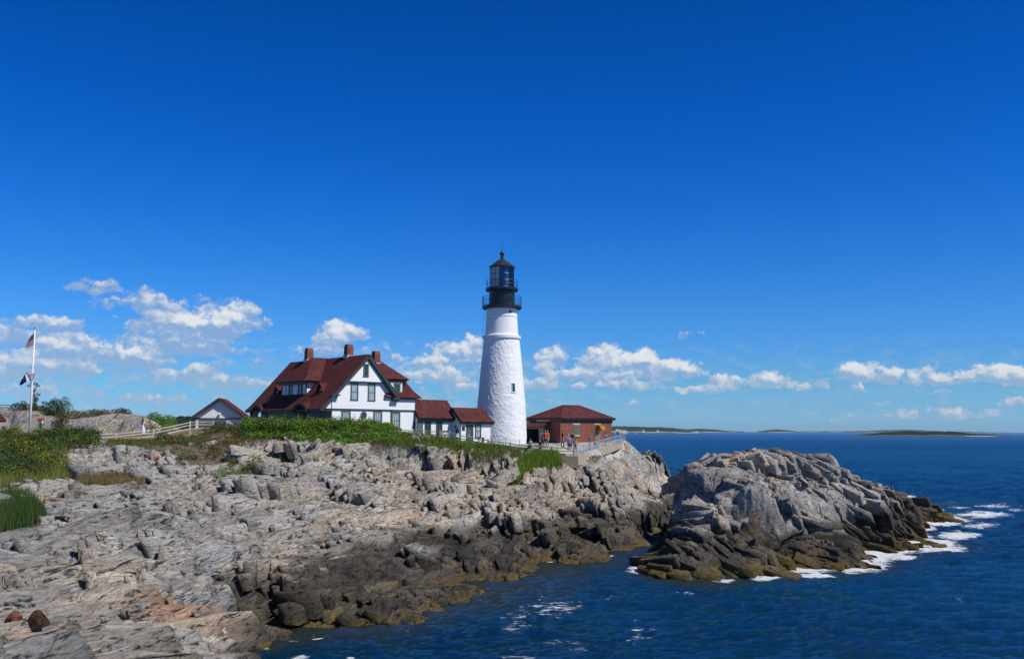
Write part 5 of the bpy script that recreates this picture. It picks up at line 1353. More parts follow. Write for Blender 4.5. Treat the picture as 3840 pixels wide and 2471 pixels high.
# long green bank in front of the house
lum = []
X_, Y_, Z_, dx, dy = region([(575, 1000), (925, 1000), (925, 1042), (560, 1044)], .85, lambda a, b_: (RM(a, b_, RM.f) < .4) & (RM(a, b_, RM.f) > -7))
fl_ = RM(X_, Y_, RM.f)
for a, b_, c_, d_, e_ in zip(X_, Y_, Z_, dx, fl_):
    k = float(sst(np.array(e_), -6, -1)); hh = (.42 + .80 * k) * RNG.uniform(.75, 1.2) * float(np.interp(d_, [575, 640, 850, 925], [.8, 1.05, 1.0, .5]))
    lum.append((a, b_, c_ + hh * .55, .75 + .3 * k, .75 + .3 * k, hh))
for px in np.linspace(575, 915, 60):                          # its tall top row just outside the fence
    q = PD(px, 1028, 108.5 if px < 700 else 109.0 + (px - 700) / 215 * 4.0); g_ = float(RM(q[0], q[1]))
    top = float(np.interp(px, [575, 600, 700, 850, 900, 915], [984, 978, 981, 983, 990, 1002])) + RNG.uniform(-3, 4)
    zt = PD(px, top, q[1])[2]; hh = max(.5, (zt - g_) / 2)
    lum.append((q[0], q[1], g_ + hh, .95, .9, hh * 1.02))
foliage('shrub_bank', lum, GREEN, .17, 42, 'long thick green shrub bank in front of the white house', kind='stuff', mixp=(OLIVE + DARK[:2], .34))
# looser scrub and grass to its left and right and down the slopes
lum = []
X_, Y_, Z_, dx, dy = region([(400, 1012), (575, 1005), (575, 1048), (520, 1060), (500, 1084), (430, 1080), (400, 1050), (340, 1042)], 1.05, lambda a, b_: RM(a, b_, RM.f) < .2)
for a, b_, c_ in zip(X_, Y_, Z_):
    if fbm(np.array([a * .35]), np.array([b_ * .35]), 2, 33)[0] > -.12:
        hh = RNG.uniform(.3, .75); lum.append((a, b_, c_ + hh * .4, RNG.uniform(.5, .9), .7, hh))
foliage('scrub', lum, OLIVE, .16, 36, 'olive scrub spilling over the rocks below the garage', kind='stuff', mixp=(ROSE, .4))
lum = []
X_, Y_, Z_, dx, dy = region(SOIL[3], .8)
for a, b_, c_ in zip(X_, Y_, Z_): hh = RNG.uniform(.3, .6); lum.append((a, b_, c_ + hh * .4, .6, .6, hh))
foliage('scrub', lum, ROSE, .15, 38, 'dark green scrub patch among the rocks below the shrub bank', kind='stuff', mixp=(GREEN, .45))
# grassy bank on the right, under the fence
X_, Y_, Z_, dx, dy = region([(905, 1004), (960, 1010), (1060, 1027), (1216, 1052), (1216, 1066), (1180, 1072), (1050, 1062), (960, 1052), (900, 1046)], .30, lambda a, b_: RM(a, b_, RM.f) < .1)
blades('bank_grass', X_, Y_, Z_, YGRN + OLIVE, .42, .030, 15, .16, 'green and olive grass bank below the right hand rail fence')
lum = []
X_, Y_, Z_, dx, dy = region([(905, 1004), (960, 1010), (1060, 1027), (1216, 1052), (1216, 1062), (1180, 1066), (1050, 1054), (960, 1046), (900, 1044)], 1.2, lambda a, b_: RM(a, b_, RM.f) < .1)
for a, b_, c_, d_ in zip(X_, Y_, Z_, dx):
    if fbm(np.array([a * .3]), np.array([b_ * .3]), 2, 35)[0] > .0: hh = RNG.uniform(.25, .5); lum.append((a, b_, c_ + hh * .4, .65, .6, hh))
foliage('scrub', lum, GREEN, .15, 36, 'low green scrub on the bank below the right hand fence', kind='stuff', mixp=(OLIVE, .5))
# white flowers
X_, Y_, Z_, dx, dy = region([(955, 1018), (990, 1022), (1012, 1034), (985, 1040), (960, 1034)], .35)
foliage('white_flowers', [(a, b_, c_ + .45, .10, .10, .12) for a, b_, c_ in zip(X_, Y_, Z_) if RNG.random() < .45], [(.6, .6, .55)], .09, 60, 'white wild flowers on the grass bank', kind='stuff')
# tall reeds at the end of the bank
X_, Y_, Z_, dx, dy = region(SOIL[5], .22)
blades('tall_grass', X_, Y_, Z_, YGRN, np.interp(dx, [1180, 1230, 1260, 1290, 1318], [.5, .9, 1.25, 1.15, .7]), .030, 12, .12, 'tall bright green grass below the concrete forecourt', lean=.12)
# left slope
lum = []
X_, Y_, Z_, dx, dy = region([(0, 1028), (200, 1015), (240, 1042), (165, 1052), (150, 1085), (120, 1118), (60, 1130), (0, 1120)], .95, lambda a, b_: RM(a, b_, RM.f) < .1)
for a, b_, c_, d_, e_ in zip(X_, Y_, Z_, dx, dy): hh = RNG.uniform(.6, 1.15); lum.append((a, b_, c_ + hh * .35, .8, .75, hh))
foliage('scrub', lum, DARK, .14, 40, 'dark green scrub covering the slope at the left edge', kind='stuff', mixp=(YGRN + OLIVE + ROSE, .5))
X_, Y_, Z_, dx, dy = region([(0, 1080), (70, 1075), (160, 1090), (150, 1122), (95, 1142), (0, 1152)], .34)
blades('rough_grass', X_, Y_, Z_, TAN + YGRN, .85, .028, 12, .18, 'rough yellow and brown grass on the left slope')
X_, Y_, Z_, dx, dy = region([(30, 1060), (80, 1060), (95, 1085), (40, 1090)], .45)
foliage('yellow_flowers', [(a, b_, c_ + 1.15, .08, .08, .12) for a, b_, c_ in zip(X_, Y_, Z_) if RNG.random() < .45], [(.55, .36, .01)], .08, 60, 'yellow wild flowers in the scrub at the left edge', kind='stuff')
X_, Y_, Z_, dx, dy = region(SOIL[4], .30)
m_ = dy > 1118
blades('brown_grass', X_[m_], Y_[m_], Z_[m_], TAN, .62, .026, 14, .16, 'russet brown grass in a hollow of the rocks')
blades('purple_loosestrife', X_[~m_], Y_[~m_], Z_[~m_], PURP + TAN[:2], .60, .022, 12, .16, 'purple flowering weeds at the back of the brown grass')
X_, Y_, Z_, dx, dy = region(SOIL[6], .24)
blades('marsh_grass', X_, Y_, Z_, [(.035, .10, .03), (.05, .11, .02), (.10, .12, .02)], 1.15, .022, 13, .10, 'bright green marsh grass in a hollow at the left edge', lean=.1)
X_, Y_, Z_, dx, dy = region([(215, 1030), (330, 1026), (430, 1018), (440, 1034), (330, 1044), (230, 1046)], .5, lambda a, b_: RM(a, b_, RM.f) < .3)
blades('verge_grass', X_, Y_, Z_, OLIVE + GREEN[:1], .38, .03, 16, .22, 'grass verge along the foot of the left rail fence')
def shrub(name, px, py, Y, wpx, hpx, pal, label, cat='shrub', n_=9, leaf=.15, ry=.7, mixp=None, base=None, dens=40, group=None):
    """round bush: px, py = middle of its foot on the photo"""
    q = P(px, py, Y); s_ = Y / 3700
    W_, H_ = wpx * s_ / 2, hpx * s_
    e = empty(name, tuple(q), 0, label, cat, group)
    lum = []
    for k in range(n_):
        a = RNG.uniform(0, 6.3); r = math.sqrt(RNG.random()) * .75
        xx, yy = math.cos(a) * r * W_, math.sin(a) * r * W_ * ry
        hh = H_ * (1 - .45 * r * r) * RNG.uniform(.8, 1.08)
        lum.append((q[0] + xx, q[1] + yy, q[2] + hh * .5, W_ * RNG.uniform(.34, .48), W_ * .42, hh * .52))
    foliage('foliage', lum, pal, leaf, dens, parent=e, mixp=mixp, low=-.9)
    mb = MB()
    for k in range(5):
        a = 1.3 * k; mb.tube([(0, 0, q[2] - .1), (math.cos(a) * W_ * .3, math.sin(a) * W_ * .3, q[2] + H_ * .4), (math.cos(a) * W_ * .5, math.sin(a) * W_ * .5, q[2] + H_ * .75)], [.05, .03, .012], 5)
    mb.build('stem', simple('bark', (.07, .05, .035), .9), e)
    return e
shrub('rose_bush', 253, 1668, 99.5, 150, 82, ROSE, 'big dark rose bush with reddish tips over the left rail fence', n_=14, mixp=(DARK, .4))
shrub('rose_bush', 40, 1705, 88, 130, 70, ROSE, 'yellow green bush at the left edge below the shed', n_=12, mixp=(YGRN, .5))
shrub('rose_bush', 130, 1720, 90, 110, 60, DARK, 'dark green bush right of the bush at the left edge', n_=9, mixp=(OLIVE, .5))
shrub('rose_bush', 845, 1640, 112.5, 120, 66, ROSE, 'dark rose bush with brown patches before the garage', n_=13, mixp=(DARK, .5))
shrub('rose_bush', 905, 1642, 113, 90, 62, OLIVE, 'olive rose bush between the garage and the house porch', n_=9, mixp=(GREEN, .5))
shrub('shrub', 600, 1608, 126, 130, 66, GREEN, 'bright green bush at the right end of the grey outcrop', n_=13, mixp=(YGRN, .3))
shrub('shrub', 560, 1622, 118, 70, 34, YGRN, 'low yellow green bush in front of the outcrop behind the walkers', n_=7)
shrub('shrub', 225, 1560, 125.5, 104, 78, DARK, 'dark bushy shrub on top of the outcrop right of the windswept tree', n_=12, mixp=(OLIVE, .4))
shrub('shrub', 232, 1586, 122.8, 70, 56, OLIVE, 'brown green bush in the gap between the two outcrop humps', n_=7)
shrub('shrub', 290, 1572, 125, 90, 40, OLIVE, 'low olive bush on the middle of the outcrop', n_=8, mixp=(ROSE, .4))
shrub('shrub', 365, 1566, 125.5, 120, 36, ROSE, 'long low brown green bush on the right half of the outcrop', n_=9)
shrub('shrub', 445, 1560, 126, 100, 32, DARK, 'dark low bush farthest right on top of the outcrop', n_=8)
shrub('shrub', 95, 1548, 125.5, 110, 46, DARK, 'low dark bush under the windswept tree on the outcrop', n_=9, mixp=(OLIVE, .3))
shrub('shrub', 50, 1622, 112, 60, 30, YGRN, 'tall tuft of yellow green weeds left of the flagpole foot', n_=6, cat='weeds')
shrub('shrub', 150, 1628, 116, 80, 24, YGRN, 'yellow green weeds at the foot of the outcrop by the small sign', n_=7, cat='weeds')
shrub('shrub', 360, 1632, 116, 80, 22, OLIVE, 'weeds at the foot of the outcrop left of the walkers', n_=7, cat='weeds')
shrub('shrub', 2222, 1735, 116, 46, 26, OLIVE, 'olive bush on the cliff under the metal railing', n_=6, leaf=.12)
shrub('shrub', 2058, 1883, 97, 26, 12, OLIVE, 'small yellow green tuft on the bare slab', n_=4, leaf=.1, cat='weeds'); shrub('shrub', 2005, 1878, 98, 20, 10, TAN, 'small rusty tuft on the bare slab left of the green one', n_=3, leaf=.1, cat='weeds')
shrub('shrub', 1130, 1700, 106, 70, 34, GREEN, 'green clump hanging between boulders under the bank', n_=6)
shrub('shrub', 150, 1556, 125.8, 110, 40, OLIVE, 'olive scrubby bush under the windswept tree on the outcrop', n_=10, mixp=(DARK, .4))
shrub('shrub', 640, 1618, 121, 90, 34, YGRN, 'bright yellow green bush right of the outcrop end, above the rail fence', n_=8)
# windswept tree with flat tufts
q = P(128, 1560, 127); tr_ = empty('windswept_tree', tuple(q), 0, 'thin dark windswept tree with tufted top behind the flagpole', 'tree')
def lp(px, py, dy_=0): v = P(px, py, 127 + dy_); return (v[0] - q[0], v[1] - q[1], v[2])
mb = MB(); mb.tube([lp(128, 1560), lp(130, 1520), lp(131, 1500), lp(128, 1470), lp(130, 1450)], [.16, .12, .09, .06, .04], 6)
mb.tube([lp(129, 1475), lp(122, 1458), lp(112, 1450)], [.05, .04, .02], 5); mb.tube([lp(130, 1470), lp(136, 1455), lp(142, 1448)], [.05, .04, .02], 5); mb.tube([lp(131, 1505), lp(142, 1490), lp(150, 1478)], [.06, .04, .02], 5)
mb.build('trunk', simple('bark', (.07, .05, .035)), tr_)
def wl(px, py, w_, h_): v = P(px, py, 127 + RNG.uniform(-.5, .5)); s_ = 127 / 3700; return (v[0], v[1], v[2], w_ * s_, w_ * s_ * .8, h_ * s_)
foliage('crown', [wl(131, 1440, 11, 5), wl(143, 1447, 8, 5), wl(109, 1447, 8, 4), wl(120, 1441, 7, 4), wl(128, 1490, 11, 12), wl(126, 1512, 13, 16), wl(122, 1532, 15, 16), wl(143, 1479, 9, 4), wl(137, 1500, 8, 8)], DARK, .13, 120, parent=tr_, low=-.9)
q2 = P(90, 1560, 126); tr2 = empty('windswept_tree', tuple(q2), 0, 'small dark tree with one leaning tuft left of the flagpole', 'tree')
MB().tube([(0, 0, q2[2]), (.1, 0, q2[2] + .8), (-.05, 0, q2[2] + 1.5)], [.1, .07, .03], 6).build('trunk', simple('bark', (.07, .05, .035)), tr2)
foliage('crown', [wl(88, 1508, 11, 7), wl(82, 1520, 10, 7), wl(97, 1524, 10, 9), wl(90, 1538, 16, 9)], DARK, .13, 110, parent=tr2, low=-.9)
q3 = P(170, 1560, 126); tr3 = empty('windswept_tree', tuple(q3), 0, 'small dark tree with layered tufts right of the flagpole', 'tree')
MB().tube([(0, 0, q3[2]), (.1, 0, q3[2] + .8), (.05, 0, q3[2] + 1.6)], [.1, .07, .03], 6).build('trunk', simple('bark', (.07, .05, .035)), tr3)
foliage('crown', [wl(168, 1510, 12, 6), wl(176, 1516, 9, 5), wl(163, 1528, 11, 9), wl(170, 1542, 14, 9)], DARK, .13, 110, parent=tr3, low=-.9)
# bright green weed on the dark ledge
q = P(1112, 2232, 59); 
X_, Y_, Z_, dx, dy = region([(682, 1366), (700, 1362), (714, 1385), (712, 1420), (702, 1424), (694, 1395)], .12)
blades('green_weed', X_, Y_, Z_ + .1, [(.10, .20, .01), (.14, .22, .015)], .13, .04, 5, .06, 'vivid green weed growing in a crack of the dark ledge', lean=.8)

lum = []
X_, Y_, Z_, dx, dy = region([(120, 1045), (420, 1030), (700, 1036), (940, 1046), (1180, 1070), (1160, 1120), (900, 1120), (600, 1135), (200, 1150), (60, 1150)], 1.25, lambda a, b_: RM(a, b_, RM.f) < -.6)
for a, b_, c_, e_ in zip(X_, Y_, Z_, dy):
    if RNG.random() < float(np.interp(e_, [1040, 1075, 1140], [.42, .22, .08])):
        zt = TOPR[int((b_ - RM.y0) / .5), int((a - RM.x0) / .5)]; hh = RNG.uniform(.14, .38); lum.append((a, b_, min(zt, c_ + .9) - .05, RNG.uniform(.2, .55), RNG.uniform(.2, .5), hh))
foliage('crevice_plants', lum, OLIVE, .11, 70, 'small green and brown plants rooted in cracks of the upper rocks', kind='stuff', mixp=(GREEN + ROSE + TAN, .6))
# ------------------------------------------------------------------ fences
m_rail = simple('weathered_rail', (.34, .31, .27), .85, .25, 4.0, bump=.3)
m_railw = simple('bleached_rail', (.52, .50, .46), .8, .18, 4.0, bump=.3)
def rail_fence(name, posts, hs, mat, label, hp=1.25, pr=.085, rr=.06, proud=None):
    """posts: ground points; hs: rail heights"""
    o = posts[0]; e = empty(name, tuple(o), 0, label, 'fence')
    L_ = [np.array(p) - np.array([o[0], o[1], 0]) for p in posts]
    for k, p in enumerate(L_):
        h_ = hp * RNG.uniform(.97, 1.05)
        MB().tube([(p[0], p[1], p[2] - .4), (p[0] + RNG.uniform(-.03, .03), p[1], p[2] + h_ - .06), (p[0], p[1], p[2] + h_)], [pr, pr, pr * .6], 7).build('post', mat, e)
    for k in range(len(L_) - 1):
        a, b_ = L_[k], L_[k + 1]
        for h_ in hs:
            j1, j2 = RNG.uniform(-.04, .04, 2)
            md = (a + b_) / 2 + np.array([0, 0, RNG.uniform(-.05, .03)])
            d_ = (b_ - a) / np.linalg.norm(b_ - a) * .12
            MB().tube([tuple(a - d_ + [0, 0, h_ + j1]), tuple(md + [0, 0, h_]), tuple(b_ + d_ + [0, 0, h_ + j2])], [rr * .7, rr, rr * .75], 6).build('rail', mat, e)
    return e
def topz(px, py, Y, h_): q = P(px, py, Y); return (q[0], q[1], q[2] - h_)
LF = [topz(-90, 1655, 97, 1.25), topz(20, 1650, 98.5, 1.25), topz(157, 1641, 100.5, 1.25), topz(296, 1631, 103.5, 1.2), topz(435, 1622, 106, 1.25), topz(575, 1606, 108.5, 1.3), topz(713, 1578, 113, 1.3), topz(800, 1577, 113.6, 1.25)]
rail_fence('rail_fence', LF, (.42, .80, 1.12), m_railw, 'bleached three rail fence along the dirt path on the left')
RF = [topz(1440, 1600, 115.5, 1.2), topz(1504, 1607, 116, 1.2), topz(1595, 1612, 115.5, 1.2), topz(1685, 1612, 115, 1.35), topz(1766, 1638, 114, 1.2), topz(1830, 1648, 113, 1.2), topz(1913, 1659, 112, 1.2), topz(1993, 1669, 111, 1.2), topz(2069, 1673, 110.3, 1.2), topz(2152, 1675, 110, 1.25)]
rail_fence('rail_fence', RF, (.40, .75, 1.08), m_rail, 'weathered grey rail fence running down past the tower to the forecourt')
for px in (1653.5, 1685):
    MB
gp = P(1653.5, 1612, 115.2); gpo = empty('gate_post', (gp[0], gp[1], gp[2] - 1.5), 0, 'squat grey wooden gate post left of the tallest fence post', 'post')
MB().box(-.17, .17, -.17, .17, gp[2] - 2.0, gp[2]).box(-.2, .2, -.2, .2, gp[2], gp[2] + .05).build('post', m_rail, gpo)
fp = P(1669, 1637, 116.5); tur = empty('viewer_stand', (fp[0], fp[1], fp[2] - .6), 0, 'grey coin viewer stand with two round white faces between the posts', 'viewer')
mb = MB(); mb.tube([(0, 0, fp[2] - .9), (0, 0, fp[2] + .2)], .06, 8); mb.box(-.42, .42, -.12, .12, fp[2] + .5, fp[2] + .72); mb.build('stand', simple('grey_metal', (.12, .13, .14), .5), tur)
for sx in (-.25, .25): MB().tube([(sx, -.2, fp[2] + .25), (sx, .05, fp[2] + .25)], .24, 14).build('round_face', m_white, tur)
# metal rail and chain link on the right
m_galv = simple('galvanised_steel', (.45, .50, .56), .45, .1, metal=.2)
m_link, t, b = newmat('chain_link'); b.inputs['Base Color'].default_value = (.35, .38, .42, 1)
oc = t.n('ShaderNodeTexCoord').outputs['Object']; sx_ = t.n('ShaderNodeSeparateXYZ'); t.link(oc, sx_.inputs[0])
along = t.m('ADD', t.m('MULTIPLY', sx_.outputs[0], .3), t.m('MULTIPLY', sx_.outputs[1], .95))
w1 = t.m('FRACT', t.m('MULTIPLY', t.m('ADD', along, sx_.outputs[2]), 9.0)); w2 = t.m('FRACT', t.m('MULTIPLY', t.m('SUBTRACT', along, sx_.outputs[2]), 9.0))
wm_ = t.m('MAXIMUM', t.m('LESS_THAN', w1, .11), t.m('LESS_THAN', w2, .11))
tp = t.n('ShaderNodeBsdfTransparent'); mx = t.n('ShaderNodeMixShader'); t.link(wm_, mx.inputs[0]); t.link(tp.outputs[0], mx.inputs[1]); t.link(b.outputs[0], mx.inputs[2]); t.link(mx.outputs[0], m_link.node_tree.nodes['Material Output'].inputs[0])
n_ = 9; A0 = P(2162, 1709, 110); B0 = P(2345, 1657, 136)
MP = [A0 * (1 - k / (n_ - 1)) + B0 * (k / (n_ - 1)) for k in range(n_)]
mf = empty('metal_railing', tuple(A0), 0, 'light steel railing with wire mesh climbing to the cliff edge', 'railing')
Lm = [p - np.array([A0[0], A0[1], 0]) for p in MP]
for p in Lm: MB().tube([(p[0], p[1], p[2] - .1), (p[0], p[1], p[2] + 1.08)], .032, 6).build('post', m_galv, mf)
for h_ in (.52, 1.07): MB().tube([tuple(p + [0, 0, h_]) for p in Lm], .034, 6).build('rail', m_galv, mf)
MB().slab([tuple(Lm[0] + [0, 0, .05]), tuple(Lm[-1] + [0, 0, .05]), tuple(Lm[-1] + [0, 0, 1.05]), tuple(Lm[0] + [0, 0, 1.05])], (.004, 0, 0)).build('wire_mesh', m_link, mf)
C0 = P(2300, 1640, 141); mf2 = empty('metal_railing', tuple(B0), 0, 'short steel railing turning back along the sea edge of the forecourt', 'railing')
R2 = [np.array([0, 0, B0[2]]), np.array([-1.1, 3.0, B0[2]]), np.array([-2.2, 5.6, B0[2]])]
for p in R2: MB().tube([(p[0], p[1], p[2] - .1), (p[0], p[1], p[2] + 1.08)], .032, 6).build('post', m_galv, mf2)
for h_ in (.52, 1.07): MB().tube([tuple(p + [0, 0, h_]) for p in R2], .034, 6).build('rail', m_galv, mf2)
# chain barrier before the tower
posts = [P(a, b_, 129.5) for a, b_ in ((1796, 1648), (1845, 1654), (1896, 1655), (1947, 1661))]
cb = empty('chain_barrier', tuple(posts[0]), 0, 'low chain barrier on thin dark posts at the foot of the tower', 'barrier')
Lc = [p - np.array([posts[0][0], posts[0][1], 0]) for p in posts]
for p in Lc: MB().tube([(p[0], p[1], p[2] - .6), (p[0], p[1], p[2] + .42)], .035, 6).build('post', m_black, cb)
for a, b_ in zip(Lc, Lc[1:]):
    MB().tube([tuple(a * (1 - k / 6) + b_ * k / 6 + np.array([0, 0, .36 - .22 * math.sin(math.pi * k / 6)])) for k in range(7)], .014, 4).build('chain', m_black, cb)
q = P(1811, 1655, 127); st = empty('stone_marker', tuple(q), 0, 'small brown stone marker in front of the white outbuilding', 'marker')
MB().box(-.16, .16, -.1, .1, q[2] - .6, q[2] + .42).box(-.2, .2, -.13, .13, q[2] + .42, q[2] + .5).build('stone', simple('brown_stone', (.09, .07, .055), .8), st)
# dark fence on the outcrop skyline
a_, b_ = P(-60, 1518, 130), P(95, 1520, 130)
df = empty('rail_fence', tuple(a_), 0, 'thin dark two rail fence on the skyline left of the flagpole', 'fence')
for k in range(4):
    p = (b_ - a_) * k / 3; MB().tube([(p[0], p[1], a_[2] + p[2] - 1.3), (p[0], p[1], a_[2] + p[2] + .05)], .06, 6).build('post', simple('dark_wood', (.05, .045, .04)), df)
for h_ in (0, -.42): MB().tube([(0, 0, a_[2] + h_), (b_[0] - a_[0], 0, b_[2] + h_)], .045, 6).build('rail', simple('dark_wood', (.05, .045, .04)), df)
# concrete retaining wall under the forecourt fence
A1, B1, = P(1960, 1698, 110.6), P(2165, 1712, 109.3)
d_ = B1 - A1; L_ = float(np.hypot(d_[0], d_[1])); rw = empty('retaining_wall', (A1[0], A1[1], 7), math.atan2(d_[1], d_[0]), 'tan concrete retaining wall below the forecourt fence', 'wall')
MB().slab([(0, 0, A1[2] - .02), (L_, 0, B1[2] + .03), (L_, 0, B1[2] - 1.25), (0, 0, A1[2] - .8)], (0, .5, 0)).build('wall', simple('tan_concrete', (.42, .33, .22), .85, .15, 1.0, bump=.3), rw)
A1, B1 = P(2165, 1712, 109.3), P(2330, 1665, 133.5)
d_ = B1 - A1; L_ = float(np.hypot(d_[0], d_[1])); rw2 = empty('retaining_wall', (A1[0], A1[1], 7), math.atan2(d_[1], d_[0]), 'low tan concrete kerb under the steel railing', 'wall')
MB().slab([(0, -.1, A1[2] + .06), (L_, -.1, B1[2] + .06), (L_, -.1, B1[2] - .5), (0, -.1, A1[2] - 1.0)], (0, .35, 0)).build('wall', simple('tan_concrete', (.42, .33, .22)), rw2)

# ------------------------------------------------------------------ flagpole, flags and small signs
PX, PY = -52.48, 108.0
fpz = float(P(109, 1635.5, PY)[2])
fl = empty('flagpole', (PX, PY, fpz), 0, 'tall white flagpole with yardarm on the dry lawn at left', 'flagpole')
ptop = float(P(132, 1232, PY)[2]); yz = float(P(120, 1377, PY)[2])
MB().tube([(0, 0, fpz - .3), (0, 0, fpz + 5), (0, 0, ptop)], [.135, .12, .06], 12).build('pole', m_white, fl, smooth=True)
MB().ball((0, 0, ptop + .12), .11, 12, 8).tube([(0, 0, ptop - .1), (0, 0, ptop + .02)], .09, 10).build('ball', simple('gilt_ball', (.5, .45, .3), .3, metal=.6), fl, smooth=True)
MB().tube([(-.52, .12, yz - .06), (.42, -.1, yz + .06)], .035, 6).build('yardarm', m_white, fl)
mb = MB(); 
for p in ([(-.52, .12, yz - .06), (-.5, .1, yz - 1.6)], [(.42, -.1, yz + .06), (.36, -.1, yz - .5), (.40, -.1, yz - 1.3)], [(-.16, 0, ptop - .4), (-.35, 0, yz - 3), (-.28, 0, fpz + 1.2)]): mb.tube(p, .014, 4)
mb.build('halyard', m_white, fl)
MB().box(-.17, -.1, -.1, .1, fpz + 1.5, fpz + 1.75).build('cleat', m_gfrm, fl)
def flagmesh(name, parent, corners, mat, fold=.08, nx=18, nz_=12):
    """corners: hoist top, hoist bottom, fly bottom, fly top (local), rippled cloth"""
    A_, B_, C_, D_ = [np.array(c, float) for c in corners]; co = []
    for j in range(nz_ + 1):
        for i in range(nx + 1):
            u0, v0 = i / nx, j / nz_
            p = (A_ * (1 - v0) + B_ * v0) * (1 - u0) + (D_ * (1 - v0) + C_ * v0) * u0
            co.append(p + np.array([0, fold * math.sin(u0 * 9 + v0 * 2.5) * u0 ** .5 * 1.5, .25 * fold * math.sin(u0 * 7 + 1) * u0]))
    u_, f_ = grid_faces(nx + 1, nz_ + 1, np.ones(len(co), bool))
    o = mesh_np(name, np.array(co), f_, mat, None, smooth=True)
    uv = o.data.uv_layers.new(name='UVMap'); vi = np.zeros(len(o.data.loops), np.int32); o.data.loops.foreach_get('vertex_index', vi)
    uv.data.foreach_set('uv', np.stack([(vi % (nx + 1)) / nx, 1 - (vi // (nx + 1)) / nz_], 1).astype(np.float32).ravel())
    return o
def uvmat(name):
    m, t, b = newmat(name); s_ = t.n('ShaderNodeSeparateXYZ'); t.link(t.n('ShaderNodeTexCoord').outputs['UV'], s_.inputs[0]); b.inputs['Roughness'].default_value = .8
    tr = t.n('ShaderNodeBsdfTranslucent'); mx = t.n('ShaderNodeMixShader'); mx.inputs[0].default_value = .25
    t.link(b.outputs[0], mx.inputs[1]); t.link(tr.outputs[0], mx.inputs[2]); t.link(mx.outputs[0], m.node_tree.nodes['Material Output'].inputs[0])
    return m, t, b, tr, s_.outputs[0], s_.outputs[1]
m_us, t, b, tr, U_, V_ = uvmat('striped_flag_cloth')
stripe = t.m('MODULO', t.m('FLOOR', t.m('MULTIPLY', t.m('SUBTRACT', 1.0, V_), 13)), 2)
c1 = t.mix(stripe, (.28, .012, .02, 1), (.42, .42, .44, 1))
cant = t.m('MULTIPLY', t.m('LESS_THAN', U_, .78), t.m('GREATER_THAN', V_, .46))
su = t.m('SUBTRACT', t.m('FRACT', t.m('MULTIPLY', U_, 9 / .78)), .5); sv2 = t.m('SUBTRACT', t.m('FRACT', t.m('MULTIPLY', V_, 5 / .54)), .5)
star = t.m('LESS_THAN', t.m('ADD', t.m('MULTIPLY', su, su), t.m('MULTIPLY', sv2, sv2)), .05)
c2 = t.mix(star, (.008, .012, .06, 1), (.3, .3, .33, 1))
cc = t.mix(cant, c1, c2); t.link(cc, b.inputs['Base Color']); t.link(cc, tr.inputs[0])
def emb(name, ground_c, parts):
    m, t, b, tr, U_, V_ = uvmat(name); c = ground_c
    for (cu, cv, ru, rv, ri, colr) in parts:
        du = t.m('DIVIDE', t.m('SUBTRACT', U_, cu), ru); dv = t.m('DIVIDE', t.m('SUBTRACT', V_, cv), rv)
        r2 = t.m('ADD', t.m('MULTIPLY', du, du), t.m('MULTIPLY', dv, dv))
        msk = t.m('MULTIPLY', t.m('LESS_THAN', r2, 1.0), t.m('GREATER_THAN', r2, ri))
        c = t.mix(msk, c, colr)
    t.link(c, b.inputs['Base Color']); t.link(c, tr.inputs[0]); return m
m_state = emb('blue_state_flag_cloth', (.012, .03, .12, 1), [(.5, .5, .20, .30, -1, (.10, .12, .06, 1)), (.5, .5, .12, .2, -1, (.16, .13, .05, 1)), (.5, .78, .06, .06, -1, (.4, .38, .3, 1)), (.5, .22, .16, .04, -1, (.3, .05, .04, 1))])
m_svc = emb('white_flag_cloth', (.55, .57, .62, 1), [(.34, .52, .24, .40, .62, (.30, .16, .10, 1)), (.34, .52, .17, .28, -1, (.22, .28, .42, 1)), (.34, .52, .09, .16, -1, (.5, .5, .5, 1))])
def lf(px, py, dy_=0.0):
    v = P(px, py, PY + dy_); return (v[0], v[1], v[2])
tag(flagmesh('flag', None, [lf(128, 1247, -.15), lf(126, 1294, -.15), lf(98, 1304, -.9), lf(106, 1272, -1.1)], m_us, .07), 'drooping red and white striped flag with blue canton, top of the pole', 'flag')
tag(flagmesh('flag', None, [lf(102, 1393, .1), lf(102, 1430, .1), lf(73, 1447, .6), lf(80, 1424, .9)], m_state, .06), 'dark blue flag with a crest hanging from the left of the yardarm', 'flag')
tag(flagmesh('flag', None, [lf(134, 1396, -.2), lf(124, 1432, -.2), lf(103, 1432, -.6), lf(94, 1404, -.5)], m_svc, .09), 'pale flag with a round emblem wrapped against the flagpole', 'flag')
# red topped notice box on a green post
q = P(150, 1629, 113); nb = empty('notice_post', tuple(q), 0, 'green post carrying a red topped white notice box', 'sign')
s_ = 113 / 3700
MB().box(-.09, .09, -.07, .07, q[2] - .2, q[2] + 1.35).build('post', m_green, nb)
bx = MB().box(-.26, .26, -.14, .1, q[2] + 1.3, q[2] + 1.62).build('box', m_white, nb)
mb = MB(); roofslab(mb, [(-.3, -.22, q[2] + 1.58), (.3, -.22, q[2] + 1.58), (.3, 0, q[2] + 1.82), (-.3, 0, q[2] + 1.82)]); roofslab(mb, [(-.3, .22, q[2] + 1.58), (.3, .22, q[2] + 1.58), (.3, 0, q[2] + 1.82), (-.3, 0, q[2] + 1.82)])
mb.build('box_roof', m_redroof, nb)
mb = MB()
for k in range(3): mb.box(-.15 + k * .11, -.08 + k * .11, -.147, -.141, q[2] + 1.42, q[2] + 1.50)
mb.build('lettering', m_black, bx)
MB().box(-.22, .22, -.12, -.08, q[2] + .92, q[2] + 1.10).build('small_board', m_gfrm, nb)
q = P(14, 1629, 112); sb = empty('sign', tuple(q), 0, 'small dark green sign on a post beside the shed', 'sign')
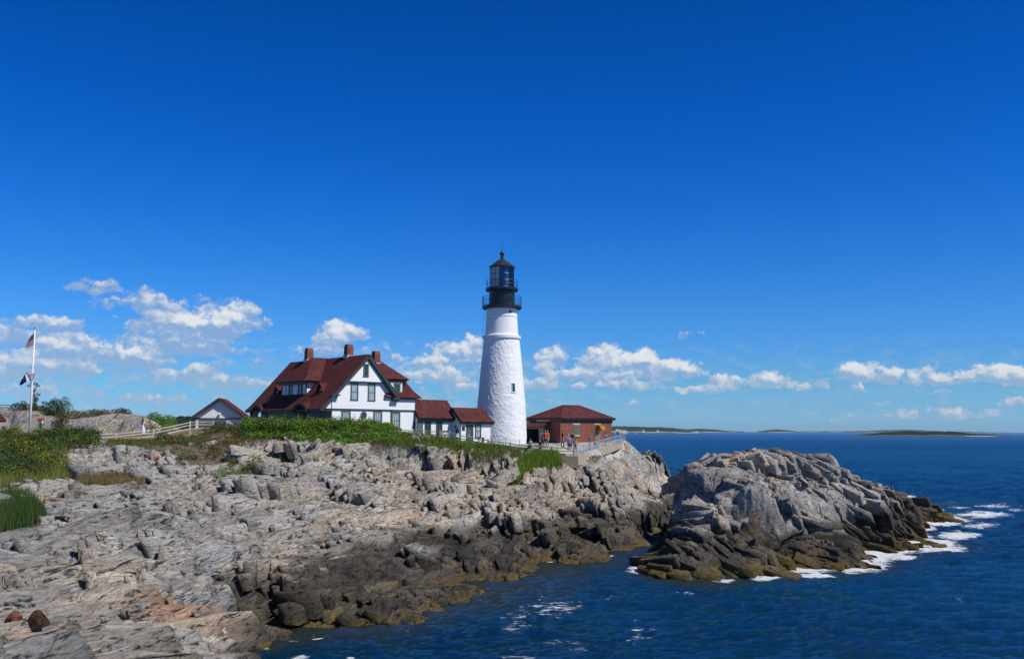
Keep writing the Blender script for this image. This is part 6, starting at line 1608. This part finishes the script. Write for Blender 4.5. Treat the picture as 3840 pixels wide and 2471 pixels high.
MB().box(-.05, .05, -.04, .04, q[2] - .2, q[2] + .6).build('post', m_green, sb); bd = MB().slab([(-.22, -.08, q[2] + .55), (.22, -.08, q[2] + .55), (.22, -.02, q[2] + .9), (-.22, -.02, q[2] + .9)], (0, .05, 0)).build('board', m_green, sb)
for px in (81, 153, 231):
    q = P(px, 1627, 114.5); tag(MB().tube([(q[0], q[1], q[2] - .2), (q[0], q[1], q[2] + .6)], .05, 7).build('marker_post', simple('dark_wood', (.05, .045, .04))), {81: 'short dark wooden post left of the flagpole foot', 153: 'short dark post just right of the notice box', 231: 'short dark post farthest right on the dry lawn'}[px], 'post')
# coin viewers and small things on the forecourt
for px, py, Y, lab in ((2211, 1681, 117, 'blue grey coin viewer on a pole inside the steel railing'), (2317, 1652, 135, 'dark coin viewer on a pole near the cliff end of the railing')):
    q = P(px, py, Y); g_ = float(RM(q[0], q[1])); hv = 1.45 if px < 2300 else 1.35
    e = empty('coin_viewer', (q[0], q[1], g_), 0, lab, 'viewer')
    MB().tube([(0, 0, g_ - .1), (0, 0, g_ + hv - .35)], [.06, .05], 8).lathe([(.16, g_), (.14, g_ + .06)], 10).build('pole', simple('grey_metal', (.12, .13, .14)), e)
    MB().ball((0, 0, g_ + hv - .12), .19, 12, 8, 1, .8, 1.1).tube([(-.07, -.15, g_ + hv - .1), (-.07, .22, g_ + hv - .1)], .05, 8).tube([(.07, -.15, g_ + hv - .1), (.07, .22, g_ + hv - .1)], .05, 8).build('head', simple('blue_grey_metal', (.10, .14, .18), .4), e)
q = P(2085, 1668, 127); g_ = float(RM(q[0], q[1])); e = empty('litter_bin', (q[0], q[1], g_), 0, 'dark litter bin in the shade left of the brick corner', 'bin')
MB().lathe([(.25, g_), (.28, g_ + .9), (.30, g_ + .92), (.12, g_ + 1.05)], 14).build('body', m_dark, e)

# ------------------------------------------------------------------ people
m_skin = simple('skin', (.42, .22, .14), .6, .06); m_skin2 = simple('brown_skin', (.20, .10, .06), .6, .06)
def cloth(n, c): return simple('cloth_' + n, c, .85, .1, 8.0)
def skin_obj(name, pts, edges, rad, mat, parent, sub=1, root=0):
    me = bpy.data.meshes.new(name); dz = parent.location.z
    me.from_pydata([(p[0], p[1], p[2]) for p in pts], edges, []); me.update(); me.materials.append(mat)
    o = bpy.data.objects.new(name, me); COL.objects.link(o); o.parent = parent
    sk = o.modifiers.new('skin', 'SKIN'); sk.use_smooth_shade = True
    for i, r in enumerate(rad):
        me.skin_vertices[0].data[i].radius = (r, r) if not isinstance(r, tuple) else r
        me.skin_vertices[0].data[i].use_root = (i == root)
    sb_ = o.modifiers.new('sub', 'SUBSURF'); sb_.levels = sb_.render_levels = sub
    return o
def person(x, y, z, h, face, top, bottom, label, hair=(.03, .02, .015), skin=None, legs='trousers', arms=((.0, .0), (.0, .0)), stride=.0, sit=False, cap=None, long_hair=False, shoes=(.5, .5, .5), sleeves=True, group=None, w=1.0, shoe=True):
    """local frame: +Y is where the person looks; arms = (forward, outward) of each hand"""
    e = empty('person', (x, y, z), face, label, 'person', group); k = h / 1.75; skin = skin or m_skin
    hz, kz = (.92, .50) if not sit else (.46, .44)
    up = 0 if not sit else -.46
    def S(p): return (p[0] * k * w, p[1] * k, p[2] * k)
    T = [(0, 0, hz), (0, .0, 1.10 + up), (0, .01, 1.30 + up), (0, 0, 1.43 + up), (0, .01, 1.52 + up), (0, .02, 1.60 + up), (0, .015, 1.69 + up)]
    R_ = [(.155, .11), (.135, .10), (.16, .11), (.10, .075), .055, (.075, .088), (.062, .078)]
    Ed = [(i, i + 1) for i in range(6)]
    pts = list(T); rad = list(R_)
    pts.append((0, .12, 1.605 + up)); rad.append(.018); Ed.append((5, 7))          # nose
    arm_idx = []
    for sgn, (fw, ow) in ((-1, arms[0]), (1, arms[1])):
        b_ = len(pts); hd = Vector((sgn * (.24 + ow), fw, .80 + up + .55 * min(1, abs(fw) * 1.2 + ow * .8)))
        sh_ = Vector((sgn * .185, 0, 1.40 + up)); md = (sh_ + hd) / 2 + Vector((sgn * .03, -.07, -.05))
        dr_ = (hd - md).normalized(); wr = hd; pm = hd + dr_ * .07
        pts += [tuple(sh_), tuple(md), tuple(wr), tuple(pm)]; rad += [.055, .042, .028, (.034, .02)]
        Ed += [(3, b_), (b_, b_ + 1), (b_ + 1, b_ + 2), (b_ + 2, b_ + 3)]; arm_idx.append(b_)
        ax = dr_.cross(Vector((0, 1, .2))).normalized()
        for q_, (o_, l_) in enumerate(((-.027, .068), (-.009, .08), (.009, .075), (.026, .06))):
            c_ = len(pts); st_ = pm + ax * o_ + dr_ * .03; en = st_ + dr_ * l_ * .6 + Vector((0, .012, 0)); e2 = en + dr_ * l_ * .4 + Vector((0, .02, 0))
            pts += [tuple(st_), tuple(en), tuple(e2)]; rad += [.009, .009, .007]; Ed += [(b_ + 3, c_), (c_, c_ + 1), (c_ + 1, c_ + 2)]
        c_ = len(pts); st_ = pm - ax * .035 - dr_ * .02; pts += [tuple(st_), tuple(st_ - ax * .022 + dr_ * .035)]; rad += [.011, .009]; Ed += [(b_ + 3, c_), (c_, c_ + 1)]
    leg_idx = []
    for sgn in (-1, 1):
        b_ = len(pts); f_ = sgn * stride
        if not sit: L_ = [(sgn * .095, 0, .86), (sgn * .10, f_ * .5 + .03, .48), (sgn * .10, f_, .08), (sgn * .11, f_ + .17, .03)]
        else: L_ = [(sgn * .10, .10, .47), (sgn * .13, .46, .48), (sgn * .12, .44, .08), (sgn * .12, .60, .03)]
        pts += L_; rad += [.088, .058, .04, .032]; Ed += [(0, b_), (b_, b_ + 1), (b_ + 1, b_ + 2), (b_ + 2, b_ + 3)]; leg_idx.append(b_)
    skin_obj('body', [S(p) for p in pts], Ed, [tuple(a * k for a in r) if isinstance(r, tuple) else r * k for r in rad], skin, e)
    # shirt
    tp = [T[0], T[1], T[2], T[3]]; tp[0] = (0, 0, hz + .02); tr_r = [(.175, .13), (.16, .125), (.18, .13), (.11, .09)]; te = [(0, 1), (1, 2), (2, 3)]
    if sleeves:
        for b_ in arm_idx:
            sh_, md = Vector(pts[b_]), Vector(pts[b_ + 1]); c_ = len(tp); tp += [tuple(sh_), tuple(sh_ * .3 + md * .7)]; tr_r += [.072, .066]; te += [(3, c_), (c_, c_ + 1)]
    skin_obj('shirt', [S(p) for p in tp], te, [tuple(a * k for a in r) if isinstance(r, tuple) else r * k for r in tr_r], top, e)
    if legs in ('trousers', 'shorts'):
        bp_ = [(0, 0, hz + .03), (0, 0, hz - .06)]; br = [(.172, .128), (.178, .13)]; be = [(0, 1)]
        for b_ in leg_idx:
            c_ = len(bp_); hp_, kn, an = (Vector(pts[b_ + j]) for j in range(3))
            if legs == 'trousers': seq = [(hp_, .105), (kn, .078), (an + Vector((0, 0, .03)), .066)]
            else: seq = [(hp_, .11), (hp_ * .15 + kn * .85, .092)]
            for j, (q_, r_) in enumerate(seq): bp_.append(tuple(q_)); br.append(r_); be.append((1 if j == 0 else c_ + j - 1, c_ + j))
        skin_obj('trousers' if legs == 'trousers' else 'shorts', [S(p) for p in bp_], be, [tuple(a * k for a in r) if isinstance(r, tuple) else r * k for r in br], bottom, e)
    else:
        zb = .12 if legs == 'dress' else .48; zt = 1.05 if legs == 'dress' else .97
        mb = MB(); pr = [(.165, zt), (.20, hz - .05), (.25, (zb + hz) / 2), (.31, zb + .03), (.30, zb)]
        n_ = 22; i0 = 0
        for r_, z_ in pr:
            for j in range(n_):
                a = 2 * math.pi * j / n_; rr = r_ * (1 + .05 * math.sin(5 * a) * (hz - z_)); mb.v.append((rr * math.cos(a) * k, rr * .85 * math.sin(a) * k, z + z_ * k))
        for q_ in range(len(pr) - 1):
            for j in range(n_): mb.f.append([q_ * n_ + j, q_ * n_ + (j + 1) % n_, (q_ + 1) * n_ + (j + 1) % n_, (q_ + 1) * n_ + j])
        mb.build('skirt', bottom, e, smooth=True)
    if hair:
        mb = MB(); mb.ball((0, -.012 * k, z + (1.675 + up) * k), .105 * k, 12, 8, .86, 1.0, .95)
        if long_hair: mb = MB(); mb.tube([(0, .0, z + (1.77 + up) * k), (0, -.02 * k, z + (1.70 + up) * k), (0, -.05 * k, z + (1.58 + up) * k), (0, -.08 * k, z + (1.40 + up) * k), (0, -.09 * k, z + (1.22 + up) * k)], [.05 * k, .105 * k, .10 * k, .11 * k, .05 * k], 10)
        mb.build('hair', simple('hair_%.2f' % hair[0], hair, .6), e, smooth=True)
    if cap: MB().ball((0, 0, z + (1.70 + up) * k), .108 * k, 12, 6, .9, 1.02, .72).slab([(-.07 * k, .06 * k, z + (1.69 + up) * k), (.07 * k, .06 * k, z + (1.69 + up) * k), (.05 * k, .19 * k, z + (1.67 + up) * k), (-.05 * k, .19 * k, z + (1.67 + up) * k)], (0, 0, .012)).build('cap', cap, e)
    if shoe:
        for b_ in leg_idx:
            an, to = Vector(pts[b_ + 2]), Vector(pts[b_ + 3])
            MB().tube([(an.x * k * w, (an.y - .06) * k, z + .045 * k), (an.x * k * w, (an.y + .04) * k, z + .05 * k), (to.x * k * w, (to.y + .03) * k, z + .035 * k)], [.04 * k, .05 * k, .036 * k], 7).build('shoe', simple('shoe_%.2f' % shoes[0], shoes, .7), e, smooth=True)
    return e
C8 = lambda x, y: (2000 + x / 5.98, 1560 + y / 5.98)
def at8(x, y, Y):
    px, py = C8(x, y); q = P(px, py, Y); g_ = float(RM(q[0], q[1])) + .05; return q[0], Y, g_
def gr_at(px, py):
    """where the line to a measured foot meets the ground"""
    q = ground(px, py); return q[0], q[1], float(RM(q[0], q[1])) + .05
def R(a): return math.radians(a)
VG = 'visitors on the forecourt'
BL = cloth('navy', (.012, .015, .035)); BK = cloth('black', (.012, .012, .014)); RD = cloth('red', (.62, .035, .02)); OR = cloth('orange', (.50, .14, .03)); KH = cloth('khaki', (.30, .27, .22)); LB = cloth('pale_blue', (.32, .48, .72)); MBL = cloth('blue', (.14, .28, .58)); TN = cloth('tan', (.42, .33, .20)); CR = cloth('cream', (.50, .44, .36)); PK = cloth('pink', (.48, .22, .24)); WH = cloth('white', (.70, .72, .78)); GY = cloth('grey', (.14, .14, .16))
x_, y_, z_ = gr_at(*C8(152, 868)); person(x_, y_, z_, 1.70, R(185), BK, BL, 'person in black shirt and dark shorts standing nearest, behind the rail fence', legs='shorts', arms=((.28, -.1), (.28, -.1)), shoes=(.1, .1, .1), hair=(.12, .09, .07), group=VG)
x_, y_, z_ = gr_at(*C8(268, 690)); person(x_, y_, z_, 1.78, R(200), RD, BL, 'person in bright red shirt and navy shorts beside the brick building door', legs='shorts', shoes=(.7, .7, .7), hair=(.35, .26, .16), group=VG, w=1.08)
x_, y_, z_ = gr_at(*C8(318, 686)); person(x_, y_, z_, 1.76, R(170), OR, KH, 'person in orange top and short pale shorts right of the red shirt', legs='shorts', shoes=(.3, .15, .1), hair=(.30, .2, .1), group=VG, w=.85, sleeves=False)
x_, y_, z_ = gr_at(*C8(200, 672)); person(x_, y_, z_, 1.70, R(180), CR, GY, 'person in cream top standing in the dark doorway shade', legs='trousers', hair=(.12, .08, .05), group=VG, w=.85)
x_, y_, z_ = gr_at(*C8(658, 690)); person(x_, y_, z_, 1.78, R(100), BL, KH, 'person in dark jacket and khaki trousers at the brick corner', stride=.14, shoes=(.6, .6, .6), hair=(.03, .02, .02), group=VG)
x_, y_, z_ = gr_at(*C8(792, 760)); person(x_, y_, z_, 1.68, R(205), LB, GY, 'white haired person in pale blue shirt facing the building', hair=(.62, .62, .62), legs='shorts', group=VG)
x_, y_, z_ = gr_at(*C8(818, 792)); person(x_, y_, z_, 1.66, R(10), MBL, BL, 'person in blue shirt and dark shorts seen from behind at the fence', legs='shorts', arms=((.2, 0), (.2, 0)), hair=(.10, .06, .04), group=VG, w=1.05, shoes=(.5, .1, .1))
x_, y_, z_ = gr_at(*C8(880, 712)); person(x_, y_, z_, 1.80, R(190), BK, GY, 'bald person in black shirt by the left window of the brick building', hair=None, arms=((.1, .12), (.15, .05)), group=VG)
x_, y_, z_ = gr_at(*C8(948, 835)); person(x_, y_, z_, 1.66, R(-15), TN, BL, 'dark haired person in tan top leaning at the fence corner', skin=m_skin2, arms=((.3, .05), (.3, .05)), group=VG)
x_, y_, z_ = gr_at(*C8(1392, 740)); person(x_, y_, z_, 1.66, R(150), CR, KH, 'person in cream dress top behind the steel railing', legs='skirt', hair=(.10, .06, .04), group=VG, w=.9)
x_, y_, z_ = gr_at(*C8(1448, 728)); person(x_, y_, z_, 1.66, R(190), PK, CR, 'fair haired person in pink top right behind the cream one', hair=(.40, .33, .25), group=VG, arms=((.25, -.1), (.1, 0)))
x_, y_, z_ = gr_at(*C8(1622, 690)); person(x_, y_, z_, 1.82, R(-60), LB, KH, 'person in pale blue shirt reaching an arm to the railing near the cliff', legs='shorts', arms=((.1, 0), (.45, .12)), hair=(.03, .02, .02), group=VG)
x_, y_, z_ = gr_at(1989, 1688); person(x_, y_ - .2, z_, 1.68, R(160), CR, BK, 'seated person in pale top beside the foot of the tower', sit=True, arms=((.25, -.1), (.25, -.1)), hair=(.05, .03, .02), group=VG)
tag(MB().box(x_ - .35, x_ + .35, y_ - .15, y_ + .3, z_ - .2, z_ + .42).build('bench', m_rail), 'low wooden bench under the seated person at the tower foot', 'bench')
q = P(1990, 1668, 137); person(q[0], 137, 9.2, 1.72, R(120), cloth('brown', (.12, .06, .03)), GY, 'person in brown standing in shade between tower and brick building', hair=(.05, .03, .02), skin=m_skin2, group=VG)
q = P(1714, 1653, 121.5); g_ = q[2]; person(q[0], 121.5, g_, 1.62, R(20), BL, WH, 'long haired person in navy top and white skirt by the white outbuilding', legs='skirt', long_hair=True, hair=(.02, .015, .012))
MB_ = MB(); bp_ = empty('backpack', (q[0] - .05, 121.28, g_ + 1.0), 0, 'navy backpack worn by the long haired person in white skirt', 'backpack')
MB().box(-.17, .17, -.12, .06, g_ + 1.0, g_ + 1.42).tube([(-.1, .05, g_ + 1.4), (-.1, .12, g_ + 1.2), (-.1, .05, g_ + 1.02)], .02, 5).build('bag', BL, bp_, bevel=.05)
# walkers on the left path
WG = 'walkers on the dirt path'
def wk(px, py): q = ground(px, py); return q[0], q[1], float(RM(q[0], q[1])) + .05
C6 = lambda x, y: (460 + x / 12.83, 1540 + y / 12.83)
x_, y_, z_ = wk(*C6(450, 1175)); person(x_, y_, z_, 1.38, R(-80), cloth('sky_blue', (.22, .42, .72)), BK, 'boy in pale blue cap and blue shirt walking right on the left path', legs='shorts', cap=cloth('cap_blue', (.25, .50, .85)), hair=(.10, .06, .04), stride=.12, group=WG, w=1.05)
x_, y_, z_ = wk(*C6(960, 1175)); person(x_, y_, z_, 1.78, R(-15), WH, WH, 'tall long haired person in white dress walking on the left path', legs='dress', long_hair=True, hair=(.015, .01, .01), arms=((.25, .1), (.05, .12)), group=WG, w=.95, sleeves=True)
x_, y_, z_ = wk(*C6(1215, 1165)); person(x_, y_, z_, 1.05, R(-30), PK, WH, 'small girl in pink top and pale skirt holding hands on the path', legs='skirt', hair=(.04, .025, .02), arms=((.05, .15), (.1, 0)), group=WG)
x_, y_, z_ = wk(*C6(1750, 1215)); person(x_, y_, z_, 1.28, R(-60), WH, WH, 'dark haired child in white clothes ahead of the others on the path', legs='shorts', hair=(.02, .015, .01), arms=((.3, .05), (.2, 0)), group=WG)
# angler at the end of the islet
q = P(3346, 1856, 119); g_ = float(RI(q[0], q[1])); person(q[0], 119, max(g_, q[2]) + .05, 1.5, R(-100), BL, BL, 'person in navy crouched on the dark right end of the rock islet', sit=True, arms=((.35, -.05), (.3, -.05)), hair=(.03, .02, .02))

# ------------------------------------------------------------------ loose boulders that stand out
m_bould = m_rock
def boulder(px, py, Y, wpx, hpx, colr, label, seed, name='boulder', facets=7, flat=.8):
    q = P(px, py, Y); s_ = Y / 3700; rg = np.random.default_rng(seed)
    W_, H_ = wpx * s_ / 2, hpx * s_
    bm = bmesh.new(); bmesh.ops.create_icosphere(bm, subdivisions=3, radius=1)
    nrm = rg.normal(size=(14, 3)); nrm /= np.linalg.norm(nrm, axis=1)[:, None]; dist = rg.uniform(.42, .85, 14)
    for v in bm.verts:
        p = np.array(v.co)
        for _ in range(2):
            for n_, d_ in zip(nrm, dist):
                t_ = p @ n_
                if t_ > d_: p = p - n_ * (t_ - d_)
        v.co = Vector((p[0] * W_ * 1.15, p[1] * W_ * flat, (p[2] * .75 + .38) * H_))
    me = bpy.data.meshes.new(name); bm.to_mesh(me); bm.free()
    a = me.attributes.new('col', 'FLOAT_COLOR', 'POINT'); nv = len(me.vertices); co = np.zeros(nv * 3, np.float32); me.vertices.foreach_get('co', co); co = co.reshape(-1, 3)
    c4 = np.ones((nv, 4), np.float32); v_ = 1 + .5 * fbm(co[:, 0] * 2 + seed, co[:, 2] * 2, 3, seed); c4[:, :3] = np.array(colr) * v_[:, None]; a.data.foreach_set('color', c4.ravel())
    me.materials.append(m_bould); o = bpy.data.objects.new(name, me); COL.objects.link(o); o.location = (q[0], q[1], q[2] - .22); o.rotation_euler = (0, 0, rg.uniform(-.3, .3))
    return tag(o, label, 'boulder')
def onrock(px, py): return rocktop(px, py)[1]
for px, py, w_, h_, c_, lab in [(145, 2318, 84, 66, (.10, .045, .030), 'dark red brown boulder with flat face at the lower left'), (60, 2325, 80, 56, (.30, .13, .07), 'rusty orange boulder left of the dark red one'), (245, 1925, 76, 36, (.45, .42, .38), 'pale angular boulder beside the marsh grass')]:
    boulder(px, py, onrock(px, py) - .5, w_, h_, c_, lab, int(px * 7 + py))

# ------------------------------------------------------------------ sea air
hz = MB().box(-26000, 26000, -60, 24000, -14, 135).build('haze', None, None)
m_hz = bpy.data.materials.new('sea_air'); m_hz.use_nodes = True; nt_ = m_hz.node_tree; nt_.nodes.clear()
vo_ = nt_.nodes.new('ShaderNodeVolumePrincipled'); vo_.inputs['Color'].default_value = (.62, .87, 1.0, 1); vo_.inputs['Density'].default_value = 2.8e-5; vo_.inputs['Anisotropy'].default_value = .1
mo_ = nt_.nodes.new('ShaderNodeOutputMaterial'); nt_.links.new(vo_.outputs[0], mo_.inputs['Volume'])
hz.data.materials.clear(); hz.data.materials.append(m_hz)
tag(hz, 'thin blue sea air that fades the far coast and islands', kind='stuff')
import sys, numpy as np, OpenImageIO as oiio
im=oiio.ImageBuf('/workdir/render_main.png' if len(sys.argv)<2 else sys.argv[1]).get_pixels(oiio.FLOAT)
for y in (5,60,107,160,214,270,321,350,385,405,420,428): 
    r=im[y-2:y+3,880:960,:3].mean((0,1)); print(y, 'D',round(y*2.337), (r*255).astype(int))
